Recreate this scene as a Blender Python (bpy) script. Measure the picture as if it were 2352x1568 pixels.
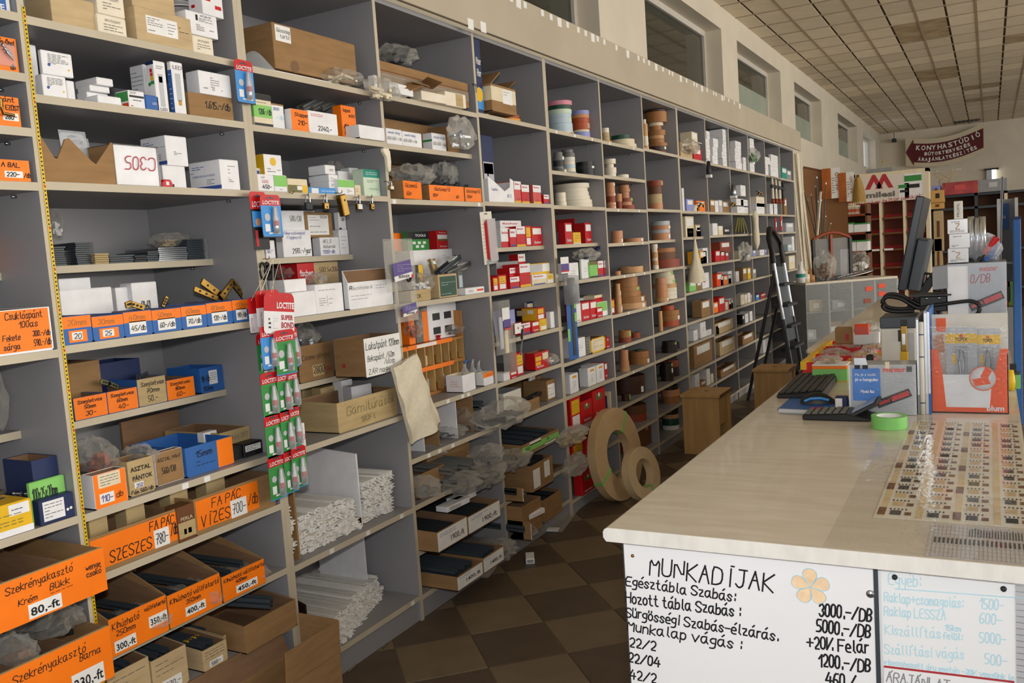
import bpy,bmesh,math,random
from mathutils import Vector,Matrix
R=random.Random(7)
for o in list(bpy.data.objects):bpy.data.objects.remove(o)
SC=bpy.context.scene;COL=SC.collection
# ---------------------------------------------------------------- camera
F=2022.417;CAM=Vector((0.0,-2.008,1.42))
MR=Matrix(((0.47400717,-0.87788143,-0.06812779),(0.11773707,-0.01348644,0.99295322),(0.87261399,0.47868812,-0.09696651)))
cd=bpy.data.cameras.new('camera');cam=bpy.data.objects.new('camera',cd);COL.objects.link(cam)
cd.sensor_width=36;cd.lens=F/2352*36;cd.clip_start=.02;cd.clip_end=200
r_,u_,f_=MR[0],MR[1],MR[2]
cam.matrix_world=Matrix(((r_[0],u_[0],-f_[0],CAM.x),(r_[1],u_[1],-f_[1],CAM.y),(r_[2],u_[2],-f_[2],CAM.z),(0,0,0,1)))
SC.camera=cam
# ---------------------------------------------------------------- world, lights, exposure
w=bpy.data.worlds.new('sky');SC.world=w;w.use_nodes=True
bg=w.node_tree.nodes['Background'];bg.inputs[0].default_value=(.93,.96,1.0,1);bg.inputs[1].default_value=.95
def area(name,loc,target,sx,sy,watt,col):
    l=bpy.data.lights.new(name,'AREA');l.shape='RECTANGLE';l.size=sx;l.size_y=sy;l.energy=watt;l.color=col
    o=bpy.data.objects.new(name,l);COL.objects.link(o);o.location=loc
    o.rotation_euler=(Vector(target)-Vector(loc)).to_track_quat('-Z','Y').to_euler();return o
# shop-front glazing along the street side of the hall, and the flash on the camera
area('shop_front_daylight',(8,-9.5,2.2),(9,0,1.2),16,3.0,640,(1,.92,.8))
area('camera_flash',(CAM.x-.01,CAM.y-.02,CAM.z+.13),(1.9,0,1.2),.07,.05,21,(1,.98,.96))
SC.view_settings.view_transform='Standard';SC.view_settings.look='None';SC.view_settings.gamma=1
SC.view_settings.use_curve_mapping=False;SC.view_settings.exposure=.06
# ---------------------------------------------------------------- measuring helpers (photo measurements -> metres)
def pX(u,y,z):
    k=(u-1176)/F;a=MR @ Vector((-CAM.x,y-CAM.y,z-CAM.z));return (k*a[2]-a[0])/(MR[0][0]-k*MR[2][0])
def pYx(u,X,z):
    k=(u-1176)/F;a=MR @ Vector((X-CAM.x,-CAM.y,z-CAM.z));return (k*a[2]-a[0])/(MR[0][1]-k*MR[2][1])
def pZ(v,X,y):
    k=(784-v)/F;a=MR @ Vector((X-CAM.x,y-CAM.y,-CAM.z));return (k*a[2]-a[1])/(MR[1][2]-k*MR[2][2])
def ray(u,v):return MR.transposed() @ Vector(((u-1176)/F,-(v-784)/F,1))
def onZ(u,v,z):d=ray(u,v);return CAM+d*((z-CAM.z)/d.z)
def onX(u,v,x):d=ray(u,v);return CAM+d*((x-CAM.x)/d.x)
def onY(u,v,y):d=ray(u,v);return CAM+d*((y-CAM.y)/d.y)
# ---------------------------------------------------------------- materials
def lin(h):
    if isinstance(h,str):h=[int(h[i:i+2],16) for i in (0,2,4)]
    return [((c/255+.055)/1.055)**2.4 if c>10 else c/255/12.92 for c in h]+[1]
MATS={}
def mt(key,col=None,rough=.6,var=.10,scale=18,metal=0,spec=.4,bump=0,stretch=None,coat=0,col2=None):
    if key in MATS:return MATS[key]
    m=bpy.data.materials.new(key);m.use_nodes=True;nt=m.node_tree;N=nt.nodes;L=nt.links
    p=N['Principled BSDF'];c=lin(col)
    p.inputs['Roughness'].default_value=rough;p.inputs['Metallic'].default_value=metal
    p.inputs['Specular IOR Level'].default_value=spec;p.inputs['Coat Weight'].default_value=coat
    tc=N.new('ShaderNodeTexCoord');mp=N.new('ShaderNodeMapping');L.new(tc.outputs['Object'],mp.inputs[0])
    mp.inputs['Scale'].default_value=stretch or (1,1,1)
    nz=N.new('ShaderNodeTexNoise');nz.inputs['Scale'].default_value=scale;nz.inputs['Detail'].default_value=4
    L.new(mp.outputs[0],nz.inputs['Vector'])
    rp=N.new('ShaderNodeValToRGB');rp.color_ramp.elements[0].position=.3;rp.color_ramp.elements[1].position=.7
    d=lin(col2) if col2 else [max(0,x*(1-var)) for x in c[:3]]+[1]
    e=[min(1,x*(1+var)) for x in c[:3]]+[1] if not col2 else c
    rp.color_ramp.elements[0].color=d;rp.color_ramp.elements[1].color=e
    L.new(nz.outputs['Fac'],rp.inputs[0]);L.new(rp.outputs[0],p.inputs['Base Color'])
    if bump:
        b=N.new('ShaderNodeBump');b.inputs['Strength'].default_value=bump;b.inputs['Distance'].default_value=.002
        L.new(nz.outputs['Fac'],b.inputs['Height']);L.new(b.outputs[0],p.inputs['Normal'])
    MATS[key]=m;return m
def clear(key,col,fac=.22,rough=.12,scale=40):
    if key in MATS:return MATS[key]
    m=bpy.data.materials.new(key);m.use_nodes=True;nt=m.node_tree;N=nt.nodes;L=nt.links
    p=N['Principled BSDF'];p.inputs['Base Color'].default_value=lin(col);p.inputs['Roughness'].default_value=rough;p.inputs['Specular IOR Level'].default_value=.8
    t=N.new('ShaderNodeBsdfTransparent');mx=N.new('ShaderNodeMixShader');lw=N.new('ShaderNodeLayerWeight');lw.inputs[0].default_value=.35
    nz=N.new('ShaderNodeTexNoise');nz.inputs['Scale'].default_value=scale;nz.inputs['Detail'].default_value=3
    ma=N.new('ShaderNodeMath');ma.operation='MULTIPLY_ADD';ma.inputs[1].default_value=.5;ma.inputs[2].default_value=fac;ma.use_clamp=True
    L.new(lw.outputs['Facing'],ma.inputs[0]);L.new(ma.outputs[0],mx.inputs[0]);L.new(t.outputs[0],mx.inputs[1]);L.new(p.outputs[0],mx.inputs[2])
    b=N.new('ShaderNodeBump');b.inputs['Strength'].default_value=.6;b.inputs['Distance'].default_value=.004
    L.new(nz.outputs['Fac'],b.inputs['Height']);L.new(b.outputs[0],p.inputs['Normal'])
    L.new(mx.outputs[0],N['Material Output'].inputs['Surface']);MATS[key]=m;return m
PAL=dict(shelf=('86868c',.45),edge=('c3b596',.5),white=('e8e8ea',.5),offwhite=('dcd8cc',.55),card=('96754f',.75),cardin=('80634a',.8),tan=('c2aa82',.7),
    orange=('ff7d0c',.5),paper=('e9e9e6',.6),blue=('2d62a8',.5),dkblue=('1d2c55',.5),lime=('86c868',.55),red=('c3161c',.4),redpale=('cc5450',.45),yellow=('e2b418',.45),
    black=('141416',.45),dark=('2b2d30',.5),ink=('17161c',.6),inkred=('b03038',.6),inkblue=('3a55a0',.6),inkpale=('b9dfec',.6),inkorange=('e2450f',.5),steel=('a9adb2',.3),
    silver=('c9ccd0',.25),brass=('94743a',.3),dksteel=('3c444a',.4),grey=('8d8f92',.55),ltgrey=('b9bbbf',.5),green=('378c43',.5),kraft=('b7a074',.7),wood=('b07a42',.5),
    woodlt=('c19a5f',.5),beech=('c9a06a',.45),brown=('6b4326',.55),redbrown=('8f3f25',.5),skin=('d29a78',.6),sky=('3d8fd6',.45),teal=('1f8f7d',.5),cream=('e0d3b4',.6),
    pink=('d98a9c',.45),dkgreen=('1f4a38',.45),mint=('c9dcc4',.45),ice=('b9cdd8',.45),lilac=('8f97cf',.45),rust=('b04d22',.45),amber=('dd9a1c',.45),ivory=('e6dcc6',.5),
    peach=('c78a60',.5),maple=('c99a68',.5),oak=('a5703c',.5),walnut=('3f2418',.45),wenge=('2a1a14',.45),grey2=('6a6a66',.45),purple=('5b4a8f',.5),olive=('6e6a3c',.5),tape=('7cc268',.45))
def m_(k):
    if k in MATS:return MATS[k]
    c,r=PAL[k]
    met=1 if k in ('steel','silver','brass') else 0
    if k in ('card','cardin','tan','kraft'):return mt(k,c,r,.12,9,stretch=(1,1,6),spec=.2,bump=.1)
    if k in ('wood','woodlt','beech','oak','maple','walnut'):return mt(k,c,r,.14,7,stretch=(1,6,1.5))
    return mt(k,c,r,.05 if k.startswith('ink') else .07,14,met)
CLEAR=lambda:clear('clear_plastic','d6dade',.30)
BAG=lambda:clear('bag_film','d2cfc6',.14,.09,60)
def film(key,rough,scale,amt=1.0):
    if key in MATS:return MATS[key]
    m=bpy.data.materials.new(key);m.use_nodes=True;N=m.node_tree.nodes;L=m.node_tree.links;N.remove(N['Principled BSDF'])
    t=N.new('ShaderNodeBsdfTransparent');gl=N.new('ShaderNodeBsdfGlossy');gl.inputs['Roughness'].default_value=rough;mx=N.new('ShaderNodeMixShader');fr=N.new('ShaderNodeFresnel');fr.inputs[0].default_value=1.4
    ma=N.new('ShaderNodeMath');ma.operation='MULTIPLY';ma.inputs[1].default_value=amt;L.new(fr.outputs[0],ma.inputs[0])
    nz=N.new('ShaderNodeTexNoise');nz.inputs['Scale'].default_value=scale;nz.inputs['Detail'].default_value=3;b=N.new('ShaderNodeBump');b.inputs['Strength'].default_value=.5;b.inputs['Distance'].default_value=.004
    L.new(nz.outputs['Fac'],b.inputs['Height']);L.new(b.outputs[0],gl.inputs['Normal']);L.new(ma.outputs[0],mx.inputs[0]);L.new(t.outputs[0],mx.inputs[1]);L.new(gl.outputs[0],mx.inputs[2]);L.new(mx.outputs[0],N['Material Output'].inputs['Surface']);MATS[key]=m;return m
FILM=lambda:film('shrink_film',.12,25)
# ---------------------------------------------------------------- mesh builder
class G:
    def __init__(s):s.v=[];s.f=[];s.mi=[];s.sm=[]
    def add(s,v,f,mi=0,sm=False):
        n=len(s.v);s.v+=[tuple(q) for q in v];s.f+=[[i+n for i in q] for q in f];s.mi+=[mi]*len(f);s.sm+=[sm]*len(f);return s
    def box(s,x0,x1,y0,y1,z0,z1,mi=0):
        return s.add([(x,y,z) for z in (z0,z1) for x,y in ((x0,y0),(x1,y0),(x1,y1),(x0,y1))],[(3,2,1,0),(4,5,6,7),(0,1,5,4),(1,2,6,5),(2,3,7,6),(3,0,4,7)],mi)
    def obox(s,c,ax,ay,az,mi=0):      # oriented box: centre and three half-axis vectors
        c=Vector(c);ax=Vector(ax);ay=Vector(ay);az=Vector(az)
        return s.add([c+ax*a+ay*b+az*d for d in (-1,1) for a,b in ((-1,-1),(1,-1),(1,1),(-1,1))],[(3,2,1,0),(4,5,6,7),(0,1,5,4),(1,2,6,5),(2,3,7,6),(3,0,4,7)],mi)
    def prism(s,pts,a,b,axis='y',mi=0,sm=False):     # outline extruded along an axis
        n=len(pts)
        P={'y':lambda p,t:(p[0],t,p[1]),'z':lambda p,t:(p[0],p[1],t),'x':lambda p,t:(t,p[0],p[1])}[axis]
        V=[P(p,a) for p in pts]+[P(p,b) for p in pts]
        s.add(V,[list(range(n)),list(range(2*n-1,n-1,-1))],mi)
        return s.add(V,[(i,n+i,n+(i+1) % n,(i+1) % n) for i in range(n)],mi,sm)
    def lathe(s,prof,n=24,c=(0,0,0),mi=0,axis='z',sm=True,close=False):
        V=[]
        for i in range(n):
            t=2*math.pi*i/n
            for r,h in prof:
                q=(r*math.cos(t),r*math.sin(t),h)
                if axis=='y':q=(q[0],q[2],q[1])
                if axis=='x':q=(q[2],q[0],q[1])
                V.append((q[0]+c[0],q[1]+c[1],q[2]+c[2]))
        k=len(prof);J=k if close else k-1
        return s.add(V,[(i*k+j,((i+1) % n)*k+j,((i+1) % n)*k+(j+1) % k,i*k+(j+1) % k) for i in range(n) for j in range(J)],mi,sm)
    def tube(s,pts,r,n=8,mi=0,closed=False,caps=True):
        P=[Vector(p) for p in pts];k=len(P);V=[];up=Vector((0,0,1))
        for i,p in enumerate(P):
            t=(P[(i+1) % k]-P[i-1]) if closed else (P[min(i+1,k-1)]-P[max(i-1,0)])
            t.normalize();a=t.cross(up)
            if a.length<1e-3:a=t.cross(Vector((1,0,0)))
            a.normalize();b=t.cross(a);rr=r[i] if isinstance(r,(list,tuple)) else r
            V+=[p+(a*math.cos(2*math.pi*j/n)+b*math.sin(2*math.pi*j/n))*rr for j in range(n)]
        K=k if closed else k-1
        s.add(V,[(i*n+j,i*n+(j+1) % n,((i+1) % k)*n+(j+1) % n,((i+1) % k)*n+j) for i in range(K) for j in range(n)],mi,True)
        if caps and not closed:s.add(V[:n],[list(range(n))],mi);s.add(V[-n:],[list(range(n-1,-1,-1))],mi)
        return s
    def grid(s,fn,nu,nv,mi=0,sm=True):
        V=[fn(i/nu,j/nv) for j in range(nv+1) for i in range(nu+1)]
        return s.add(V,[(j*(nu+1)+i,j*(nu+1)+i+1,(j+1)*(nu+1)+i+1,(j+1)*(nu+1)+i) for j in range(nv) for i in range(nu)],mi,sm)
    def mesh(s,name,mats,bevel=0):
        me=bpy.data.meshes.new(name);me.from_pydata(s.v,[],s.f)
        mats=mats if isinstance(mats,(list,tuple)) else [mats]
        for m in mats:me.materials.append(m_(m) if isinstance(m,str) else m)
        me.polygons.foreach_set('material_index',s.mi);me.polygons.foreach_set('use_smooth',s.sm);me.update()
        if bevel:
            b=bmesh.new();b.from_mesh(me);bmesh.ops.remove_doubles(b,verts=b.verts,dist=1e-6)
            bmesh.ops.bevel(b,geom=[e for e in b.edges if len(e.link_faces)==2 and e.calc_face_angle(0)>.5],offset=bevel,segments=1,affect='EDGES',clamp_overlap=True)
            b.to_mesh(me);b.free()
        return me
    def make(s,name,mats,parent=None,loc=None,rz=0,bevel=0):
        return link(name,s.mesh(name,mats,bevel),parent,loc,rz)
def link(name,data,parent=None,loc=None,rz=0):
    o=bpy.data.objects.new(name,data);COL.objects.link(o)
    if parent:o.parent=parent
    if loc is not None:o.location=loc
    if rz:o.rotation_euler=(0,0,rz)
    return o
def tag(o,label,cat,group=None):
    o['label']=label;o['category']=cat
    if group:o['group']=group
    return o
def thing(name,label,cat,loc,rz=0,group=None):return tag(link(name,None,None,loc,rz),label,cat,group)
def struct(o):o['kind']='structure';return o
def dup(o,loc=None,rot=None,label=None,group=None,parent=None):
    c=o.copy();COL.objects.link(c)
    if parent:c.parent=parent
    if loc is not None:c.location=loc
    if rot is not None:c.rotation_euler=rot
    if label:c['label']=label
    if group:c['group']=group
    for k in o.children:dup(k,parent=c)
    return c
# ---------------------------------------------------------------- handwriting (single stroke letters drawn as ribbons)
GL={'A':'022842|1535','B':'02082837362505|2534332202','C':'4738180703123243','D':'020828474322 02','E':'48080242|0535','F':'480802|0535','G':'47381807031232434525',
 'H':'0802|4842|0545','I':'2822','J':'1848|3833221203','K':'0802|480542','L':'080242','M':'0208254842','N':'02084248','O':'180703123243473818','P':'02083847463505',
 'R':'02083847463505|2542','S':'47381807064443321203','T':'0848|2822','U':'080312324348','V':'082248','W':'0812263248','X':'0842|4802','Y':'082548|2522','Z':'08480242',
 'a':'361605031222343633 42','b':'0802|052635332202','c':'3526160503122233','d':'3832|3526160503122233','e':'043435261605031232','f':'38281712|0525','g':'361605041333|36312000',
 'h':'0802|0516263532','i':'1612|1718','j':'26211000','k':'0802|360432','l':'181322','m':'0206|05162522|25364542','n':'0206|0516263532','o':'160503122233352616','p':'0600|0516263533221203',
 'r':'0206|051626','s':'3526160533221203','t':'18132232|0626','u':'0603122233|3632','v':'062246','w':'0612253246','x':'0632|3602','y':'061333|363010','z':'06360232',
 '0':'180703122233372818','1':'062822','2':'071828373502 32','3':'0718283736253433221203','4':'280444|3632','5':'3808052534332202','6':'38180503122233342505','7':'083812|0535',
 '8':'1807063433221203043637 2818','9':'351506071828373522','.':'1213',',':'1301','-':'0535','/':'0248',':':'1314|1617','+':'0545|2723','%':'0802|0708|4243|0248','!':'1814|1213'}
ACC={'á':('a','2839'),'é':('e','2839'),'í':('i','2839'),'ó':('o','2839'),'ú':('u','2839'),'ö':('o','0708|2728'),'ü':('u','0708|2728'),'ő':('o','0819|2839'),'Á':('A','3849'),'Í':('I','2939'),'Ó':('O','2939'),'Ú':('U','2939'),'Ü':('U','1819|3839'),'É':('E','2939')}
def strokes(ch):
    if ch in ACC:b,a=ACC[ch];s=GL[b]+'|'+a
    else:s=GL.get(ch,'')
    out=[]
    for q in s.replace(' ','').split('|'):
        p=[(int(q[i]),int(q[i+1])-2) for i in range(0,len(q)-1,2)]
        if len(p)>3:                                  # round the corners once
            n=[p[0]]
            for a,b in zip(p,p[1:]):n+=[(.75*a[0]+.25*b[0],.75*a[1]+.25*b[1]),(.25*a[0]+.75*b[0],.25*a[1]+.75*b[1])]
            p=n+[p[-1]]
        if p:out.append(p)
    return out
def ribbons(g,text,x,z,h,wd,slant=.12,jit=.25,sp=1.0,y=0.0):
    k=h/6;cx=0
    for ch in text:
        if ch==' ':cx+=2.4;continue
        ss=strokes(ch);W=max([p[0] for s in ss for p in s] or [2]);dy=R.uniform(-jit,jit)
        for s in ss:
            P=[(x+(cx+p[0]+p[1]*slant)*k*sp,z+(p[1]+dy)*k) for p in s]
            for a,b in zip(P,P[1:]):
                dx,dz=b[0]-a[0],b[1]-a[1];l=math.hypot(dx,dz) or 1e-6;ux,uz=dx/l*wd/2,dz/l*wd/2
                y_=y-(len(g.f) % 23)*2e-5
                g.add([(a[0]-ux+uz,y_,a[1]-uz-ux),(b[0]+ux+uz,y_,b[1]+uz-ux),(b[0]+ux-uz,y_,b[1]+uz+ux),(a[0]-ux-uz,y_,a[1]-uz+ux)],[(0,1,2,3)])
        cx+=W+1.3
    return cx*k*sp
def wtext(t):return sum(2.4 if c==' ' else max([p[0] for s in strokes(c) for p in s] or [2])+1.3 for c in t)
def fit_text(text,wdt,h):          # letter height that fits a width
    return min(h,wdt/max(1e-3,wtext(text))*6)
# printed lettering from the built-in font, as flat mesh
def printed(text,h,mat,parent,loc,rot=(math.pi/2,0,0),name='lettering',shear=0,bold=0,width=None,sx=1):
    c=bpy.data.curves.new('t','FONT');c.body=text;c.size=h*1.38;c.shear=shear;c.offset=bold;c.extrude=0;c.resolution_u=2
    t=bpy.data.objects.new('t',c);me=bpy.data.meshes.new_from_object(t);bpy.data.objects.remove(t);bpy.data.curves.remove(c)
    me.name=name;me.materials.clear();me.materials.append(m_(mat) if isinstance(mat,str) else mat)
    o=link(name,me,parent,loc);o.rotation_euler=rot
    if len(me.vertices) and width:
        xs=[v.co.x for v in me.vertices];W=max(xs)-min(xs)
        if W>1e-5:sx=width/W
    o.scale=(sx,1,1);return o
# ================================================================ the hall
WY=.5;CZ=3.92;XE=25.34
wallm=mt('wall_paint','d8cfbd',.8,.04,3,spec=.2)
WIN=[(3.9,6.245),(7.27,9.7),(10.37,12.75),(13.73,16.1),(17.97,20.73),(21.75,24.2)]
g=G();Z0,Z1=2.9,3.68
g.box(-3,XE,WY,WY+.25,0,Z0);g.box(-3,XE,WY,WY+.25,Z1,4.1)
xs=[-3]+[x for a in WIN for x in a]+[XE]
for i in range(0,len(xs),2):g.box(xs[i],xs[i+1],WY,WY+.25,Z0,Z1)
struct(g.make('wall_left',wallm))
struct(G().box(XE,XE+.2,-9.6,WY+.25,0,4.1).make('wall_back',wallm))
framem=mt('window_frame','cfcabf',.5,.04);glassd=mt('dark_glass','2e322c',.06,.2,1.2,spec=.9);glassl=mt('pale_panel','9aa394',.5,.1,2)
for i,(a,b) in enumerate(WIN):
    w_=struct(link('window_%d' % (i+1),None,None,((a+b)/2,WY+.2,Z0)))
    h=(b-a)/2;H=Z1-Z0;f=.06
    g=G();g.box(-h,h,-.03,.03,0,f);g.box(-h,h,-.03,.03,H-f,H);g.box(-h,-h+f,-.03,.03,f,H-f);g.box(h-f,h,-.03,.03,f,H-f)
    if i==5:g.box(-.35,-.27,-.03,.03,f,H-f)
    g.make('window_frame',framem,w_)
    if i==5:G().box(-h+f,h-f,-.004,.004,f,H-f).make('pane',clear('clear_glass','eef4fa',.04,.02),w_)
    else:
        s=0 if i<2 else .38
        G().box(-h+f,h-f,-.004,.004,f+s,H-f).make('pane',glassd,w_)
        if s:G().box(-h+f,h-f,-.004,.004,f,f+s).make('lower_pane',glassl,w_)
    G().box(-h,h,-.19,-.03,-.012,.0).make('window_sill',wallm,w_)
# ceiling: slab, grid of bars and lay-in tiles
ceil=struct(G().box(-3,XE+.2,-9.6,WY+.25,CZ+.03,CZ+.18).make('ceiling',mt('ceiling_slab','8a7c66',.9)))
T=.625;g=G();nx=int((XE+3)/T)+1
for i in range(nx+1):g.box(XE-i*T-.012,XE-i*T+.012,-9.5,WY,CZ-.004,CZ+.012)
for j in range(17):g.box(-3,XE,-.02+(1-j)*T-.117-.012+.117,-.02+(1-j)*T+.012,CZ-.005,CZ+.012)
g.make('grid_bars',mt('grid_bar','a3947c',.6,.1,3),ceil)
def tile_mat(key,c1,c2):
    m=mt(key,c1,.9,.06,5,spec=.1);nt=m.node_tree;N=nt.nodes;L=nt.links
    oi=N.new('ShaderNodeObjectInfo');hs=N.new('ShaderNodeHueSaturation');mr=N.new('ShaderNodeMapRange');mr.inputs[3].default_value=.84;mr.inputs[4].default_value=1.08
    p=N['Principled BSDF'];src=p.inputs['Base Color'].links[0].from_socket
    L.new(oi.outputs['Random'],mr.inputs[0]);L.new(mr.outputs[0],hs.inputs['Value']);L.new(src,hs.inputs['Color']);L.new(hs.outputs[0],p.inputs['Base Color']);return m
tm=tile_mat('ceiling_tile','e4d7bf',0);e=T/2-.0135
tmesh=G().box(-e,e,-e,e,0,.015).mesh('ceiling_tile',tm)
tstain=G().box(-e,e,-e,e,0,.015).mesh('ceiling_tile',mt('stained_tile','c0ad8c',.9,.1,4,col2='8f7a58'))
stained={(20,3),(19,3),(14,3),(13,3),(10,4),(17,5),(7,4)}
for i in range(28):
    for j in range(8):
        link('ceiling_tile',tstain if (i,j) in stained else tmesh,ceil,(XE-(i+.5)*T,-.02+(.5-j)*T+T*.5-.0,CZ))
far=G()
for i in range(nx):
    for j in range(17):
        if i<28 and j<8:continue
        x,y=XE-(i+.5)*T,-.02+(1-j)*T;far.box(x-e,x+e,y-e,y+e,CZ,CZ+.015)
o=far.make('ceiling_tiles_beyond',tm,ceil);o['kind']='stuff'
# floor: checkered tiles laid on the diagonal
TA=math.radians(46.562);TS=.2905;TO=(2.7163,-.2527)
def floor_mat():
    m=bpy.data.materials.new('floor_base');m.use_nodes=True;N=m.node_tree.nodes;L=m.node_tree.links;p=N['Principled BSDF']
    tc=N.new('ShaderNodeTexCoord');mp=N.new('ShaderNodeMapping');ck=N.new('ShaderNodeTexChecker')
    mp.vector_type='TEXTURE';mp.inputs['Location'].default_value=(TO[0],TO[1],.05);mp.inputs['Rotation'].default_value=(0,0,-TA);mp.inputs['Scale'].default_value=(TS,TS,1)
    L.new(tc.outputs['Object'],mp.inputs[0]);L.new(mp.outputs[0],ck.inputs[0]);ck.inputs['Scale'].default_value=1
    ck.inputs['Color1'].default_value=lin('7d6c55');ck.inputs['Color2'].default_value=lin('594b3c');L.new(ck.outputs[0],p.inputs['Base Color']);p.inputs['Roughness'].default_value=.45
    return m
floor=struct(G().box(-3,XE,-9.6,WY+.2,-.1,-.003).make('floor',floor_mat()))
tl=mt('floor_tile_light','75664f',.42,.1,9);td=mt('floor_tile_dark','594b3c',.42,.12,9);e=TS/2-.002
meshes=[G().box(-e,e,-e,e,-.008,0).mesh('floor_tile',m,.0012) for m in (tl,td)]
ca,sa=math.cos(TA),math.sin(TA)
for i in range(-14,20):
    for j in range(-14,20):
        x=TO[0]+TS*((i+.5)*ca+(j+.5)*sa);y=TO[1]+TS*(-(i+.5)*sa+(j+.5)*ca)
        if 1.55<x<8.3 and-1.28<y<.12:link('floor_tile',meshes[(i+j) % 2],floor,(x,y,0),-TA)
# ================================================================ wall of shelving
UX=[1.36,2.066,2.768,3.486,4.201,4.93,5.655,6.397,7.129,7.86,8.56,9.27,10.01,10.76]
DBL={1,4,7}
S_=.19
SH=[[2.068,1.928,1.80,1.672,(1.465,S_),1.268,(1.059,S_),.85,.682,.47,.28,.10],
 [2.066,1.883,1.675,(1.475,S_),1.274,(1.051,S_),.847,.682,.47,.285,.10],
 [2.06,1.879,1.675,(1.467,S_),1.266,(1.01,S_),.836,.462,.105],
 [2.062,(1.884,.04),1.667,1.262,.842,.65,.465,.28,.10],
 [2.067,1.672,(1.461,.055),1.262,1.027,.836,.648,.46,.28,.10],
 [2.063,1.848,1.667,(1.461,.06),1.26,1.025,.828,.647,.449,.265,.08],
 [2.06,1.858,1.662,1.452,1.253,1.02,.822,.64,.45,.257,.08],
 [2.069,1.669,(1.457,.05),1.256,1.024,.823,.641,.444,.265,.075],
 [2.065,1.665,(1.468,.05),1.25,1.05,.825,.664,.45,.265,.08]]+[[2.063,1.664,1.472,1.25,1.041,.82,.64,.45,.265,.08]]*5
shelfm=mt('shelf_laminate','908f91',.45,.03,3);edgem=mt('shelf_edging','bdb29c',.5,.08,6)
DEP=.474;TOPZ=2.415
UN=[(0,1,'grey laminate shelving unit with the yellow tape measure stuck to its upright'),(2,4,'grey laminate shelving unit holding the padlocks and the wooden pigeonholes'),
      (5,7,'grey laminate shelving unit filled with edge banding rolls and red boxes'),(8,13,'grey laminate shelving unit of white boxes behind the black ladder')]
for a,b,lab in UN:
    x0=.62 if a==0 else UX[a-1]
    un=thing('shelving_unit',lab,'shelving',(x0,0,0),0,'grey shelving along the wall')
    ends=[(.62,UX[0])]+[(UX[k],UX[k+1]) for k in range(13)]
    for k in range(a,b+1):
        xa,xb=ends[k];xa+=.018 if k-1 in DBL or k==a else .009;xb -= .018 if k in DBL else .009
        for q in SH[k]:
            z,sb=q if isinstance(q,tuple) else (q,0)
            gg=G();gg.box(xa-x0,xb-x0,sb+.001,DEP,z-.02,z);gg.box(xa-x0,xb-x0,sb,sb+.001,z-.02,z,1);gg.make('shelf_board',[shelfm,edgem],un)
            if 1.3<z<2.2 and k<7:
                pn=G().lathe([(0,-.006),(.004,-.006),(.004,.006),(0,.006)],8,(xb-x0-.006,sb+.09,z-.026),axis='x');pn.make('shelf_pin','steel',un)
        G().box(xa-x0,xb-x0,DEP,DEP+.008,.02,TOPZ).make('back_panel',shelfm,un)
        zb=[q if not isinstance(q,tuple) else q[0] for q in SH[k]][-1]
        G().box(xa-x0,xb-x0,.012,.03,0,zb-.02).make('kick_board',shelfm,un)
        G().box(xa-x0,xb-x0,.0,DEP,TOPZ-.018,TOPZ).make('top_board',shelfm,un)
    def up(x):
        gg=G();gg.box(x-.0088-x0,x+.0088-x0,.001,DEP,0,TOPZ);gg.box(x-.0088-x0,x+.0088-x0,0,.001,0,TOPZ,1);gg.make('upright_panel',[shelfm,edgem],un)
    if a:up(x0+.009)
    else:up(.629)
    for k in range(a,b+1):
        if k in DBL:up(UX[k]-.009)
        else:up(UX[k])
# last narrow open bay
# fascia over the shelves with small price tickets
fx0=.6;fas=thing('fascia_board','long beige fascia board above the shelving, small white tickets along its edge','board',(fx0,-.05,TOPZ))
FH=.222;gg=G();gg.box(0,11.0-fx0,0,.02,0,FH);gg.make('board',mt('fascia','b5aa95',.55,.06,3),fas,bevel=.002)
tick=G().box(-.016,.016,-.0012,0,0,.03).mesh('price_ticket','paper');tickb=G().box(-.024,.024,-.0012,0,0,.045).mesh('price_ticket','paper')
tx=2.9
i=0
while tx<8.2:
    q=link('price_ticket',tickb if i % 4==1 else tick,fas,(tx-fx0,0,FH-(.05 if i % 4==1 else .036)));q.rotation_euler=(0,R.uniform(-.08,.08),0)
    tx+=R.choice([.07,.1,.14,.19]);i+=1
for u,v in ((1081,57),(1110,64)):
    p=onY(u,v,-.05);link('price_ticket',tickb,fas,(p.x-fx0,0,p.z-TOPZ-.02))
# plastic tape measure strip stuck down the upright beside the first bay
rx=UX[0]+.002;tp=thing('tape_measure_strip','yellow tape measure strip with black figures stuck down a shelf upright','tape measure',(rx,-.0008,.3))
G().box(0,.0085,-.0006,0,0,1.785).make('strip',mt('tape_yellow','d8b400',.4,.08,10),tp)
g=G();gr=G()
for i in range(177):
    z=.02+i*.01
    if i % 10==4:ribbons(gr,'1',.002,z,.006,.0012,y=-.0012);gr.box(.0045,.0075,-.001,-.0007,z,z+.005)
    else:g.box(.0025,.0062,-.001,-.0007,z,z+.0042);
    g.box(0,.0022,-.001,-.0007,z+.007,z+.0076)
g.make('figures','ink',tp);gr.make('red_figures','inkred',tp)
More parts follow.
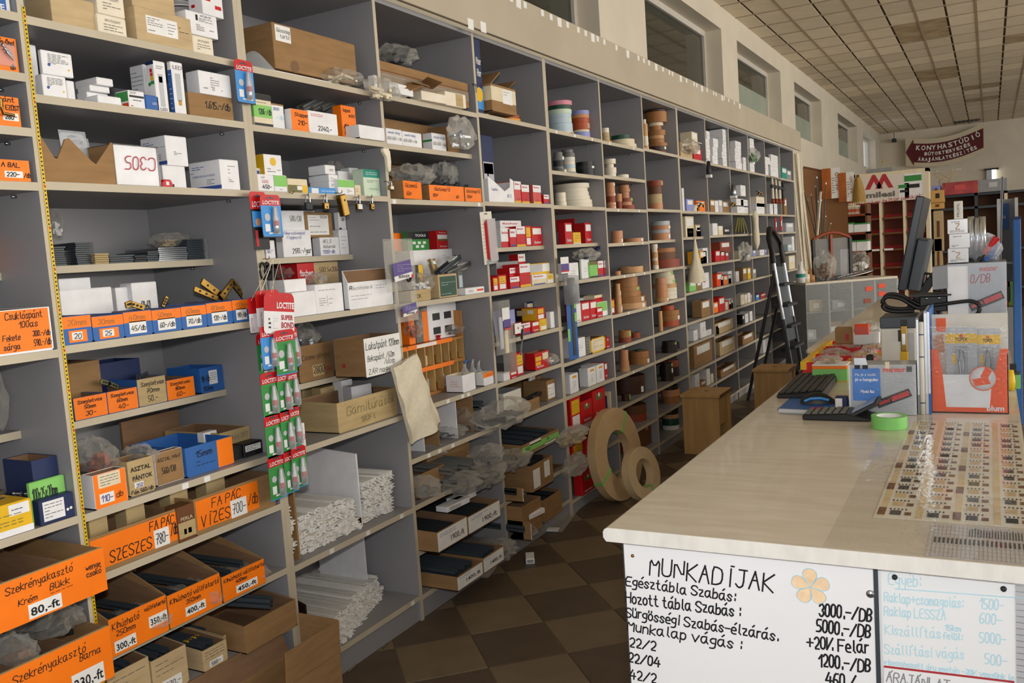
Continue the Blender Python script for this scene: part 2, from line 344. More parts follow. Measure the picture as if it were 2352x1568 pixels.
# ================================================================ service counter
TZ=.87;cx0,cy0,cy1,cx1=1.572,-1.322,-2.075,4.3
ctr=thing('service_counter','long counter with a pale marbled worktop and white end panel','counter',(cx0,cy0,0))
lam=mt('worktop_laminate','d3cab9',.3,.1,7,stretch=(5,.8,1),col2='c3b8a4',coat=.15)
G().prism([(-.006,TZ-.028),(0,TZ-.02),(0,TZ-.009),(-.003,TZ-.003),(-.009,TZ),(cy1-cy0,TZ),(cy1-cy0,TZ-.028)],.002,cx1-cx0,'x').make('worktop',lam,ctr)
G().prism([(-.006,TZ-.028),(0,TZ-.02),(0,TZ-.009),(-.003,TZ-.003),(-.009,TZ),(cy1-cy0,TZ),(cy1-cy0,TZ-.028)],0,.002,'x').make('end_edging',mt('edging_white','e6e4de',.4,.08,12,stretch=(1,3,1)),ctr)
PXE=.03                                                   # end panel set back from the worktop edge
G().box(PXE,PXE+.018,cy1-cy0+.02,-.028,.0,TZ-.028).make('end_panel','white',ctr)
G().box(PXE+.018,cx1-cx0-.02,-.046,-.03,.0,TZ-.028).make('side_panel','offwhite',ctr)
G().box(PXE+.018,cx1-cx0-.02,cy1-cy0+.03,cy1-cy0+.046,0,TZ-.028).make('rear_panel','offwhite',ctr)
G().box(PXE-.002,PXE,-.036,-.0285,.0,TZ-.028).make('dark_edging','dksteel',ctr)
XS=cx0+PXE                                              # plane of the signs
# ================================================================ hand-written price boards on the counter end
def hand(parent,text,p0,p1,h,mat='ink',wd=.004,y=-.0012,name='handwriting',slant=.12,jit=.25):
    dx,dz=p1[0]-p0[0],p1[1]-p0[1];L=math.hypot(dx,dz);g=G();sp=L/max(1e-4,(wtext(text)-1.3)*h/6)
    ribbons(g,text,0,0,h,wd,slant,jit,sp);o=g.make(name,mat,parent,(p0[0],y,p0[1]));o.rotation_euler=(0,-math.atan2(dz,dx),0);return o
def scribble(parent,x0,x1,z0,z1,n,mat='ink',wd=.0012,y=-.001,name='printed_lines'):
    g=G()
    for i in range(n):
        z=z1-(i+.5)*(z1-z0)/n;x=x0
        while x<x1-.001:
            l=min(x1-x,R.uniform(.12,.3)*(x1-x0));g.add([(x,0,z-wd/2),(x+l,0,z-wd/2),(x+l,0,z+wd/2),(x,0,z+wd/2)],[(0,1,2,3)]);x+=l+(x1-x0)*.05
            if R.random()<.15:break
    return g.make(name,mat,parent,(0,y,0))
def sq(u,v,X=XS-.006):
    p=onX(u,v,X);return p
a0,a1=sq(1432,1260),sq(2006,1340);by0,by1=a0.y,a1.y;btop=TZ-.036
bd=thing('price_board','white hand-written work price board with an orange flower screwed to the counter end','sign',(XS,by0,.2),-math.pi/2)
BW=by0-by1
G().box(0,BW,-.006,0,0,btop-.2).make('board',mt('board_white','f2f3f6',.35,.02,3),bd,bevel=.001)
G().box(BW+.0005,BW+.008,-.0066,-.006,0,btop-.2).make('dark_trim','dksteel',bd)
def sl(u,v):p=sq(u,v);return (by0-p.y,p.z-.2)
Yb=-.0063
for t,p,q,h,w_ in (('MUNKADÍJAK',(1492,1319),(1775,1359),.038,.0045),('Egésztábla Szabás:',(1437,1343),(1688,1381),.021,.0040),('Hozott tábla Szabás :',(1437,1382),(1700,1416),.023,.0042),
    ('Sürgösségi Szabás-élzárás.',(1437,1415),(1787,1471),.021,.0040),('Munkalap vágás :',(1441,1447),(1702,1491),.022,.0040),('22/2',(1446,1483),(1505,1494),.021,.0042),('22/04',(1444,1519),(1515,1532),.021,.0045),('42/2',(1446,1557),(1506,1567),.021,.0042),
    ('3000.-/DB',(1882,1413),(2001,1427),.025,.0045),('5000.-/DB',(1876,1450),(1998,1465),.025,.0045),('+20% Felár',(1854,1487),(1994,1500),.024,.0043),('1200.-/DB',(1881,1529),(1998,1543),.025,.0045),('460./',(1897,1571),(1965,1580),.025,.0045),('700./',(1897,1615),(1965,1624),.025,.0045),('42/4',(1446,1594),(1506,1604),.021,.0042)):
    hand(bd,t,sl(*p),sl(*q),h*.9,'ink',w_*.72,Yb,jit=.3)
# flower: five petals with a pale blue outline
fcx,fcz=sl(1862,1347);g=G();gl=G()
for i in range(5):
    t=math.radians(20+72*i);pts=[]
    for k in range(9):
        a=-1+k/4;rr=.034*(1-.12*(1-abs(a)) if False else 1)*(1-.35*abs(a)**3);pts.append((fcx+rr*math.cos(t+a*.58),fcz+rr*math.sin(t+a*.58)))
    P=[(fcx,fcz)]+pts;g.add([(x,Yb,z) for x,z in P],[list(range(len(P)))])
    for q,r2 in zip(P,P[1:]+P[:1]):gl.tube([(q[0],Yb-.0003,q[1]),(r2[0],Yb-.0003,r2[1])],.0007,4,caps=False)
g.make('flower_drawing',mt('petal_orange','f6d6b0',.6,.1,60),bd);gl.make('flower_outline','inkpale',bd)
for (u,v,r2,mm) in ((1453,1276,.004,'brass'),(1999,1364,.008,'steel')):
    x,z=sl(u,v);G().lathe([(0,-.004),(r2*.6,-.0035),(r2,0)],12,(x,Yb+.001,z),axis='y').make('screw',mm,bd)
    G().box(x-r2*.5,x+r2*.5,Yb-.0034,Yb-.0028,z-r2*.12,z+r2*.12).make('screw_slot','dark',bd)
# second sheet with faded blue writing
b0=sq(2022,1316).y;b1=sq(2329,1345).y
bd2=thing('price_sheet','white sheet of faded pale blue writing pinned to the counter end','sign',(XS,b0,.2),-math.pi/2)
G().box(0,b0-b1,-.0015,0,0,btop-.203).make('sheet',mt('sheet_white','eef0f2',.6,.02,3),bd2)
def s2(u,v):p=sq(u,v,XS-.002);return (b0-p.y,p.z-.2)
for t,p,q,h in (('Egyéb:',(2040,1342),(2114,1348),.022),('Raklap+csomagolás:',(2031,1381),(2212,1396),.018),('1500-',(2250,1396),(2304,1402),.019),('Raklap LESSZA',(2031,1413),(2172,1424),.018),('600-',(2250,1431),(2300,1436),.019),('Kiszállítás',(2033,1456),(2160,1466),.018),('15km',(2170,1446),(2206,1450),.010),('felül:',(2166,1466),(2210,1470),.012),('5000-',(2250,1475),(2310,1480),.019),('Szállítási vágás',(2032,1500),(2214,1514),.018),('500-',(2262,1524),(2312,1529),.019),('visszahozott áru esetén -20% veszünk le',(2030,1525),(2328,1562),.010)):
    hand(bd2,t,s2(*p),s2(*q),h*.92,'inkpale',.0018,-.0018)
hand(bd2,'-',s2(2030,1352),s2(2320,1374),.004,'inkpale',.002,-.0018,'underline')
g=G()
P=[s2(2030,1530),s2(2330,1566),s2(2330,1640),s2(2026,1604)]
for q,r2 in zip(P,P[1:]+P[:1]):g.obox(((q[0]+r2[0])/2,-.002,(q[1]+r2[1])/2),((r2[0]-q[0])/2,0,(r2[1]-q[1])/2),(0,.0003,0),(0,0,.0018))
g.make('red_frame','inkred',bd2);hand(bd2,'ÁRAJÁNLAT',s2(2036,1564),s2(2180,1585),.018,'grey',.002,-.0018)
for u,v in ((2055,1325),(2305,1352)):
    x,z=s2(u,v);G().lathe([(0,-.005),(.004,-.004),(.005,0)],10,(x,-.0015,z),axis='y').make('pin','dark',bd2)
# ribbed grey panel next to the sheet
c0=sq(2332,1345).y;rp=thing('ribbed_panel','grey ribbed plastic panel on the counter end beside the faded sheet','panel',(XS,c0,.2),-math.pi/2)
g=G()
for i in range(60):g.box(0,.16,-.003,0,i*.0105,i*.0105+.009)
g.make('ribs','ltgrey',rp)
# ================================================================ builders for goods
def place(o,org,rz):
    if rz:o.location=Matrix.Rotation(rz,3,'Z') @ o.location;o.rotation_euler.z=rz
    o.location=o.location+Vector(org);return o
def deco(root,org,rz,W,H,items):
    last=None
    for it in items:
        k=it[0];par=last if last and k in 'hst' else root
        if k in 'pq':
            _,a0,a1,b0,b1,mat=it[:6];y=-.0004 if k=='p' else-.0007
            o=G().box(a0*W,a1*W,y,0,b0*H,b1*H).make(it[6] if len(it)>6 else 'label',mat,root)
        elif k=='h':
            _,t,a0,a1,z,h=it[:6];mat=it[6] if len(it)>6 else 'ink';wd=it[7] if len(it)>7 else .0022
            a1=min(a1,a0+(wtext(t)*h*H/6*1.15)/W) ;hh=h*H
            o=hand(par,t,(a0*W,z*H),(a1*W,z*H),hh,mat,wd*.8,-.001)
        elif k=='s':
            _,a0,a1,b0,b1,n=it[:6];mat=it[6] if len(it)>6 else 'grey2'
            o=scribble(par,a0*W,a1*W,b0*H,b1*H,n,mat,min(.0018,(b1-b0)*H/n*.4),-.001)
        elif k=='t':
            _,t,a0,a1,z,h,mat=it[:7]
            o=printed(t,h*H,mat,par,(a0*W,-.001,z*H),bold=it[7] if len(it)>7 else 0,width=(a1-a0)*W,shear=it[8] if len(it)>8 else 0)
        elif k=='d':
            _,a,b,r,mat=it[:5];o=G().lathe([(0,-.0009),(r*H,-.0009)],14,(a*W,0,b*H),axis='y').make('emblem',mat,root)
        if par is root:place(o,org,rz)
        if k in 'pq':last=o
def gap(c,z):
    # lowest board above a height, in the bay at c
    for k in range(14):
        if c<UX[k]:return min([t-.022 for t in ((q[0] if isinstance(q,tuple) else q) for q in SH[k]) if t>z+.03]+[TOPZ-.02])
    return TOPZ
def floor_of(c,z):
    for k in range(14):
        if c<UX[k]:return max([t for t in ((q[0] if isinstance(q,tuple) else q) for q in SH[k]) if t<z]+[0])
    return 0
def bay_of(c):
    if c<UX[0]:return .65,UX[0]-.0115
    for k in range(13):
        if UX[k]<=c<UX[k+1]:return UX[k]+(.021 if k in DBL else .0115),UX[k+1]-(.021 if k+1 in DBL else .0115)
    return UX[13]+.012,11.2
def geo(z,yf,uA,uB,uC,vt):
    X0=pX(uB,yf,z);X1=pX(uC,yf,z);zt=pZ(vt,X0,yf) if vt is not None else z+.05
    if z>.02 and yf>-.3 and X1>.7:
        lo,hi=bay_of(pX((uB+uC)/2,0,z));X0=max(X0,lo) if X0<hi-.01 else hi-max(.02,X1-X0);X1=max(min(X1,hi),X0+.008)
        if yf>-.02:zt=min(zt,gap((X0+X1)/2,z)-.002)
    h=max(.006,zt-z);d=uA if uA<1 else pYx(uA,X0,(z+zt)/2)-yf
    return X0,max(.006,X1-X0),min(max(.012,d),.46-yf),h
def C(label,z,yf,uA,uB,uC,vt,mat='white',f=(),l=(),name='carton',cat='box',group=None,rz=0,seam=True,h=None,film=False,lift=0):
    X0,w_,d,hh=geo(z,yf,uA,uB,uC,vt);h=h or hh
    r=thing(name,label,cat,(X0,yf,z+.0006),rz,group)
    G().box(0,w_,0,d,0,h).make('body',mat,r,bevel=min(.0015,h*.15))
    if seam:      # tuck flap on the lid and the line where it folds over the front
        G().box(.002,w_-.002,.002,d*.5,h,h+.0008).make('flap',mat,r);G().box(.002,w_-.002,d*.5+.0015,d-.002,h,h+.0008).make('flap',mat,r)
    deco(r,(0,0,0),0,w_,h,f);deco(r,(0,d,0),-math.pi/2,d,h,l)
    if film:G().box(-.002,w_+.002,-.0026,d+.002,-.0,h+.003).make('shrink_film',FILM(),r)
    return dict(o=r,x=X0,w=w_,d=d,h=h,t=z+h+.0016,y=yf)
def T_(label,z,yf,uA,uB,uC,vt,mat='card',f=(),l=(),name='open_box',cat='box',group=None,rz=0,inner='cardin',bk=1.0,fr=1.0,h=None,lab=None,slope=False,th=.003,d=None):
    # open-topped box: front wall height fr*h, back wall bk*h, sides run between them
    X0,w_,d_,hh=geo(z,yf,uA,uB,uC,vt);d=d or d_;h=h or hh
    r=thing(name,label,cat,(X0,yf,z+.0006),rz,group)
    g=G();hf,hb=h*fr,h*bk
    g.box(0,w_,0,d,0,th)
    def side(x0,x1):
        pts=[(0,0),(d,0),(d,hb),(d*.55 if slope else 0,hb if slope else hf),(0,hf)] if slope else [(0,0),(d,0),(d,hb),(0,hf)]
        g.prism(pts,x0,x1,'x')
    side(0,th);side(w_-th,w_);g.box(th,w_-th,0,th,th,hf);g.box(th,w_-th,d-th,d,th,hb)
    g.make('body',mat,r)
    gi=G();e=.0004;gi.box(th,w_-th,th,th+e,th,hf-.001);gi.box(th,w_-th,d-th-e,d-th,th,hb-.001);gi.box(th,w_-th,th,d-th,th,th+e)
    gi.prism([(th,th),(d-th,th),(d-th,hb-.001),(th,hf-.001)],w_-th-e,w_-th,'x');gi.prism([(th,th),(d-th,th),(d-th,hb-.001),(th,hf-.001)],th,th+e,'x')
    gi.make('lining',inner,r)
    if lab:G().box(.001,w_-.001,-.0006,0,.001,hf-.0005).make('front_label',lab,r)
    deco(r,(0,-.0006 if lab else 0,0),0,w_,hf,f);deco(r,(0,d,0),-math.pi/2,d,min(hf,hb),l)
    return dict(o=r,x=X0,w=w_,d=d,h=h,t=z+h,y=yf,z=z)
ROLLM={}
def roll(label,x,y,z,r,h,mat,group=None,tk=None,a=None,hole=.45,name='edging_roll'):
    key=(round(r,3),round(h,3),mat,hole)
    if key not in ROLLM:g0=G();P_=[(r*hole,0),(r,0),(r,h),(r*hole,h)];[g0.lathe([P_[i],P_[(i+1) % 4]],36) for i in range(4)];ROLLM[key]=g0.mesh('roll',[mat])
    o=link(name,None,None,(x,y,z));tag(o,label,'roll',group);link('band',ROLLM[key],o)
    g=G()
    for q in (.62,.8):g.lathe([(r*q,h+.0004),(r*q+.0012,h+.0004)],24)
    g.make('winding_lines','grey2',o)
    if tk:      # sticker wrapped round the front
        a=a if a is not None else-1.9;w_=min(.9,.03/r);n=5;V=[]
        for i in range(n+1):
            t=a+w_*i/n;V+=[((r+.0008)*math.cos(t),(r+.0008)*math.sin(t),h*.18),((r+.0008)*math.cos(t),(r+.0008)*math.sin(t),h*.82)]
        G().add(V,[(2*i,2*i+2,2*i+3,2*i+1) for i in range(n)]).make('sticker',tk,o)
    return z+h+.0006
def stack(desc,z,yc,u0,u1,rows,group,hole=.45):
    # rows from the bottom: (height m, material, colour word, sideways shift, radius factor, sticker)
    um=(u0+u1)/2;x=pX(um,yc,z);q2=(MR @ (Vector((x,yc,z))-CAM)).z;r=(u1-u0)/2*q2/F
    lo,hi=bay_of(pX(um,0,z));r=min(r,(hi-lo)/2.2,.21);yc=min(max(yc,r*.9),.46-r*1.08);x=pX(um,yc,z);x=min(max(x,lo+r*1.08),hi-r*1.08)
    tot=sum(q[0]+.0006 for q in rows);sc=min(1,(gap(x,z)-z-.004)/tot);rows=[(q[0]*sc,)+tuple(q[1:]) for q in rows]
    n=len(rows);ordn=['bottom','second','third','fourth','fifth','sixth','seventh','eighth','ninth','tenth']
    for i,q in enumerate(rows):
        h,mat,cw=q[:3];dx=q[3] if len(q)>3 else 0;k=q[4] if len(q)>4 else 1;tk=q[5] if len(q)>5 else None
        where='lying alone' if n==1 else ('topmost' if i==n-1 else ('at the bottom' if i==0 else ordn[i]+' from the bottom'))
        z=roll('%s edging roll %s of %s' % (cw,where.replace(' from the bottom',' up'),desc) if n>1 else '%s edging roll lying in %s' % (cw,desc),x+dx,yc,z,r*k,h,mat,group,tk,hole=hole)
    return z
def crumple(sx,sy,sz,seed,n=9,amp=.22,flat=True):
    q=random.Random(seed);g=G();V=[]
    for j in range(n+1):
        ph=math.pi*j/n
        for i in range(2*n):
            t=math.pi*i/n;k=1+q.uniform(-amp,amp) if 0<j<n else 1
            V.append((sx*k*math.sin(ph)*math.cos(t),sy*k*math.sin(ph)*math.sin(t),max(-.92*sz,-sz*k*math.cos(ph))))
    F_=[(j*2*n+i,j*2*n+(i+1) % (2*n),(j+1)*2*n+(i+1) % (2*n),(j+1)*2*n+i) for j in range(n) for i in range(2*n)]
    g.add(V,F_,0,not flat);return g
NB=[0]
def bag(label,x,y,z,sx,sy,sz,mat=None,fill='dksteel',rz=0,cat='bag',name='plastic_bag',neck=True,group=None):
    # crumpled film bag with its goods showing through and a twisted neck
    NB[0]+=1;s=NB[0]*13
    r=thing(name,label,cat,(x,y,z),rz,group)
    o=crumple(sx,sy,sz,s).make('film',mat or BAG(),r,(0,0,sz*.92))
    if fill:
        q=random.Random(s+1);g=G()
        for i in range(14):
            c=(q.uniform(-.55,.55)*sx,q.uniform(-.55,.55)*sy,q.uniform(.15,1.0)*sz);a=q.uniform(0,3.14);l=q.uniform(.2,.42)*sx;t=min(sy,sz)*q.uniform(.10,.2)
            g.obox(c,(l*math.cos(a),l*math.sin(a)*.6,l*.2*math.sin(a*3)),(-t*math.sin(a),t*math.cos(a),0),(0,0,t))
        k=g.make('contents',fill,r);k['kind']='stuff'
    if neck:crumple(sx*.28,sy*.3,sz*.35,s+2,6,.35).make('neck',mat or BAG(),r,(sx*.8,-sy*.3,sz*.95))
    return r
def bagpx(label,y,u0,u1,v0,v1,**k):      # bag given by its outline in the photo and its distance
    c=onY((u0+u1)/2,(v0+v1)/2,y);xa=onY(u0,(v0+v1)/2,y).x;xb=onY(u1,(v0+v1)/2,y).x;zb=pZ(v1,c.x,y);zt=pZ(v0,c.x,y)
    if y>.0:
        fl=floor_of(onY((u0+u1)/2,(v0+v1)/2,0).x,(zb+zt)/2);zb=max(zb,fl+.003);zt=max(zb+.02,min(zt,gap(c.x,(zb+zt)/2)-.003))
        lo,hi=bay_of(onY((u0+u1)/2,(v0+v1)/2,0).x);hw=min((xb-xa)/2*.85,(hi-lo)/2.3);c.x=min(max(c.x,lo+hw*1.1),hi-hw*1.1);xa,xb=c.x-hw,c.x+hw
    return bag(label,c.x,y,zb,(xb-xa)/2,k.pop('sy',.06),(zt-zb)/2,**k)
def card(label,x,y,z,w_,h,head,body,cat='package',name='blister_card',hf=.28,text=None,rz=0,group=None,sub=None,tmat='white',hole=True,tilt=0):
    # hanging card: printed card with rounded corners and euro slot, header band, clear dome, goods
    r=thing(name,label,cat,(x,y,z-h),rz,group);r.rotation_euler=(tilt,0,rz)
    c=w_*.16
    def rr(x0,x1,z0,z1,tl,bl):
        P=[]
        for cx_,cz_,rad,a0 in ((x1-bl,z0+bl,bl,-90),(x1-tl,z1-tl,tl,0),(x0+tl,z1-tl,tl,90),(x0+bl,z0+bl,bl,180)):
            if rad<1e-5:P.append((cx_,cz_));continue
            for k in range(5):t=math.radians(a0+22.5*k);P.append((cx_+rad*math.cos(t),cz_+rad*math.sin(t)))
        return P
    zs=h*(1-hf)
    G().prism(rr(-w_/2,w_/2,0,zs,0,c*.6),-.0006,.0006,'y').make('card',body,r)
    G().prism(rr(-w_/2,w_/2,zs,h,c,0),-.0006,.0006,'y').make('header',head,r)
    if hole:G().prism([(-w_*.2,h*.93),(-w_*.07,h*.93),(0,h*.965),(w_*.07,h*.93),(w_*.2,h*.93),(w_*.2,h*.905),(-w_*.2,h*.905)],-.0012,.0012,'y').make('hanging_slot','dksteel',r)
    if text:printed(text,h*hf*.34,tmat,r,(-w_*.42,-.0016,zs+h*hf*.12),width=w_*.84,bold=.0004,shear=.15)
    return r
def glue_tube(r,w_,h,zs,blister=True):
    # little bottle with white cap and red label inside a clear dome
    G().lathe([(0,0),(.0075,.002),(.0085,.02),(.0085,.034)],10,(w_*.08,-.010,h*.06)).make('bottle','silver',r)
    G().lathe([(.0086,.024),(.0086,.040)],10,(w_*.08,-.010,h*.06)).make('bottle_label','red',r)
    G().lathe([(.0086,.04),(.0045,.058),(.0038,.08),(0,.082)],10,(w_*.08,-.010,h*.06)).make('cap','white',r)
    G().box(-w_*.36,-w_*.12,-.0013,-.0007,h*.12,h*.3).make('back_print','white',r)
    G().lathe([(0,-.0016),(w_*.14,-.0016)],12,(-w_*.22,0,h*.46),axis='y').make('picture','ltgrey',r)
    G().box(-w_*.2,w_*.36,-.0014,-.0007,h*.06,h*.1).make('print_strip','white',r)
    if blister:G().lathe([(.0105,.0),(.0115,.02),(.0115,.05),(.006,.085),(0,.087)],12,(w_*.08,-.011,h*.055)).make('blister',CLEAR(),r)
def bar(name,label,cat,a,b,wy,wz,mat,group=None):
    # straight channel-section bar between two points
    a=Vector(a);b=Vector(b);d=b-a;o=thing(name,label,cat,a,0,group);u=d.normalized();s=u.cross(Vector((0,0,1))).normalized();t=s.cross(u)
    g=G();L=d/2;g.obox(L,L,s*wy/2,t*wz*.12);
    for k in (-1,1):g.obox(L+s*k*wy*.42,L,s*wy*.08,t*wz/2)
    g.make('channel',mat,o);return o
def hookpart(parent,x,y,z,l=.02):return G().tube([(x,y+.012,z+.004),(x,y,z+.004),(x,y-l*.6,z),(x,y-l,z+.004),(x,y-l,z+.012)],.0014,6).make('hook','brass',parent)
# ================================================================ goods: bays beside the tape measure
GO='goods in the open bays'
Sx=lambda a0,a1,b0,b1,n,m='grey2':('s',a0,a1,b0,b1,n,m)
# --- bay before the tape measure
C('white carton with a blue CE mark on the top shelf by the tape measure',2.068,.02,.2,-60,29,-60,'white',f=[('p',.1,.88,.0,.98,'blue'),('t','CE',.5,.82,.06,.2,'white',.0004)])
def ob(label,z,yf,uB,uC,vt,f,**k):return T_(label,z,yf,.22,uB,uC,vt,'card',f=f,lab='orange',inner='cardin',group='orange fronted price boxes',**k)
q=ob('orange fronted box holding a packet of steel screws',1.928,.01,-58,45,71,[('h','Réz-Ónat',.55,.95,.78,.14),('h','db',.8,.9,.08,.14),('h','90-',.2,.5,.1,.2)])
C('clear packet of steel screws on an orange box front',1.94,.006,.004,-40,40,90,CLEAR(),name='screw_packet',cat='packet',seam=False)
for i in range(3):
    a=onY(6+i*5,104+i*8,.0);b=onY(26+i*3,122+i*8,.0);o=thing('steel_screw','steel hinge screw in the clear packet on orange box','screw',a,0,'screws in the clear packet');d=b-a
    g=G().tube([(0,0,0),tuple(d)],.0022,6);g.make('shank','steel',o);G().tube([(0,0,0),tuple(-d*.1)],.005,8).make('head','steel',o)
ob('orange fronted box for silver hinges with a 280 price tag',1.80,.01,-55,50,212,[('h','pánt',.55,.95,.82,.15),('h','réz EZÜST',.5,.98,.56,.15),('p',.6,.95,.2,.46,'paper','price_tag'),('h','280-',.64,.9,.25,.16)])
o=thing('bent_hinge','bent brass hinge piece lying before the 280 orange box','hardware',onY(4,262,-.004));G().tube([(0,0,.02),(.004,0,.002),(.03,0,0)],.004,6).make('leaf','brass',o);G().tube([(0,0,.02),(0,0,.034)],.006,8).make('knuckle','brass',o)
ob('orange fronted open box marked A BAL with a 220 tag',1.672,.01,-50,72,362,[('h','A BAL',.45,.95,.66,.2),('p',.5,.85,.18,.48,'paper','price_tag'),('h','220-',.53,.82,.24,.18),('h','/db',.86,.99,.2,.2)],bk=1.35)
C('orange price card for walnut hinges at 670',1.465,.195,.05,-60,62,549,'orange',f=[('h','DIÓPÁNT',.5,.95,.76,.13),('h','0-AS 7088',.46,.98,.48,.13),('h','670.-',.5,.9,.14,.2)],name='price_card',cat='sign')
T_('white box with an orange sheet for 100 hinges',1.268,.0,.2,-6,124,716,'white',f=[('p',.0,.97,.05,.98,'orange','orange_sheet'),('h','Csuklóspánt',.2,.85,.78,.15),('h','100as',.42,.75,.58,.14),('h','Fekete',.12,.42,.32,.12),('h','300.-/db',.65,.96,.36,.12),('h','sárga',.12,.4,.12,.12),('h','590.-/db',.65,.96,.14,.14)],lab=None)
bagpx('clear bag hanging limp over the short shelf by the tape measure',.24,-10,38,840,985,fill=None,sy=.05)
T_('small dark blue open carton with brown lining',.905,.05,11,82,140,1060,'dkblue')
C('lime green paper sheet box with price for 1160',.85,.03,0,78,182,1112,'lime',f=[('h','100x25x20mm',.05,.75,.55,.3),('h','1160/db',.35,.8,.15,.3)])
C('yellow fixing box with barcode by the green sheet',.85,.005,.16,-40,79,1178,'yellow',f=[('p',.55,.95,.6,.95,'white'),('s',.6,.9,.66,.9,1,'ink'),('p',0,1,0,.2,'white','band'),('s',.1,.8,.3,.7,4,'olive')])
C('dark blue screw box with a white label',.85,.005,.18,95,182,1152,'dkblue',f=[('p',.1,.72,.12,.9,'white'),('s',.14,.66,.2,.84,5),('d',.8,.35,.06,'white'),('d',.9,.38,.06,'white')])
q=random.Random(3)
scr=G().tube([(0,0,0),(.04,0,0)],.0032,6).tube([(-.004,0,0),(0,0,0)],.0065,6).mesh('screw','steel')
for i in range(22):
    p=onY(q.uniform(0,84),q.uniform(1128,1160),.07+q.uniform(0,.05));o=tag(link('loose_screw',scr,None,p),'loose zinc screw in the pile behind the yellow box','screw','loose screws');o.rotation_euler=(0,q.uniform(-.3,.3),q.uniform(0,6.28))
def big(label,z,uC,vt,h,texts):
    yf=-.12;X1=pX(uC,yf,z);X0=X1-.42;r=thing('open_box',label,'box',(X0,yf,z),0,'big orange price boxes');w_=.42;d=.40;th=.004
    g=G();g.box(0,w_,0,d,0,th);g.box(0,th,0,d,th,h);g.box(w_-th,w_,0,d,th,h);g.box(th,w_-th,0,th,th,h);g.box(th,w_-th,d-th,d,th,h);g.make('body','card',r)
    G().box(0,w_+.001,-.0015,0,0,h+.001).make('front_label','orange',r);G().box(.0,w_,0,.008,h,h+.002).make('tape','kraft',r)
    for i in (1,2):G().box(w_*i/3-.002+.06,w_*i/3+.002+.06,th,d-th,th,h*.92).make('divider','cardin',r)
    deco(r,(0,-.0015,0),0,w_,h,texts);return r
big('big orange fronted box of wardrobe hangers priced 80 ft',.685,246,1257,.103,[('h','Szekrényakasztó',.42,.8,.74,.16),('h','Bükk',.66,.8,.5,.14),('h','wenge',.88,.97,.62,.12),('h','csokó',.88,.97,.46,.12),('h','Krém',.48,.6,.42,.12),('p',.53,.72,.04,.36,'paper','price_tag'),('t','80,-ft',.54,.705,.1,.18,'ink',.0005),('s',.66,.8,.4,.45,1,'redbrown')])
big('big orange fronted box of brown wardrobe hangers priced 230 ft',.47,262,1426,.125,[('h','Szekrényakasztó',.42,.84,.74,.15),('h','Barna',.8,.93,.6,.13),('p',.74,.94,.02,.4,'paper','price_tag'),('t','230,-ft',.75,.93,.1,.2,'ink',.0005)])
bagpx('clear bag of dark hangers in the 230 ft box',.05,55,215,1372,1440,sy=.1,fill='black');bagpx('clear bag bulging from the front corner of the 230 ft box',-.02,-10,70,1455,1535,sy=.08,fill='brown')
# --- bay with the tape measure, top shelf
z=2.066
C('tan carton with plain sides on the top shelf',z,.03,60,122,224,-18,'tan')
def spot(label,z,yf,uA,uB,uC,vt,**k):return C(label,z,yf,uA,uB,uC,vt,'ivory',f=[('t','SPOTLIGHT',.25,.8,.68,.13,'grey2'),('s',.2,.85,.2,.6,3)],group='spotlight cartons',**k)
b=spot('spotlight carton, lower of the pair beside the plain tan carton',z,.02,.09,227,293,30);spot('spotlight carton, upper of the pair beside the plain tan carton',b['t'],.02,.09,225,288,-22)
b=C('dented tan carton with a printed barcode label',z,.005,288,316,445,12,'tan',f=[('p',.18,.73,.28,.8,'paper'),('s',.2,.46,.5,.76,4),('s',.2,.32,.32,.42,1,'ink'),('s',.55,.7,.34,.72,4),('q',.78,.95,.45,.68,'tan'),('s',.76,.94,.46,.7,2,'ink')])
C('tan carton lying on the barcode labelled tan carton',b['t'],.03,.12,305,404,-40,'tan')
b=spot('spotlight carton beneath the lamp drawing carton',z,.01,.1,445,492,80)
b=C('white carton with a lamp drawing and barcode',b['t'],.006,400,431,502,22,'white',f=[('s',.4,.85,.62,.8,3),('s',.3,.55,.2,.5,4),('p',.3,.37,.65,.9,'ink','lamp_drawing'),('s',.72,.95,.2,.42,1,'ink'),('t','HC20-CP',.45,.8,.84,.1,'ink')])
C('white carton with small red stripes topping a stack',b['t'],.004,434,467,517,-28,'white',f=[('p',.1,.4,.55,.7,'red','stripe'),('p',.6,.9,.3,.45,'red','stripe'),('p',.55,.8,.8,.92,'red','stripe')],l=[('p',.2,.45,.3,.42,'red','stripe'),('p',.6,.85,.6,.72,'red','stripe')],rz=.05)
o=thing('lamp_reflector','round white lamp reflector behind the striped carton','lamp',onY(414,22,.16));G().lathe([(.0,.03),(.03,.02),(.045,0),(.047,0),(.047,.004)],20).make('dish','white',o);G().lathe([(.0,.03),(.012,.03),(.012,.045),(0,.045)],12).make('socket','grey',o)
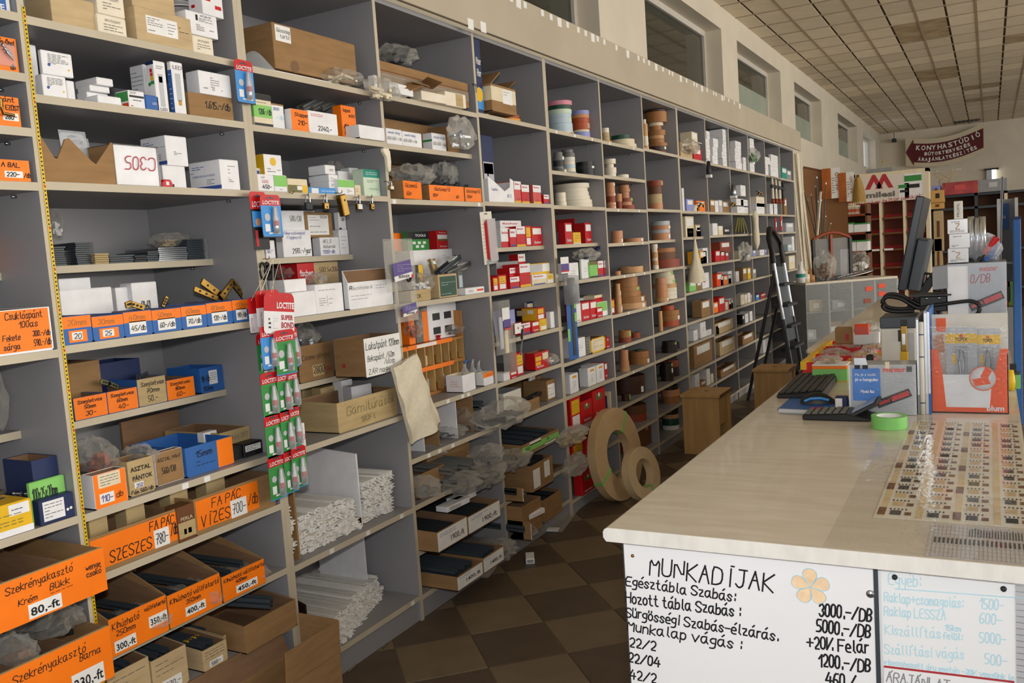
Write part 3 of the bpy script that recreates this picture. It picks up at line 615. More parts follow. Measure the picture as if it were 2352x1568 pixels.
# second shelf
z=1.883;LED=lambda:[('s',.2,.85,.45,.9,7),('d',.22,.42,.07,'inkblue'),('d',.85,.3,.045,'yellow')]
C('plain white carton tucked behind the lamp cartons by the tape',z,.12,.1,74,98,101,'white')
b=C('white lamp carton with a blue oval, lower of two',z,.01,82,101,156,170,'white',f=LED());C('white lamp carton with a blue oval, upper of two',b['t'],.01,94,99,170,114,'white',f=LED())
C('narrow white carton beside the lower lamp carton',z,.03,.06,157,175,185,'white')
b=C('flat white carton, bottom of the three in a stack',z,.07,178,203,252,211,'white',group='flat white cartons');b=C('flat white carton, middle of the three in a stack',b['t'],.06,178,207,253,195,'white',group='flat white cartons');C('flat white carton, top of the three in a stack',b['t'],.05,173,223,261,177,'white',group='flat white cartons')
C('flat white carton lying in front of the stack of three',z,.004,195,226,280,218,'white',group='flat white cartons')
C('bulb carton with green side and barcode',z,.015,266,298,335,207,'white',f=[('p',.05,.95,.62,.74,'dark','band'),('s',.25,.8,.35,.58,1,'ink'),('s',.1,.9,.08,.18,1,'ink'),('s',.1,.8,.8,.95,2)],l=[('p',.05,.95,.4,.95,'green','green_panel'),('p',.5,.95,.05,.3,'inkorange','orange_panel')])
C('small blue LED carton',z,.01,.03,338,367,218,'blue',f=[('t','LED',.45,.8,.4,.16,'white')])
C('tall white bulb carton standing behind the rainbow label one',z,.08,303,340,358,148,'white',l=[('s',.1,.9,.5,.9,5)])
C('tall LED bulb carton with an energy rainbow on its side',z,.01,340,363,390,139,'white',f=[('p',.3,.7,.1,.75,'ltgrey','bulb_picture'),('p',.35,.65,.58,.7,'rust','bulb_cap'),('t','LED',.2,.8,.02,.06,'ink'),('s',.2,.8,.84,.92,2)],l=[('p',0,1,.93,1,'dkblue','band'),('p',.45,.75,.78,.85,'red','energy_bar'),('p',.45,.8,.70,.77,'inkorange','energy_bar'),('p',.45,.85,.62,.69,'yellow','energy_bar'),('p',.45,.9,.54,.61,'green','energy_bar'),('d',.3,.55,.04,'green')])
C('tall LED bulb carton with a blue side',z,.005,388,403,430,141,'white',f=[('p',.28,.72,.25,.78,'ltgrey','bulb_picture'),('p',.36,.64,.16,.26,'brass','bulb_cap'),('t','LED',.12,.88,.86,.08,'grey2')],l=[('p',0,1,0,.84,'blue','blue_panel'),('s',.2,.8,.05,.8,8,'white')])
b=C('brown carton marked 1.615 per piece',z,.006,430,437,538,211,'card',f=[('h','1.615.-/db',.35,.92,.42,.3,'ink',.003)])
C('white printed carton resting on the brown 1.615 carton',b['t'],.006,428,460,533,161,'white',f=[('s',.35,.62,.3,.8,5),('s',.12,.3,.2,.34,1,'ink'),('t','CE',.38,.46,.2,.12,'ink'),('s',.66,.8,.2,.3,1,'ink')])
# third shelf: torn box, shrink-wrapped white carton, glass-blister packs
z=1.675;yf=.006;X0,X1=pX(103,yf,z),pX(270,yf,z);w_=X1-X0
r=thing('torn_box','brown corrugated box with a zigzag torn front','box',(X0,yf,z+.0006));H=.095
g=G();g.prism([(0,0),(w_,0),(w_,H*1.12),(w_*.97,H*1.15),(w_*.72,H*.52),(w_*.66,H*.6),(w_*.38,H*1.16),(w_*.33,H*1.12),(w_*.2,H*.6),(w_*.16,H*.62),(0,H*1.2)],0,.005,'y')
g.box(0,.004,.005,.22,0,H*1.1);g.box(w_-.004,w_,.005,.22,0,H*1.1);g.box(0,w_,.005,.22,0,.004);g.make('body','card',r)
G().prism([(w_*.25,.004),(w_*.98,.004),(w_*.98,H*1.0),(w_*.75,H*1.02),(w_*.72,H*1.5),(w_*.3,H*1.45)],.215,.22,'y').make('back_wall','cardin',r)
for i,(xa,xb,zt,tl) in enumerate(((.02,.2,1.55,.12),(.62,.97,1.52,-.06),(.9,1.12,1.4,-.1))):
    o=card('clear blister pack with red print sticking out of the torn box, '+('by the tape measure','marked KREATOR','beside the white carton')[i],X0+w_*(xa+xb)/2,.07+.03*i,z+H*zt,w_*(xb-xa),.12,'white','white',text='KREATOR' if i==1 else None,tmat='ink',group='blister packs in the torn box',tilt=-.1)
    G().box(-w_*(xb-xa)*.55,w_*(xb-xa)*.55,-.004,-.0035,-.003,.125).make('clear_shell',CLEAR(),o);G().lathe([(0,-.002),(.016,-.002)],14,(-.005,0,.05),axis='y').make('red_emblem','red',o)
b=C('shrink-wrapped white carton with red C305 written upside down',z,.004,.12,270,368,332,'white',film=True)
g=G();ribbons(g,'C305',0,0,.034,.0028);o=g.make('handwriting','inkred',b['o'],(b['w']*.93,-.0032,b['h']*.72));o.rotation_euler=(0,math.pi,0)
bl=lambda:[('p',0,1,.04,.16,'inkblue','blue_stripe'),('s',.1,.55,.72,.86,2,'inkblue'),('s',.0,1,.62,.65,1,'inkblue'),('s',.55,.8,.2,.4,3)]
b=C('white clip carton with blue stripes, lower of two stacked',z,.05,330,378,430,380,'white',l=bl(),group='blue striped clip cartons');C('white clip carton with blue stripes, upper of two stacked',b['t'],.05,325,385,434,311,'white',l=bl(),f=[('s',.35,.7,.35,.5,3)],group='blue striped clip cartons')
C('white clip carton with a navy band and brick drawing beside the tape cassette',z,.008,436,510,553,366,'white',f=[('s',.4,.8,.5,.85,3),('s',.4,.75,.25,.42,3)],l=bl()+[('t','LAMBÉRIA FELFOGATÓ KAPOCS',.1,.82,.48,.07,'inkblue')])
p=onY(386,426,.012);r=thing('pocket_tape','small red pocket tape measure in front of white cartons','tape measure',(p.x,p.y,z));G().prism([(-.018,0),(.018,0),(.018,.012),(.012,.022),(-.01,.022),(-.018,.014)],0,.018,'y').make('case','red',r,bevel=.002);G().box(.016,.024,.002,.016,0,.01).make('mouth','black',r);G().box(-.006,.004,-.001,0,.006,.016).make('label','white',r)
# fourth (short) shelf: stacks of perforated plates
z=1.475;yf=.2
def plates(label,uB,uC,vt,d,mat,y=yf,n=None,holes=True,group='stacks of perforated plates'):
    X0,w_,d,h=geo(z,y,d,uB,uC,vt);r=thing('plate_stack',label,'metal plates',(X0,y,z+.0006),0,group);n=n or max(3,int(h/.0055));t=h/n
    me=G().box(0,w_,0,d,0,t*.84).mesh('plate',mat,.0004)
    for i in range(n):link('plate',me,r,(R.uniform(-.0015,.0015),R.uniform(-.002,.002),i*t))
    if holes:
        g=G()
        for i in range(4):
            for j in range(2):g.lathe([(0,0),(.0028,0)],8,(w_*(i+.5)/4,d*(j+.5)/2,h+.0004))
        g.make('holes','black',r)
    return r
plates('dark perforated plates stacked tight against the taped upright',123,153,566,.10,'dksteel');plates('low stack of dark perforated plates behind a shiny one',150,178,575,.1,'dark',.24);plates('tall stack of dark perforated plates',178,219,556,.14,'dksteel',.215)
plates('small stack of kraft faced plates',219,251,582,.05,'kraft',holes=False);plates('widest stack of dark plates with rows of holes',253,311,586,.17,'dksteel',.205);plates('low dark plates beside the widest stack',311,338,586,.12,'dark');plates('dark plates beside the shiny plates',340,366,577,.14,'dksteel')
plates('shiny zinc plates under bubble wrap',367,432,568,.15,'steel',holes=False);plates('dark edged plates next to the grey end stack',434,470,549,.15,'dksteel',.205,12,False);plates('pale grey plates at the end of the plate shelf',473,500,548,.15,'grey',.205,14,False)
bagpx('bubble wrapped bundle lying on the shiny plates',.28,345,442,534,568,sy=.05,fill='kraft',cat='package',neck=False);bagpx('tall clear film sleeve standing by the taped upright',.3,117,136,478,545,sy=.03,fill='paper',neck=False)
# fifth shelf: blue angle-iron trays with orange price fronts
z=1.274
rows=[(145,214,729,'20mm','20',1),(216,287,728,'30mm','25',1),(288,352,718,'40mm','45/db',0),(353,419,713,'50mm','60-/db',0),(420,477,705,'60mm','70/db',0),(478,536,697,'80mm','120-/db',0),(537,577,690,'100mm','170-/db',0)]
for a,b,v,s,p,o_ in rows:
    f=[('p',0,1,.56,.98,'orange','orange_label'),('h',s,.18,.85,.66,.2,'oak',.0022)]
    f+=[('p',.2,.82,.06,.48,'orange','orange_tag'),('q',.3,.66,.14,.42,'paper','star_tag'),('h',p,.36,.6,.18,.18)] if o_ else [('p',.18,.78,.1,.6,'paper','price_tag'),('h',p,.24,.74,.22,.2)]
    T_('blue tray with orange front for %s angles' % s,z,.004,.2,a,b,v,'blue',f=f,inner='cardin',group='blue angle trays')
C('long white lidless carton behind the 20 mm and 30 mm trays',z,.16,142,150,268,668,'white');C('white carton leaning behind the long white one',z,.26,.08,150,222,642,'white');C('white carton tagged 60x60',z,.2,280,313,370,651,'white',f=[('p',.25,.7,.3,.7,'paper'),('h','60x60',.3,.65,.4,.2,'ink',.003)]);C('small white carton tagged 50x50',z,.22,.06,276,309,662,'white',f=[('h','50x50',.3,.9,.2,.25,'ink',.003)])
def bracket(label,y,pts,wd,mat='brass',thk=.003):
    P=[onY(u,v,y) for u,v in pts];r=thing('angle_bracket',label,'bracket',P[0],0,'brass angle brackets');N=Vector((0,1,0))
    for a,b in zip(P,P[1:]):
        d=b-a;s=Vector((-d.z,0,d.x)).normalized();g=G();g.obox((a+b)/2-P[0],d/2+d.normalized()*wd*.3,N*thk,s*wd/2);g.make('leg',mat,r,bevel=.001)
        gh=G()
        for t in (.2,.5,.8):c=a+d*t-P[0];gh.lathe([(0,-.0045),(.0035,-.0045)],8,tuple(c),axis='y')
        gh.make('screw_holes','black',r)
    return r
bracket('pale pink plated bracket lying slanted over the 60 mm tray',.06,[(448,664),(497,685)],.016,'brass');bracket('broad brass bracket leaning behind the pink plated one',.09,[(466,648),(515,684)],.022,'brass');bracket('brass bracket bent like a roof over the 100 mm tray',.08,[(510,680),(534,648),(560,682)],.02,'brass')
bracket('brass bracket poking out of the 40 mm tray',.08,[(291,700),(300,697),(328,706)],.016,'brass');bracket('narrow brass bracket upright in the 50 mm tray',.08,[(374,702),(382,683)],.011,'brass');
# sixth (short) shelf: angle irons
z=1.051
for a,b,v,lab,L1,p in ((173,249,907,'orange','50mm','30-'),(250,319,888,'orange','60mm','40-'),(320,385,873,'kraft','70mm','50.-'),(386,449,857,'orange','80mm','60-')):
    T_('%s fronted tray of %s angle irons priced %s' % (lab,L1,p.strip('.-')),z,.194,.2,a,b,v,'blue',f=[('h','Szegletvas',.12,.92,.72,.14),('h',L1,.3,.75,.46,.15),('h',p,.32,.65,.14,.2)],lab=lab,group='angle iron trays',h=.062 if lab=='orange' else None)
T_('blue tray marked 90 per piece and 100 mm',z,.194,385,463,545,847,'blue',f=[('h','90-/db',.06,.4,.45,.22),('h','100mm',.08,.5,.08,.18),('p',.38,.74,.3,.85,'paper'),('s',.42,.7,.36,.78,5)],inner='blue')
T_('blue carton standing with its flap up behind the angle irons',z,.32,.12,230,330,838,'dkblue',inner='dkblue');T_('brown open carton behind the 50 mm angle irons',z,.3,.14,163,240,838,'card')
bracket('dark angle iron sticking out of the 60 mm tray',.27,[(233,876),(250,880),(268,888)],.014,'olive');bracket('brass angle iron resting across the 70 mm tray',.27,[(320,868),(338,857)],.012,'dksteel')
# seventh shelf: table hinges
z=.847
bagpx('clear bag of fittings at the tape end of the table hinge shelf',.12,176,256,1002,1085,sy=.08,fill='redbrown')
T_('white box with orange front and a 110 tag',z,.0,189,221,295,1094,'white',f=[('p',.14,.82,.58,.98,'cream','printed_label'),('s',.2,.76,.62,.94,4),('p',.14,.58,.12,.42,'paper','star_tag'),('h','110-',.18,.52,.18,.18,'purple',.0028),('h','db',.64,.84,.2,.16)],lab='orange')
T_('kraft taped box marked ASZTAL PÁNTOK',z,.02,250,300,358,1062,'kraft',f=[('t','ASZTAL',.1,.9,.68,.13,'ink',.0004),('t','PÁNTOK',.14,.92,.42,.13,'ink',.0004),('p',.2,.55,.2,.36,'paper','star_tag'),('h','350',.25,.5,.22,.1,'purple'),('h','Fém 560/db',.05,.9,.05,.1)])
bagpx('clear bag of hinges in the kraft taped box',.09,290,352,1020,1068,sy=.06,fill='dksteel')
T_('brown box marked table hinge 560 with a white left edge',z,.04,340,362,424,1044,'white',f=[('h','ASZTAL PÁNT',.08,.92,.72,.1,'ink',.0016),('h','560/DB',.2,.7,.34,.18,'ink',.0022)],lab='card')
T_('blue tray with an orange corner label on the table hinge shelf',z,.03,300,431,538,1031,'blue',f=[('p',.66,1,.02,.98,'orange','orange_label'),('h','15mm',.2,.55,.6,.2,'ink',.003),('s',.2,.6,.25,.5,2,'ink')],inner='blue')
C('folded white leaflet standing in the blue tray',z+.06,.14,.03,470,500,995,'paper',seam=False,name='leaflet',cat='leaflet');C('small dark brown block in the blue tray',z+.06,.1,.03,500,514,1008,'walnut',seam=False,name='block',cat='block')
T_('kraft box of samples with faint writing at the glue end of the hinge shelf',z+.035,.1,380,508,606,996,'kraft',f=[('h','garnitúra 2072',.1,.9,.4,.3,'grey2',.0015)]);C('black carton with a white label under the kraft sample box',z,.05,.1,562,612,1022,'black',f=[('p',.08,.9,.4,.85,'paper'),('s',.12,.8,.46,.8,3)]);C('mesh patterned dark carton beside the black one',z,.06,.1,536,560,1030,'dark',f=[('p',.9,1,0,1,'white','edge')])
C('brown cardboard sheet standing behind the table hinges',z,.36,.01,290,420,970,'cardin',seam=False,name='cardboard_sheet',cat='cardboard')
# eighth shelf: wood stains
z=.682
for lab,uB,uC,vt,t1,t2,pr in (('spirit',200,414,1243,'FA PÁC','SZESZES','780-'),('water',452,634,1148,'FA PÁC','VÍZES','700-')):
    s=lab=='spirit'
    T_('long box of %s based wood stain packets priced %s' % (lab,pr.strip('-')),z,.002,.2,uB,uC,vt,'card',f=[('p',.02,.98 if s else .78,.12,.92,'orange','orange_label'),('h',t1,.66 if s else .2,.95 if s else .55,.62,.24,'ink',.003),('h',t2,.2 if s else .06,.66 if s else .4,.18,.3,'ink',.0034),('q',.7 if s else .42,.88 if s else .62,.1,.6,'paper','price_tag'),('h',pr,.72 if s else .44,.86 if s else .6,.2,.28,'ink',.003),('h','/db',.9 if s else .64,.98 if s else .76,.3,.3,'ink',.003)],group='wood stain boxes')
C('small brown stain packet carton standing between the stain boxes',z,-.004,.05,414,452,1168,'brown',f=[('p',0,1,.1,.55,'kraft','print_panel'),('t','PERLA',.15,.85,.6,.1,'cream'),('p',.3,.45,.2,.35,'red','mark'),('p',.55,.75,.2,.35,'green','mark')])
for i,(a,b,v) in enumerate(((216,258,1172),(300,342,1150),(400,440,1124),(482,524,1100))):C('kraft stain packet standing in the stain boxes, '+('next to the tape','above the word SZESZES','above its price tag','above the word VÍZES')[i],z+.004,.06+.01*i,.05,a,b,v,'kraft',f=[('s',.2,.8,.4,.6,2)],name='stain_packet',cat='packet',group='stain packets')
# ninth level: sliding-rail boxes with cut-away sides
z=.475
for lab,uB,uC,vt,f in (('300 ft and 350 ft',256,389,1426,[('h','Kihúzható',.05,.5,.7,.16),('h','250mm',.1,.42,.5,.14),('p',.06,.42,.08,.38,'paper','price_tag'),('t','300,-ft',.08,.4,.13,.17,'ink',.0005),('h','vállfatartó',.6,.97,.8,.1),('p',.66,.99,.3,.6,'paper','price_tag'),('t','350,-ft',.68,.97,.36,.17,'ink',.0005)]),('400 ft',391,511,1370,[('h','Kihúzható vállfatartó',.04,.96,.72,.14),('h','350mm',.32,.7,.52,.12),('p',.3,.68,.14,.42,'paper','price_tag'),('t','400,-ft',.32,.66,.2,.16,'ink',.0005)]),('450 ft',514,611,1327,[('h','Kihúzható vállfatartó',.04,.98,.74,.14),('h','400mm',.3,.8,.54,.12),('p',.3,.8,.12,.42,'paper','price_tag'),('t','450,-ft',.33,.77,.18,.17,'ink',.0005)])):
    b=T_('orange fronted rail box priced '+lab+{'3':', carrying two price tags','40':' with a bag of rails','45':' next to the white rails'}['3' if lab[0]=='3' else lab[:2]],z,-.04,.36,uB,uC,vt,'card',f=f,lab='orange',bk=1.75,slope=True,group='orange rail boxes')
    for i in range(3):x=b['x']+b['w']*(.2+.3*i);bar('hanger_rail','dark pull-out hanger rail lying in the %s box' % {'3':'two-tag','40':'middle orange','45':'last orange'}['3' if lab[0]=='3' else lab[:2]],'rail',(x,.02,z+.04+.012*i),(x-.02,.3,z+.07),.016,.018,'dksteel','hanger rails')
    bagpx('clear bag of hanger rails in the %s box' % {'3':'two-tag','40':'middle orange','45':'last orange'}['3' if lab[0]=='3' else lab[:2]],.05,uB+12,uC-20,vt-40,vt+15,sy=.1,fill='dksteel')
# tenth shelf: tan trays
z=.285
for i,(uB,uC,vt,t) in enumerate(((258,352,1556,''),(356,435,1521,'270.-'),(469,524,1497,'550.-'),(516,560,1461,'350.-'))):
    b=T_(['tan tray at the bottom beside the tape, its price hidden','tan tray priced 270','tan tray priced 550 with yellow taped rails','tan tray priced 350 behind the 550 one'][i],z,(.0,.0,.0,.05)[i],.3,uB,uC,vt,'tan',f=[('s',.1,.9,.5,.9,3)]+([('p',.25,.8,.08,.36,'paper','price_tag'),('h',t,.32,.75,.14,.14)] if t else []),bk=1.3,group='tan rail trays')
    for k in range(2):
        x=b['x']+b['w']*(.35+.3*k);o=bar('drawer_rail','dark drawer rail lying in the tan tray '+('beside the tape','priced 270','priced 550','priced 350')[i],'rail',(x,b['y']+.03,z+b['h']*.9),(x-.03,.3,z+b['h']*1.2),.02,.022,'dksteel','drawer rails')
        if i==2:G().box(-.012,.012,.06,.075,-.012,.013).make('yellow_tape','yellow',o)
b=T_('brown carton of dark rails at the end of the tan trays',z,-.03,.32,566,684,1440,'card',bk=1.35);x=b['x']+b['w']*.4
o=bar('drawer_rail','dark drawer rail with yellow tape in the brown carton','rail',(x+.06,.0,z+.1),(x-.08,.28,z+.14),.03,.03,'dksteel','drawer rails');G().box(-.06,-.03,.12,.15,.0,.04).make('yellow_tape','yellow',o)
# large open carton on the floor with its flaps up
x0,x1,y0,y1,H=1.62,2.05,-.19,-.03,.215;r=thing('floor_carton','large open brown carton standing on the floor before the shelves','box',((x0+x1)/2,y0,0));a=(x1-x0)/2;d=y1-y0
g=G();g.box(-a,a,0,.005,0,H);g.box(-a,a,d-.005,d,0,H);g.box(-a,-a+.005,.005,d-.005,0,H);g.box(a-.005,a,.005,d-.005,0,H);g.box(-a,a,0,d,0,.005);g.make('body','card',r)
G().obox((a-.12,-.002,H+.053),(.12,0,0),(0,-.004,.052),(0,.002,0)).make('flap','card',r);G().obox((a+.002,d/2,H+.054),(.002,0,0),(0,d/2,0),(0,0,.052)).make('flap','card',r)
G().obox((-.03,d+.012,H+.036),(a-.03,0,0),(0,.014,.036),(0,.002,0)).make('flap','cardin',r);G().obox((-a-.045,d/2,H-.018),(.046,0,.02),(0,d/2,0),(-.001,0,.002)).make('flap','card',r)
G().box(a-.16,a-.10,.006,.0064,H*.6,H*.8).make('red_print','redbrown',r);G().box(-a-.03,-a-.005,.02,.06,H-.002,H-.0).make('white_label','paper',r)
# ================================================================ goods: padlock bay and pigeonhole bay
z=2.06
b=C('big brown carton with a white note and two finger holes',z+.018,.03,560,633,822,50,'card',f=[('p',.03,.2,.62,.97,'paper','note'),('h','Gázszelep',.045,.19,.82,.08,'ink',.0014),('h','tartó',.08,.18,.7,.08,'ink',.0014),('d',.22,.12,.14,'cardin'),('d',.73,.1,.07,'cardin')])
p=onY(604,140,.012);r=thing('paper_sheets','white sheets of paper lying under the big brown carton','paper',(b['x']-.04,.012,z+.001));G().box(-.01,.28,0,.2,0,.004).make('sheet','paper',r);G().box(.02,.31,.01,.18,.004,.008).make('sheet','paper',r)
G().grid(lambda a,c:(-.1+a*.13,c*.1,.002+.075*(1-a)*(1-.3*c)*math.sin(a*2.2+.5)),10,3).make('curled_sheet','paper',r)
bagpx('clear bag of cream fittings beside the big brown carton',.03,735,828,158,197,sy=.06,fill='cream');bagpx('clear film bag draped over the upright beside the corrugated box',-.02,843,912,176,230,sy=.03,fill='cream')
C('small white fitting in its wrapper on top of the draped bag',z,.002,.03,862,886,172,'white',seam=False,name='fitting',cat='fitting')
z=1.879
C('black and cream carton with a lime price band',z,.012,577,586,628,213,'cream',f=[('p',0,1,.82,1,'black','band'),('p',0,1,0,.1,'dark','band'),('p',0,1,.28,.66,'lime','price_band'),('h','1206-/db',.25,.95,.38,.17,'ink',.0024),('s',.1,.7,.7,.78,1)],l=[('p',0,1,.28,.66,'lime','price_band')])
C('white carton with a brown top marked in pale blue',z,.03,.1,628,656,237,'white',f=[('p',0,1,.94,1,'card','brown_top'),('h','/db',.3,.9,.4,.16,'inkpale',.002),('h','3000',.1,.9,.75,.1,'inkblue',.0014)])
T_('white box with an orange front marked stop per 210',z,.01,655,671,712,249,'white',f=[('h','Stopper',.2,.95,.68,.16),('h','210-',.35,.85,.3,.2,'ink',.0026)],lab='orange')
T_('shiny white box marked 2240',z,.008,.16,711,777,253,'white',f=[('h','2240,-',.3,.8,.15,.2,'ink',.0026),('s',.1,.5,.75,.9,2,'redpale')])
for i in range(3):a=onY(690+22*i,250,.18);c=onY(742+12*i,222+6*i,.2);bar('grey_rail','grey plastic rail sticking up behind the shiny white box','rail',a,c,.03,.02,'grey2','grey plastic rails')
C('tall orange price card standing behind the shallow white tray',z,.05,.04,789,822,241,'orange',f=[('h','190-/db',.1,.98,.15,.3,'ink',.0028),('h','lapos',.1,.6,.82,.1),('h','mini',.5,.9,.68,.1)],name='price_card',cat='sign');C('dark grey carton behind the orange 190 card',z,.1,.1,776,800,268,'dark')
T_('shallow plain white tray jutting past the upright',z,-.012,778,826,884,286,'white',inner='white')
z=1.675
C('yellow sided carton with a yellow sun spot',z+.052,.03,588,609,650,354,'white',f=[('d',.5,.68,.2,'yellow'),('s',.15,.6,.15,.4,2,'ink'),('s',.7,.9,.25,.35,1,'ink')],l=[('p',0,1,0,1,'yellow','yellow_side'),('s',.1,.6,.1,.3,1,'ink')])
C('low white and blue carton beneath the yellow sided carton',z,.05,.1,590,640,386,'white',f=[('p',0,.2,.4,.9,'inkblue','mark')])
C('white carton marked 450 at the front of the padlock shelf',z,.006,.05,594,631,400,'white',f=[('h','450-',.25,.8,.15,.22,'ink',.0024),('h','5505',.25,.8,.5,.16,'redpale',.0014),('h','zár',.2,.7,.78,.14,'grey',.0012)])
C('white carton with a lime panel',z,.008,.06,632,661,402,'white',f=[('p',0,1,.32,.98,'lime','lime_panel'),('s',.4,.6,.08,.2,1)])
C('olive and yellow carton with a white note',z,.012,.08,663,708,410,'cream',f=[('p',0,.7,0,.55,'olive','olive_panel'),('p',.72,1,0,.55,'yellow','yellow_panel'),('q',.45,.7,.2,.5,'paper','note')])
b=C('sky blue packet lying under flat white cartons',z,.02,.07,710,772,430,'sky',f=[('p',.1,.35,.1,.9,'white','white_note'),('s',.45,.95,.3,.7,1,'white')],name='packet',cat='packet')
b=C('flat white padlock carton, bottom of the stack of three',b['t'],.03,712,757,778,416,'white',f=[('s',.2,.8,.3,.6,2)],group='flat padlock cartons');b=C('flat white padlock carton, middle of the stack of three',b['t'],.035,709,756,777,401,'white',f=[('s',.2,.8,.3,.6,2)],group='flat padlock cartons');C('flat white padlock carton, top of the stack of three',b['t'],.035,708,748,771,379,'white',f=[('s',.4,.8,.3,.6,2)],group='flat padlock cartons')
C('white carton with a lime top band behind the hung padlocks',z,.012,.06,778,815,412,'white',f=[('p',0,1,.5,.98,'lime','lime_band'),('p',.5,.9,.1,.42,'paper'),('s',.55,.85,.14,.38,3)])
C('teal and white carton with a screw drawing',z,.03,.05,838,875,388,'mint',f=[('p',0,1,.7,1,'teal','teal_band'),('s',.15,.85,.78,.92,2,'white'),('s',.3,.8,.25,.32,1,'teal'),('s',.2,.85,.5,.62,2)],seam=False);C('small cream packet beside the teal carton',z,.03,.03,817,830,425,'cream',f=[('s',.1,.6,.3,.7,2,'redpale')])
for i,(a,bb,v) in enumerate(((782,812,392),(808,836,385))):C('open white carton flap standing up behind the lime banded carton, '+('folded low','by the teal carton')[i],z,.1+.03*i,.05,a,bb,v,'white',seam=False,rz=.1-.2*i,group='white carton flaps')
bagpx('small clear bag of grey fittings behind the teal carton',.2,835,870,378,410,sy=.03,fill='dksteel')
# brass hooks and padlocks along the padlock shelf edge
def padlock(label,u,v0,v1,w_,mat,body='brass',tagm=None,y=-.016):
    top=onY(u,v0,y);zb=pZ(v1,top.x,y);h=top.z-zb;r=thing('padlock',label,'padlock',(top.x,y,zb),0,'padlocks on the shelf edge')
    bh=h*.5;G().box(-w_/2,w_/2,-.007,.007,0,bh).make('body',body,r,bevel=.0025)
    g=G();s=w_*.34;g.tube([(-s,0,bh-.004),(-s,0,h-s)]+[(-s*math.cos(t),0,h-s+s*math.sin(t)) for t in (.5,1.05,1.57,2.1,2.64)]+[(s,0,h-s),(s,0,bh-.004)],.0026,8);g.make('shackle','steel',r)
    G().lathe([(0,-.008),(.003,-.008)],10,(0,0,bh*.35),axis='y').make('keyhole','dark',r)
    if tagm:G().box(-w_*.42,w_*.42,-.0085,-.0075,bh*.1,bh*.85).make('sticker',tagm,r)
    hk=thing('brass_hook','brass screw hook carrying '+label,'hook',(top.x,0,top.z));hookpart(hk,0,-.003,-.003,.018);return r
padlock('the dark wrapped padlock',706,447,482,.030,'dark','dark');padlock('the brass padlock with bright shackle',746,449,481,.022,'brass');padlock('the padlock with a white sticker',822,452,482,.026,'brass','brass','paper');padlock('the smallest brass padlock',852,452,482,.018,'brass');padlock('the padlock with white tag on the upright',896,416,436,.022,'brass','brass','paper',-.02)
for ob_ in [o for o in COL.objects if o.name.startswith('padlock')]:
    if ob_.get('category')=='padlock':ob_['label']={'the dark wrapped padlock':'dark padlock in a clear wrapper hanging from the shelf edge','the brass padlock with bright shackle':'brass padlock with a bright open shackle on the shelf edge','the padlock with a white sticker':'steel shackled padlock with white sticker on the shelf edge','the smallest brass padlock':'smallest brass padlock hanging near the shelf edge end','the padlock with white tag on the upright':'padlock with white tag hooked on the upright panel'}[ob_['label']]
p=onY(782,447,-.02);r=thing('door_closer','big bronze block padlock hanging tilted from the shelf edge','padlock',(p.x,-.02,p.z),0,None);g=G().box(-.016,.016,-.012,.012,-.075,0);o=g.make('body','brass',r,bevel=.003);o.rotation_euler=(0,-.2,0);G().lathe([(0,-.0128),(.004,-.0128)],10,(.006,0,-.02),axis='y').make('keyhole','black',r);hookpart(r,0,.012,.004);r.name='block_padlock'
hk=thing('brass_hook','bare brass hook in the padlock shelf edge','hook',onY(664,445,0));hookpart(hk,0,-.003,0,.018)
# short shelf of white fitting boxes
z=1.467;yf=.194
C('white box marked 2170 with blue writing',z,yf,634,653,718,529,'white',f=[('h','Fékes ajtóvasalat',.05,.8,.84,.1,'inkblue',.0014),('h','Függesztő',.15,.95,.68,.1,'inkblue',.0014),('h','2170.-/gar',.3,.95,.14,.18,'ink',.0024)]);C('white box marked 580 lying on the 2170 box',z+.075,yf+.02,644,650,700,484,'white',f=[('h','580/DB',.35,.85,.6,.2,'grey2',.002)],rz=-.05)
C('small white box beside the glue cards marked only with a price end',z,yf+.01,.1,612,634,553,'white',f=[('h','0.-',.2,.7,.3,.3,'inkblue',.002)])
b=C('low white box marked inner covering 1200',z,yf+.01,718,738,781,546,'white',f=[('h','BELSŐ',.15,.7,.7,.18,'grey2',.0018),('h','Bútorzár',.15,.8,.42,.16,'grey2',.0018),('h','1200-db',.1,.8,.12,.18,'inkblue',.002)])
b2=C('white box with faint pencil writing',z,yf+.01,.1,783,826,528,'white',f=[('s',.15,.75,.2,.8,4,'grey')])
C('brown carton with a white barcode label set on the low white box',b['t'],yf+.02,690,704,766,488,'card',f=[('p',.1,.85,.1,.9,'paper','barcode_label'),('s',.15,.55,.35,.55,1,'ink'),('t','DTLW',.55,.8,.76,.12,'ink'),('s',.15,.75,.15,.28,1,'ink'),('s',.15,.5,.65,.85,2)])
C('white box lying tilted on top of the pencil marked box',b2['t'],yf+.01,768,780,832,488,'white',f=[('p',0,.3,0,.1,'dkblue','band'),('h','600-',.4,.8,.5,.2,'grey',.0016)],rz=.08)
C('loose white leaflet behind the barcode carton',z+.09,.36,.004,700,756,474,'paper',seam=False,name='leaflet',cat='leaflet')
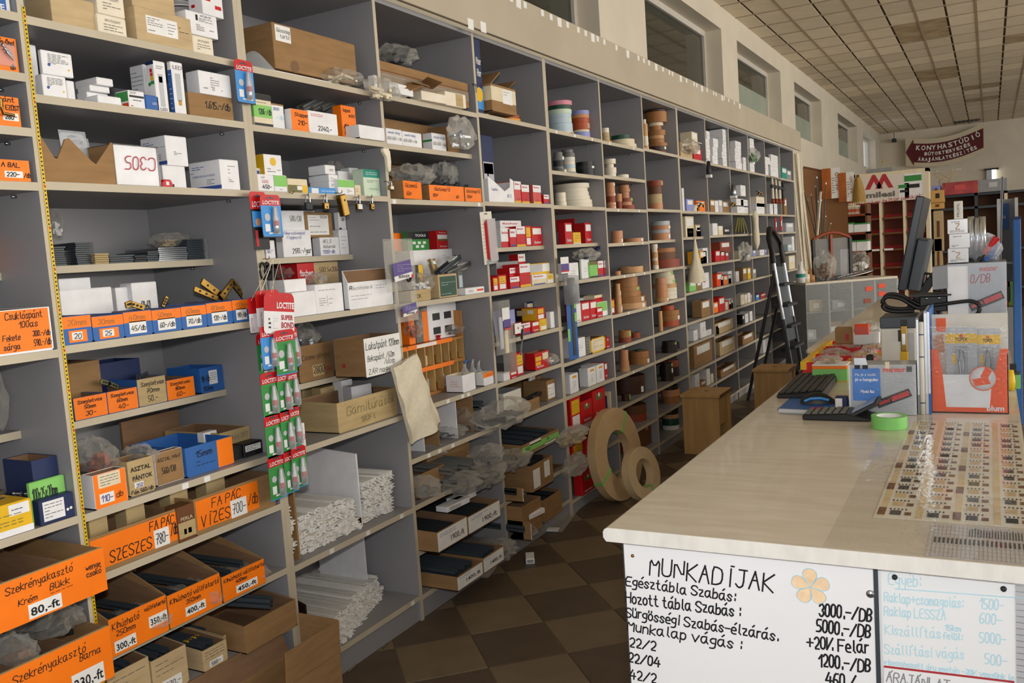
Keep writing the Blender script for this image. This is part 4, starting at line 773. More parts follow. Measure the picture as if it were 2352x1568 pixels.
# white boxes with pencil lists
z=1.266
C('red carton with white fischer lettering',z+.06,.2,.1,689,727,598,'red',f=[('t','fischer',.1,.9,.6,.2,'white',.0006)]);C('kraft carton standing behind the white list boxes',z+.03,.22,.1,728,783,597,'tan',f=[('h','500 5x206',.2,.95,.75,.12,'ink',.0018)])
b=C('plain white box at the glue end of the pencil list shelf',z,.01,652,676,728,673,'white');C('white lidless box set on the plain white box',b['t'],.03,.12,655,705,644,'white')
C('white box with a pencilled price list',z,.008,.14,729,791,655,'white',f=[('s',.1,.7,.76,.84,1,'grey2'),('s',.1,.35,.25,.55,4),('s',.45,.6,.25,.55,2),('p',.4,.41,.22,.6,'grey','line')]);bagpx('clear bag of brass fittings behind the pencilled list box',.1,705,745,625,658,sy=.04,fill='kraft')
T_('white box with brown lining and a bold R',z,.004,790,803,904,650,'white',f=[('h','R',.03,.1,.72,.14,'ink',.003),('h','észtételes ár',.1,.55,.72,.12,'grey2',.0014),('s',.05,.5,.3,.55,2,'grey'),('s',.6,.9,.66,.86,2,'grey')],bk=1.45)
bagpx('grey clear bag behind the white lidless box',.26,640,690,600,640,sy=.05,fill='dksteel')
# short shelf with brown cartons
z=1.01
bagpx('clear bag of steel fittings behind the brown 2800 carton',.27,676,724,757,800,sy=.06,fill='steel');bagpx('limp grey film bag hanging over the brown cartons',.4,716,776,735,798,sy=.03,fill=None)
T_('brown carton priced 2800 in red and black',z,.2,.18,690,768,797,'card',f=[('h','Cosmo göngyi',.1,.9,.6,.13,'ink',.0018),('p',.38,.72,.1,.42,'kraft','price_patch'),('h','2800',.4,.7,.18,.2,'ink',.003),('h','gar',.76,.95,.2,.16,'inkred',.0024)])
T_('brown carton with a white front listing padlock hasps',z+.003,-.004,768,842,925,779,'card',f=[('p',0,1,0,1,'paper','white_front'),('h','Lakatpánt 120mm',.04,.96,.7,.18,'ink',.0028),('h','Bekapánt /60m',.06,.8,.4,.15,'ink',.0024),('h','/közép',.5,.8,.24,.13,'ink',.0022),('h','ZÁR nagy',.06,.7,.06,.13,'ink',.0022)],l=[('d',.3,.3,.06,'inkred'),('s',.1,.3,.5,.6,1,'inkred')])
# kraft tray of handles
z=.836
b=T_('large kraft tape covered tray of handle samples',z,.02,679,779,915,927,'kraft',f=[('h','Garnitúrások',.14,.95,.5,.3,'olive',.0024),('h','180Ft',.35,.6,.15,.2,'olive',.002)],bk=1.05)
for i,(a,bb,v,m) in enumerate(((700,740,888,'kraft'),(742,778,892,'kraft'),(745,800,905,'white'),(790,812,868,'white'),(812,850,889,'ltgrey'),(845,890,893,'black'),(760,850,918,'redbrown'),(704,770,910,'wenge'))):
    C(('folded kraft card','kraft note card','torn white carton','white upright strip','grey handle','black handle','red brown handle strip','dark handle strip')[i]+' lying in the large kraft tray',z+.03,.1+.03*(i % 4)+max(0,(779-a)*.0028),.05,a,bb,v,m,seam=False,name='handle_sample',cat='sample',rz=R.uniform(-.2,.2),group='samples in the kraft tray')
C('white card with red writing leaning by the kraft tray',z,.004,.004,686,704,976,'paper',seam=False,name='card',cat='card',f=[('h','13',.4,.9,.3,.2,'inkred',.002)])
# white drawer runners, stacked by the hundred, and the boards between them
RUN=G();RL=.42
RUN.add([],[]);pr=[(1.25*a,1.25*b) for a,b in [(-.0085,-.006),(.0085,-.006),(.0085,-.003),(-.005,-.003),(-.005,.003),(.0085,.003),(.0085,.006),(-.0085,.006)]];RUN.prism(pr,0,RL,'y')
runm=RUN.mesh('runner',mt('runner_white','eceae4',.4,.06,60));tip=G().lathe([(0,-.002),(.0072,-.002),(.0072,.006)],8,(0,.006,0),axis='y').mesh('roller','white')
def runners(x0,x1,z0,zt,yfun,lab,grp,limit):
    n=0;row=0;zz=z0+.009
    while n<limit and zz<z0+zt(0)+zt(1):
        x=x0+(.010 if row % 2 else .0)
        while x<x1 and n<limit:
            t=(x-x0)/(x1-x0)
            if zz<z0+zt(t):
                o=tag(link('drawer_runner',runm,None,(x,yfun(t,zz-z0)+R.uniform(-.012,.012),zz+R.uniform(-.001,.001))),lab,'drawer runner',grp);o.rotation_euler=(0,R.choice([0,0,math.pi,.5,-.6]),R.uniform(-.015,.015));n+=1
                link('roller',tip,o)
            x+=.0238
        zz+=.0178;row+=1
    return n
z=.462;xa,xb=UX[1]+.03,UX[2]-.02
k=0
wb=lambda label,x,y0,y1,z0,h0,h1,m:G().prism([(0,0),(y1-y0,0),(y1-y0,h1),(0,h0)],-.004,.004,'x').make('divider_board',m,tag(link('divider_board',None,None,(x,y0,z0)),label,'board','divider boards'))
xd1,xd2=pX(705,.0,z),pX(832,.06,z)
wb('thin brown divider board among the upper white runners',xd1,.03,.44,z,.25,.3,'card');wb('tall white divider board with a brass tab among the upper runners',xd2,.06,.44,z,.27,.3,'white')
G().box(-.008,-.004,-.002,.02,.0,.03).make('brass_tab','brass',COL.objects['divider_board.002'] if 'divider_board.002' in COL.objects else None)
runners(xa+.01,xd1-.02,z,lambda t:.19,lambda t,h:.03,'white drawer runner piled beside the thin brown divider','white drawer runners',26)
runners(xd1+.022,xd2-.03,z,lambda t:.16+.05*t,lambda t,h:.04+.28*h,'white drawer runner in the pile between the upper dividers','white drawer runners',96)
runners(xd2+.025,xb-.03,z,lambda t:.25,lambda t,h:.06,'white drawer runner in the pile between white divider and upright','white drawer runners',72)
z=.105;xe1,xe2=pX(760,.08,z),pX(870,.2,z)
wb('dark red divider board leaning by the lower runners',pX(690,.05,z)+.06,.06,.44,z,.18,.29,'wenge');wb('white divider board standing among the lower runners',pX(824,.25,z),.2,.44,z,.29,.31,'white');wb('taller white divider board deep in the lower compartment',pX(870,.3,z),.26,.44,z,.32,.33,'white')
runners(xa+.11,xb-.03,z,lambda t:.13+.1*t,lambda t,h:-.02+.16*t+.4*h,'white drawer runner spilling forward on the lowest shelf','white drawer runners',106)
# ---------------------------------------------------------------- pigeonhole bay
z=2.062
bagpx('dark crumpled bag on the top shelf of the pigeonhole bay',.24,868,948,102,150,sy=.08,fill='dark')
b=C('long corrugated carton wrapped in shiny tape',z+.02,.02,.14,874,1078,138,'card',f=[('p',0,1,.66,.7,'brown','fold_line'),('p',.0,1,.28,.62,BAG(),'tape_wrap'),('s',.02,.9,.5,.56,1,'silver')])
C('white carton printed PCS at the front of the top shelf',z,-.01,870,897,936,175,'white',f=[('t','CS',.25,.7,.3,.3,'sky')],h=.045);C('flat white carton under the card scraps',z,-.03,903,910,950,199,'white',h=.026);C('white glassine packet in the middle of the top shelf edge',z,-.02,.06,969,1022,208,'ivory',f=[('s',.5,.95,.3,.7,2,'white')],rz=-.06,name='packet',cat='packet');C('white packet with a kraft end on the top shelf edge',z,-.02,.07,1024,1068,209,'ivory',f=[('p',.5,.85,.05,.95,'kraft','kraft_end')],rz=-.05,name='packet',cat='packet')
for i in range(3):p=onY(945+22*i,198-4*i,-.012);r=tag(G().obox((0,0,0),(.05,0,.006),(0,.03,.01),(0,-.001,.002)).make('card_scrap','card',None,p),'torn scrap of brown card lying over the white cartons','cardboard','card scraps');r.rotation_euler=(0,.2*i-.2,.5*i)
z=1.884;yf=.045
C('brown carton with a black ring on its front',z,.2,.2,888,1024,272,'card',f=[('d',.5,.4,.22,'black'),('d',.5,.4,.15,'card')])
for i,(a,bb,v,lbl) in enumerate(((889,925,294,'first white pencil priced box, touching the upright'),(926,970,301,'white pencil priced box between two like it'),(994,1026,305,'white pencil priced box with a green striped side'))):C(lbl,z,yf,(880,.1,971)[i],a,bb,v,'white',f=[('h','zsanér réteg',.1,.9,.7,.14,'inkblue',.0014),('h','600 600-/db',.05,.95,.3,.18,'grey2',.0016)],l=[('p',0,1,.5,.62,'green','green_stripe')] if i==2 else (),group='pencil priced boxes')
bagpx('clear bag of hooks hanging from the upright of the pigeonhole bay',-.0,1030,1088,268,342,sy=.03,fill='steel');C('kraft flap carton behind the hanging hook bag',z,.1,.12,1030,1062,290,'card')
z=1.667
for i,(a,bb,v,f,lb) in enumerate(((928,979,414,[('h','Gázemelő',.1,.9,.65,.2),('h','60N',.15,.6,.2,.2)],'orange wrapped gas strut packet lying askew'),(987,1067,424,[('h','Gáztelepítő',.15,.9,.64,.2),('h','80N',.1,.35,.25,.2),('h','60-',.75,.95,.2,.18)],'orange fronted gas strut tray marked 80N'),(1069,1121,430,[('h','Gáztelepítő',.1,.95,.64,.2),('h','150N',.1,.5,.25,.2)],'orange fronted gas strut tray by the torn white box'))):
    T_(lb,z,.004-.02*(i==0),.2,a,bb,v,'card',f=f,lab='orange',rz=(.12,0,0)[i],group='gas strut trays')
bagpx('clear bag of gas struts over the askew orange packet',.06,905,990,376,425,sy=.08,fill='dksteel');bagpx('tall clear bag of struts behind the orange trays',.14,1012,1060,366,425,sy=.05,fill='dksteel')
for i in range(4):a=onY(1018+26*i,428,.06);c=onY(1040+24*i,414,.2);bar('gas_strut','dark gas strut bracket lying in the orange trays','strut',a,c,.014,.014,'dksteel','gas struts')
C('brown carton end showing behind the askew orange packet',z,.35,.08,907,935,352,'card')
# white plastic grip hooked on the upright
p=onY(885,340,-.03);r=thing('plastic_grip','white plastic boomerang shaped grip hung on the upright','handle',p);g=G();pts=[(-.02,-.002),(.012,0),(.02,-.012),(.022,-.05),(.016,-.084),(.004,-.09),(-.002,-.07),(-.004,-.035),(-.016,-.022),(-.024,-.014)];g.prism(pts,-.008,.008,'y');g.make('grip','ivory',r,bevel=.003);G().lathe([(0,-.0085),(.002,-.0085)],8,(.012,0,-.008),axis='y').make('screw_hole','dark',r)
# shelf of power-tool accessories
z=1.262
b=C('large plain white carton at the back of the accessory shelf',z,.18,.2,950,1046,576,'white',f=[('h','72mm',.75,.92,.75,.12,'grey',.0014)]);zt=b['t']
C('green and black accessory carton with Z TOOLS print',zt,.2,925,938,987,532,'green',f=[('p',0,1,.58,1,'black','black_band'),('t','TOOLS',.35,.85,.72,.13,'white',.0003)]+[('p',.22+.24*i,.36+.24*i,.32,.46,'white','icon') for i in range(3)]+[('p',.36+.24*i,.5+.24*i,.12,.26,'white','icon') for i in range(2)])
C('orange carton end beside the green Z TOOLS carton',zt,.24,.06,907,925,536,'orange');C('red fischer carton next to the Z TOOLS carton',zt,.2,985,1006,1031,530,'red',f=[('p',.05,.95,.55,.78,'paper','label'),('t','fischer',.2,.9,.86,.08,'white'),('t','fischer',.2,.9,.1,.1,'white'),('p',.05,.95,.45,.54,'olive','band')])
C('worn carton with a dark green label',z,.02,980,1010,1052,632,'tan',f=[('p',.06,.94,.06,.92,'dkgreen','green_label'),('s',.12,.88,.5,.7,2,'ltgrey'),('s',.12,.8,.12,.2,1,'ltgrey')])
for i,(a,v0,c,v1,m) in enumerate(((1005,628,1052,590,'dksteel'),(1022,630,1075,605,'grey2'),(1000,627,990,595,'kraft'))):
    P,Q=onY(a,v0,.06+.02*i),onY(c,v1,.08+.02*i);o=bar('drill_packet',('dark','grey','cream')[i]+' drill bit packet sticking up behind the green label carton','packet',P,Q,.03,.022,m,'drill bit packets');d=(Q-P);G().obox(d*.75,d*.12,(0,.013,0),d.cross(Vector((0,1,0))).normalized()*.014).make('white_label','paper',o)
C('flat white printed carton at the end of the accessory shelf',z,.0,.05,1070,1113,663,'white',f=[('s',.15,.4,.3,.7,2),('p',.6,.95,.4,.7,'inkorange','print')]);C('leaning grey blue gauge pack beside the flat white carton',z,.05,.02,1056,1076,622,'grey2',rz=.3,name='gauge_pack',cat='package',f=[('p',.1,.9,.3,.8,'ice','window')]);C('lime coloured bit holder lying by the flat white carton',z+.01,.01,.01,1072,1095,655,'lime',h=.012,name='bit_holder',cat='tool')
T_('kraft open box at the bag end of the accessory shelf',z,.01,.12,945,990,668,'kraft',f=[('h','TOK',.2,.7,.3,.3,'ink',.002)]);C('yellow striped lamp box behind the kraft open box',z,.1,.06,952,978,610,'dark',f=[('p',.55,.95,0,1,'yellow','yellow_stripe')]);bagpx('clear bag lying over the kraft open box',.06,945,988,625,670,sy=.05,fill='paper')
# two hanging accessory bags on the upright
for i,(u0,u1,v0,v1) in enumerate(((880,948,548,668),(905,958,668,738))):
    y=-.03;P=onY((u0+u1)/2,v0,y);xa_,xb_=onY(u0,v0,y).x,onY(u1,v0,y).x;h=P.z-pZ(v1,P.x,y);wq=(xb_-xa_)
    r=thing('hanging_packet',('larger clear bag with purple BERNER header hung on the upright','smaller clear bag with a purple header hung beneath the larger')[i],'packet',(P.x,y,P.z-h),0,None)
    G().grid(lambda a,c:(-wq/2+wq*a*1+0,-.012*math.sin(a*math.pi)*math.sin(c*math.pi)-.003*math.sin(a*11+c*7),h*c*(1-.12*abs(a-.5)*(c>.8))),10,10).make('bag_front',BAG(),r);G().grid(lambda a,c:(-wq/2+wq*a,.002,h*c),2,2).make('bag_back',BAG(),r)
    o=G().box(-wq*.3,wq*.32,-.016,-.0145,h*.22,h*.56).make('header_card','purple',r);o.rotation_euler=(0,-.12,0)
    o=G().box(-wq*.3,wq*.32,-.0165,-.0145,h*.22,h*.32).make('white_strip','paper',r);o.rotation_euler=(0,-.12,0)
    o=printed('BERNER',h*.055,'ink',r,(-wq*.2,-.017,h*.25),width=wq*.38,bold=.0003);G().box(wq*.24,wq*.31,-.017,-.0164,h*.235,h*.305).make('red_mark','red',r)
    scribble(r,-wq*.22,wq*.25,h*.36,h*.52,4,'ltgrey',.0012,-.017)
    if i==0:G().lathe([(.012,-.006),(.02,-.006),(.02,.0),(.012,0)],20,(wq*.2,-.004,h*.26),axis='y',close=True).make('rubber_ring','black',r)
# wooden pigeonhole organiser on its shelf
z=.842;xa,xb=UX[2]+.16,UX[3]-.05;yO=.13;HO=.345;r=thing('pigeonhole_rack','wooden pigeonhole rack with orange label strips','rack',(xa,yO,z+.0006));W=xb-xa;D=.26
G().box(0,W,D-.004,D,0,HO).make('white_back','white',r)
for zz in (0,.115,.215):G().box(0,W,.0,D-.004,zz,zz+.012).make('rack_shelf','wood',r)
for i in range(9):G().box(i*W/8-(.003 if i else 0),i*W/8+.006-(.003 if i else 0)-(.003 if i==8 else 0),.002,D-.004,.012,.215).make('rack_divider','woodlt',r)
for s in (0,1):G().box(s*(W-.008),s*(W-.008)+.008,.0,D-.004,.227,HO).make('rack_side','wood',r)
for zz in (.108,.212):G().box(-.0,W*.8,-.002,0,zz,zz+.018).make('orange_strip','orange',r);
G().box(W*.25,W*.55,-.0025,-.0005,.214,.228).make('white_strip','paper',r)
q=random.Random(5)
for i in range(8):
    for j in (0,1):
        G().box(i*W/8+.008,(i+1)*W/8-.008,.03,.12,.013+j*.114,.013+j*.114+q.uniform(.02,.06)).make('small_parts',q.choice(['steel','brass','olive','ltgrey','cream']),r)
zt=z+.228+.0
for i,(a,bb,v,m,t) in enumerate(((942,956,715,'orange','orange packet leaning on the rack top'),(958,974,712,'grey2','grey packet standing on the rack top'),(974,986,716,'orange','narrow orange carton standing on the rack top'),(987,1052,702,'white','white carton with black pictures on the rack top'))):
    C(t,zt,.17,.06,a,bb,v,m,f=[('p',.15,.4,.55,.75,'dark','picture'),('p',.55,.8,.55,.75,'dark','picture'),('p',.15,.4,.15,.35,'dark','picture'),('p',.55,.8,.15,.35,'dark','picture')] if i==3 else ())
p=onY(1006,758,.16);r=thing('wire_spool','small red wire spool on the rack top','spool',(p.x,p.y,zt));G().lathe([(0,0),(.013,0),(.013,.003),(.009,.003),(.009,.017),(.013,.017),(.013,.02),(0,.02)],16).make('spool','red',r)
bagpx('flat grey film bag lying on the rack top',.17,1054,1092,738,760,sy=.05,fill='dark');bagpx('clear bag of orange packets at the hem bag end of the rack top',.16,935,965,725,775,sy=.04,fill='rust')
for i,u in enumerate((1068,1086,1100,1114)):
    p=onY(u,856,.06+.02*(i % 2));r=thing('oil_bottle','clear bottle with lime label strip, '+('blue nozzled','next to the blue nozzle','between two bottles','nearest the red boxes')[i],'bottle',(p.x,p.y,z+.0006),0,'clear bottles by the rack');h=(.115,.10,.09,.085)[i]
    G().lathe([(0,0),(.016,0),(.017,.004),(.017,h*.68),(.008,h*.82),(.007,h)],14).make('bottle',CLEAR(),r);G().lathe([(0,.003),(.0155,.003),(.0155,h*.4),(0,h*.4)],12).make('liquid','grey2',r);G().box(-.003,.004,-.0182,-.0172,.01,h*.6).make('lime_strip','lime',r)
    G().tube([(0,0,h),(.02 if i==0 else .0,-.004,h+.012),(.038 if i==0 else 0,-.008,h+(.006 if i==0 else .02))],[.006,.005,.002],8).make('nozzle','blue' if i==0 else 'ltgrey',r)
b=T_('white open box with faint red writing before the rack',z,.01,1025,1064,1093,863,'white',l=[('s',.25,.8,.3,.7,3,'redpale')],inner='cream');T_('white open box with an orange label by the clear bottles',z,.008,1093,1112,1145,858,'white',f=[('p',0,1,.62,1.0,'orange','orange_label'),('s',.3,.8,.72,.86,1,'ink')],inner='cream')
# ---------------------------------------------------------------- lower levels of the pigeonhole bay: rails in bags and cut cartons
z=.65
for i,(u,h,m) in enumerate(((976,.15,'white'),(1010,.16,'card'),(1052,.17,'white'),(1090,.17,'card'))):x=pX(u,.03,z);tag(G().box(-.002,.002,0,.36,0,h).make('divider_card',m,None,(x,.03,z+.0006)),('white','brown','second white','second brown')[i]+' upright divider card between bagged rails','divider','divider cards')
for i,(a,b,v0,v1) in enumerate(((960,1004,1018,1045),(1008,1050,975,1028),(1052,1092,925,1000),(1094,1140,965,990))):bagpx('clear bag of black slides %s on the bagged rail shelf' % ('beneath the hem bag','between white and brown cards','standing tall in the middle','at the glossy packet end')[i],.09,a,b,v0,v1,sy=.1,fill='dksteel')
for i in range(5):x=pX(1098,.02,z)+.0;bar('drawer_slide','black drawer slide in the shiny wrapped bundle','slide',(x+.02*(i % 3),.0,z+.03+.035*(i // 3)*1.4+.01*i),(x+.02*(i % 3),.36,z+.03+.035*(i // 3)*1.4+.01*i),.02,.026,'dksteel','wrapped slides')
bagpx('shiny film wrapped end of the black slide bundle',-.01,1100,1205,915,978,sy=.09,fill='dark')
z=.465
T_('cut brown carton flap box under the bagged rails',z,.03,.3,965,1024,1092,'card',bk=1.2);T_('tall brown carton side among the grey rails',z,.12,.26,985,1082,1052,'card')
for i in range(8):x=pX(1040,-.02,z)+.05*(i % 4);bar('drawer_slide','grey drawer slide in a bagged bundle over the white label drawers','slide',(x,-.05+.02*(i % 3),z+.03+.05*(i // 4)),(x-.02,.36,z+.05+.05*(i // 4)),.034,.03,'grey2','bagged grey slides')
for i,(a,b,v0,v1) in enumerate(((1028,1088,1080,1128),(1082,1150,1058,1110),(1095,1140,1020,1062),(1140,1206,1030,1075),(960,985,1090,1140))):bagpx('film bag over grey slides, '+('low by the shelf edge','in the middle of the bundle','on top of the bundle','beside the lime label carton','next to the white runner bay')[i],-.02,a,b,v0,v1,sy=.08,fill='grey2')
z=.28
for i,(a,b,v) in enumerate(((1003,1075,1226),(1077,1150,1188),(1152,1197,1150))):
    q=T_('brown drawer carton with a long white label, '+('beside the white runners','piled with small white cartons','next to the tan wrapped carton')[i],z,-.09,.4,a,b,v,'card',f=[('p',.01,.99,.04,.96,'paper','white_label'),('s',.08,.6,.66,.86,2,'inkblue'),('t','1900,-ft',.4,.85,.25,.3,'ink',.0003)],bk=1.15,group='white labelled drawer cartons')
    for k in range(4):x=q['x']+q['w']*(.18+.2*k);bar('drawer_slide','black drawer slide in the drawer carton '+('beside the white runners','under the small cartons','by the tan carton')[i],'slide',(x,-.06,z+.05),(x,.28,z+.06),.024,.03,'dark','slides in labelled cartons')
for i,(a,b,v0,dz) in enumerate(((1028,1075,1148,.1),(1052,1092,1144,.1),(1068,1118,1134,.1),(1118,1160,1130,.1),(1125,1172,1115,.14))):C('small white slide carton lying over the drawer cartons, '+('lowest','tucked second','with a clear window','half open','uppermost')[i],z+dz,-.02+.02*i,.06,a,b,v0,'white',f=[('p',.1,.6,.2,.8,'ltgrey','window'),('s',.1,.4,.82,.95,1,'redpale')],h=.022,rz=R.uniform(-.25,.15),group='small white slide cartons')
z=.10
for i,(a,b,v) in enumerate(((1052,1110,1326),(1112,1158,1283),(1160,1196,1240))):
    q=T_('low brown carton with a torn white label near the floor, '+('beside the kick board','in the middle','by the clear packets')[i],z,-.12,.42,a,b,v,'card',f=[('p',.01,.99,.04,.92,'paper','white_label'),('t','1400,-ft',.3,.85,.3,.25,'ink',.0003),('s',.1,.5,.7,.86,1,'inkblue')],bk=1.1,group='torn label cartons')
    for k in range(3):x=q['x']+q['w']*(.22+.26*k);bar('drawer_slide','dark slide in the torn label carton '+('by the kick board','in the middle','by the packets')[i],'slide',(x,-.09,z+.055),(x-.02,.24,z+.07),.03,.03,'dksteel','slides in torn label cartons')
    bagpx('film bag of slides in the torn label carton '+('by the kick board','in the middle','by the packets')[i],-.0,a+6,b+5,v-46,v-6,sy=.1,fill='dksteel')
# ---------------------------------------------------------------- water filter bay
z=2.067
C('blue water filter pack standing against the upright',z,.004,.03,1083,1113,75,'dkblue',f=[('t','Water',.15,.9,.66,.1,'white',.0006,.2),('t','Filter',.2,.85,.5,.1,'white',.0006,.2),('p',0,1,.05,.34,'sky','wave'),('d',.4,.25,.1,'yellow')],name='filter_pack',cat='package')
b=T_('brown and cream carton with raised flaps and a white label',z+.012,-.03,1060,1131,1187,191,'card',f=[('p',0,1,.4,.92,'cream','cream_band'),('q',.45,.85,.36,.9,'paper','white_label'),('s',.5,.8,.65,.85,2,'ink')],l=[('p',0,1,.4,.92,'cream','cream_band')])
G().obox((b['w']*.25,b['d']*.5,b['h']+.03),(b['w']*.22,0,.035),(0,b['d']*.45,0),(-.001,0,.002)).make('flap','card',b['o']);G().obox((b['w']+.0,.1,b['h']+.02),(.05,0,.03),(0,.08,0),(.001,0,.002)).make('flap','card',b['o'])
q=thing('steel_clip','bright steel clip hooked over the cream banded carton','clip',onY(1090,196,-.06));G().box(-.014,.014,-.004,.004,-.0,.006).make('bridge','dksteel',q)
for s in (-1,1):G().box(s*.007-.002,s*.007+.002,-.004,-.001,-.03,0).make('prong','steel',q)
stack('the low pair under the cream banded carton',z,.09,1112,1196,[(.012,'amber','amber'),(.017,'rust','rust',-.01)],'coloured edging rolls');stack('the shelf edge before the rust roll',z,.05,1104,1123,[(.02,'ivory','white')],'coloured edging rolls');stack('the back behind the rust roll',z,.2,1128,1178,[(.028,'peach','peach')],'coloured edging rolls')
z=1.672
C('tall navy package with a tap picture',z,.14,.07,1107,1141,308,'dkblue',f=[('p',.28,.95,.1,.62,'ltgrey','window'),('p',.3,.92,.45,.6,'paper','label'),('p',.5,.58,.15,.45,'steel','tap_picture'),('h','2',.05,.15,.78,.08,'white',.002),('p',.05,.2,.2,.35,'sky','print')],name='tap_package',cat='package')
b=geo(z,.01,.1,1124,1182,404);r=thing('torn_white_box','white box torn open in a deep notch','box',(b[0],.01,z+.0006));w_,H=b[1],b[3];g=G();g.prism([(0,0),(w_,0),(w_,H*.9),(w_*.88,H*.98),(w_*.85,H*.62),(w_*.62,H*.44),(w_*.3,H*.75),(0,H)],0,.003,'y');g.box(0,.003,.003,.13,0,H*.9);g.box(w_-.003,w_,.003,.13,0,H*.85);g.box(0,w_,.13,.133,0,H*.85);g.box(0,w_,.003,.13,0,.003);g.make('body','white',r);G().box(.003,w_-.003,.128,.13,.003,H*.84).make('lining','cardin',r);deco(r,(0,0,0),0,w_,H,[('h','Tapéta',.1,.4,.45,.09,'inkblue',.0018),('h','8/2',.72,.92,.2,.12,'inkblue',.002)])
def FI(label,z,yf,uA,uB,uC,vt,style=0,**k):
    f={0:[('p',0,1,.62,1,'white','white_top'),('t','fischer',.1,.8,.84,.08,'red',.0003),('p',0,1,0,.1,'yellow','yellow_foot'),('s',.3,.9,.16,.22,1,'dark')],1:[('p',0,1,.55,1,'white','white_top'),('t','fischer',.1,.8,.76,.14,'red',.0003),('p',.1,.9,.04,.14,'inkblue','blue_strip')],
         2:[('p',.12,.88,.45,.92,'yellow','yellow_label'),('p',.15,.85,.08,.4,'paper','paper_label'),('s',.2,.7,.5,.85,2,'dark')],3:[('p',.1,.9,.6,.92,'paper','paper_label'),('t','fischer',.2,.85,.12,.14,'white',.0003)],4:[('t','fischer',.2,.85,.1,.1,'white',.0003),('q',.25,.75,.62,.86,'olive','picture'),('d',.5,.8,.08,'paper')],5:[('p',0,1,0,1,'white','white_face'),('q',0,1,0,.3,'red','red_foot'),('t','fischer',.1,.85,.7,.14,'red',.0003)]}[style]
    return C(label,z,yf,uA,uB,uC,vt,k.pop('mat','red'),f=f,group=k.pop('group','fischer plug boxes'),**k)
FI('red and white fischer carton touching the torn white box',z,.02,.1,1183,1199,416,0,mat='redpale');FI('red and white fischer carton second from the torn white box',z,.015,.1,1200,1217,424,0);FI('red and white fischer carton with a vertical name on its side',z,.01,1217,1226,1244,425,0,mat='redpale',l=None or ());FI('small red fischer carton at the end of the torn box shelf',z,.008,.05,1250,1263,447,1)
z=1.461;yf=.06
FI('white fischer carton lying on top of its row',z+.073,.12,.1,1150,1198,507,5,mat='white');FI('white fischer carton with a vertical name',z,yf+.01,1140,1152,1172,524,5,mat='white');FI('fischer carton with a slanting red face',z,yf,.1,1173,1187,526,1);FI('fischer carton with a shiny white strip',z,yf,.1,1188,1208,520,0);FI('narrow fischer carton with a cream window',z,yf+.005,.1,1209,1222,519,2);FI('red fischer carton with white foot and dark label',z,yf,.1,1223,1247,521,3)
z=1.262
FI('red fischer carton lying highest on the mixed red shelf',z+.075,.12,1170,1192,1208,584,1);C('grey carton lying under the highest red carton',z+.06,.1,.1,1142,1192,603,'grey');FI('red fischer carton touching the upright on the mixed red shelf',z,.01,.1,1134,1145,638,2);FI('red fischer carton with a yellow label on the mixed red shelf',z,.008,.1,1146,1165,633,2);FI('red fischer carton with blue foot on the mixed red shelf',z,.008,.1,1173,1194,637,1);FI('upright red fischer carton with hammer picture',z+.04,.03,.08,1172,1190,616,1);FI('big red fischer carton with a lime strip',z,.006,.1,1196,1220,607,0);FI('cream fischer carton with a screw picture',z,.01,.1,1223,1256,632,1,mat='cream');FI('white topped fischer carton at the hinge bag end',z,.01,.1,1257,1274,630,2,mat='cream')
C('yellow carton with a grey window on the mixed red shelf',z+.045,.03,.1,1219,1272,607,'yellow',f=[('p',0,.6,.3,.95,'ltgrey','window'),('p',.62,1,.3,.95,'paper','paper_end')]);FI('white fischer carton standing at the back of the mixed red shelf',z,.12,.06,1152,1172,614,5,mat='white')
z=1.027
C('yellow and black screw carton with a red end',z+.055,.03,1181,1234,1252,708,'red',f=[('p',.15,.85,.5,.9,'yellow','label'),('p',.15,.85,.08,.42,'paper','label')],l=[('p',.0,.35,0,1,'black','black_part'),('p',.35,1,0,1,'yellow','yellow_part'),('q',.12,.5,.4,.85,'tan','note'),('q',.6,.85,.55,.85,'paper','note')])
C('navy and white carton with a green picture at the back',z+.055,.14,1215,1262,1276,686,'dkblue',f=[('p',.1,.9,.2,.9,'cream','picture')],l=[('p',0,1,.4,1,'ltgrey','white_side')])
FI('open red screw box with a white curl of label',z,.03,.12,1195,1222,745,1);FI('red screw carton between the curl label and the yellow label',z,.02,.1,1223,1240,740,3);FI('screw carton with a yellow foot beside the plain white carton',z,.015,.1,1241,1257,735,2,mat='yellow');C('plain white carton at the end of the screw shelf',z,.02,1254,1266,1284,717,'white');C('grey blue carton tucked behind the yellow and black carton',z,.1,.1,1165,1186,714,'lilac')
z=.836
FI('red carton with yellow squares beneath the hanging packets',z,.02,1172,1188,1204,812,2);q=T_('red open box with yellow squares',z,.01,1206,1230,1262,812,'red',f=[('p',.05,.45,.5,.75,'yellow','label'),('p',.55,.95,.5,.9,'cream','label'),('t','fischer',.1,.6,.12,.12,'white',.0003),('p',.05,.4,.25,.45,'yellow','label')],inner='cardin');bagpx('white and blue bag of plugs at the end of the red box shelf',.04,1264,1300,803,838,sy=.06,fill='paper');C('white carton foot under the hanging packet',z,.0,.08,1158,1172,858,'white');FI('red fischer carton lying before the open red box',z,.0,.05,1173,1188,856,3)
z=.648
for i,(a,b,v0,dz) in enumerate(((1200,1258,880,0),(1240,1282,876,.0),(1258,1302,876,.0))):C('brown carton with red print at the back of the brown shelf, '+('largest','middle one','with a paper label')[i],z,.2-.08*i,.14,a,b,v0-12*(i<2),'card',f=[('s',.1,.7,.5,.7,1,'redbrown')]+([('p',.1,.9,.1,.8,'paper','label'),('s',.2,.8,.2,.7,3)] if i==2 else []),group='brown cartons with red print')
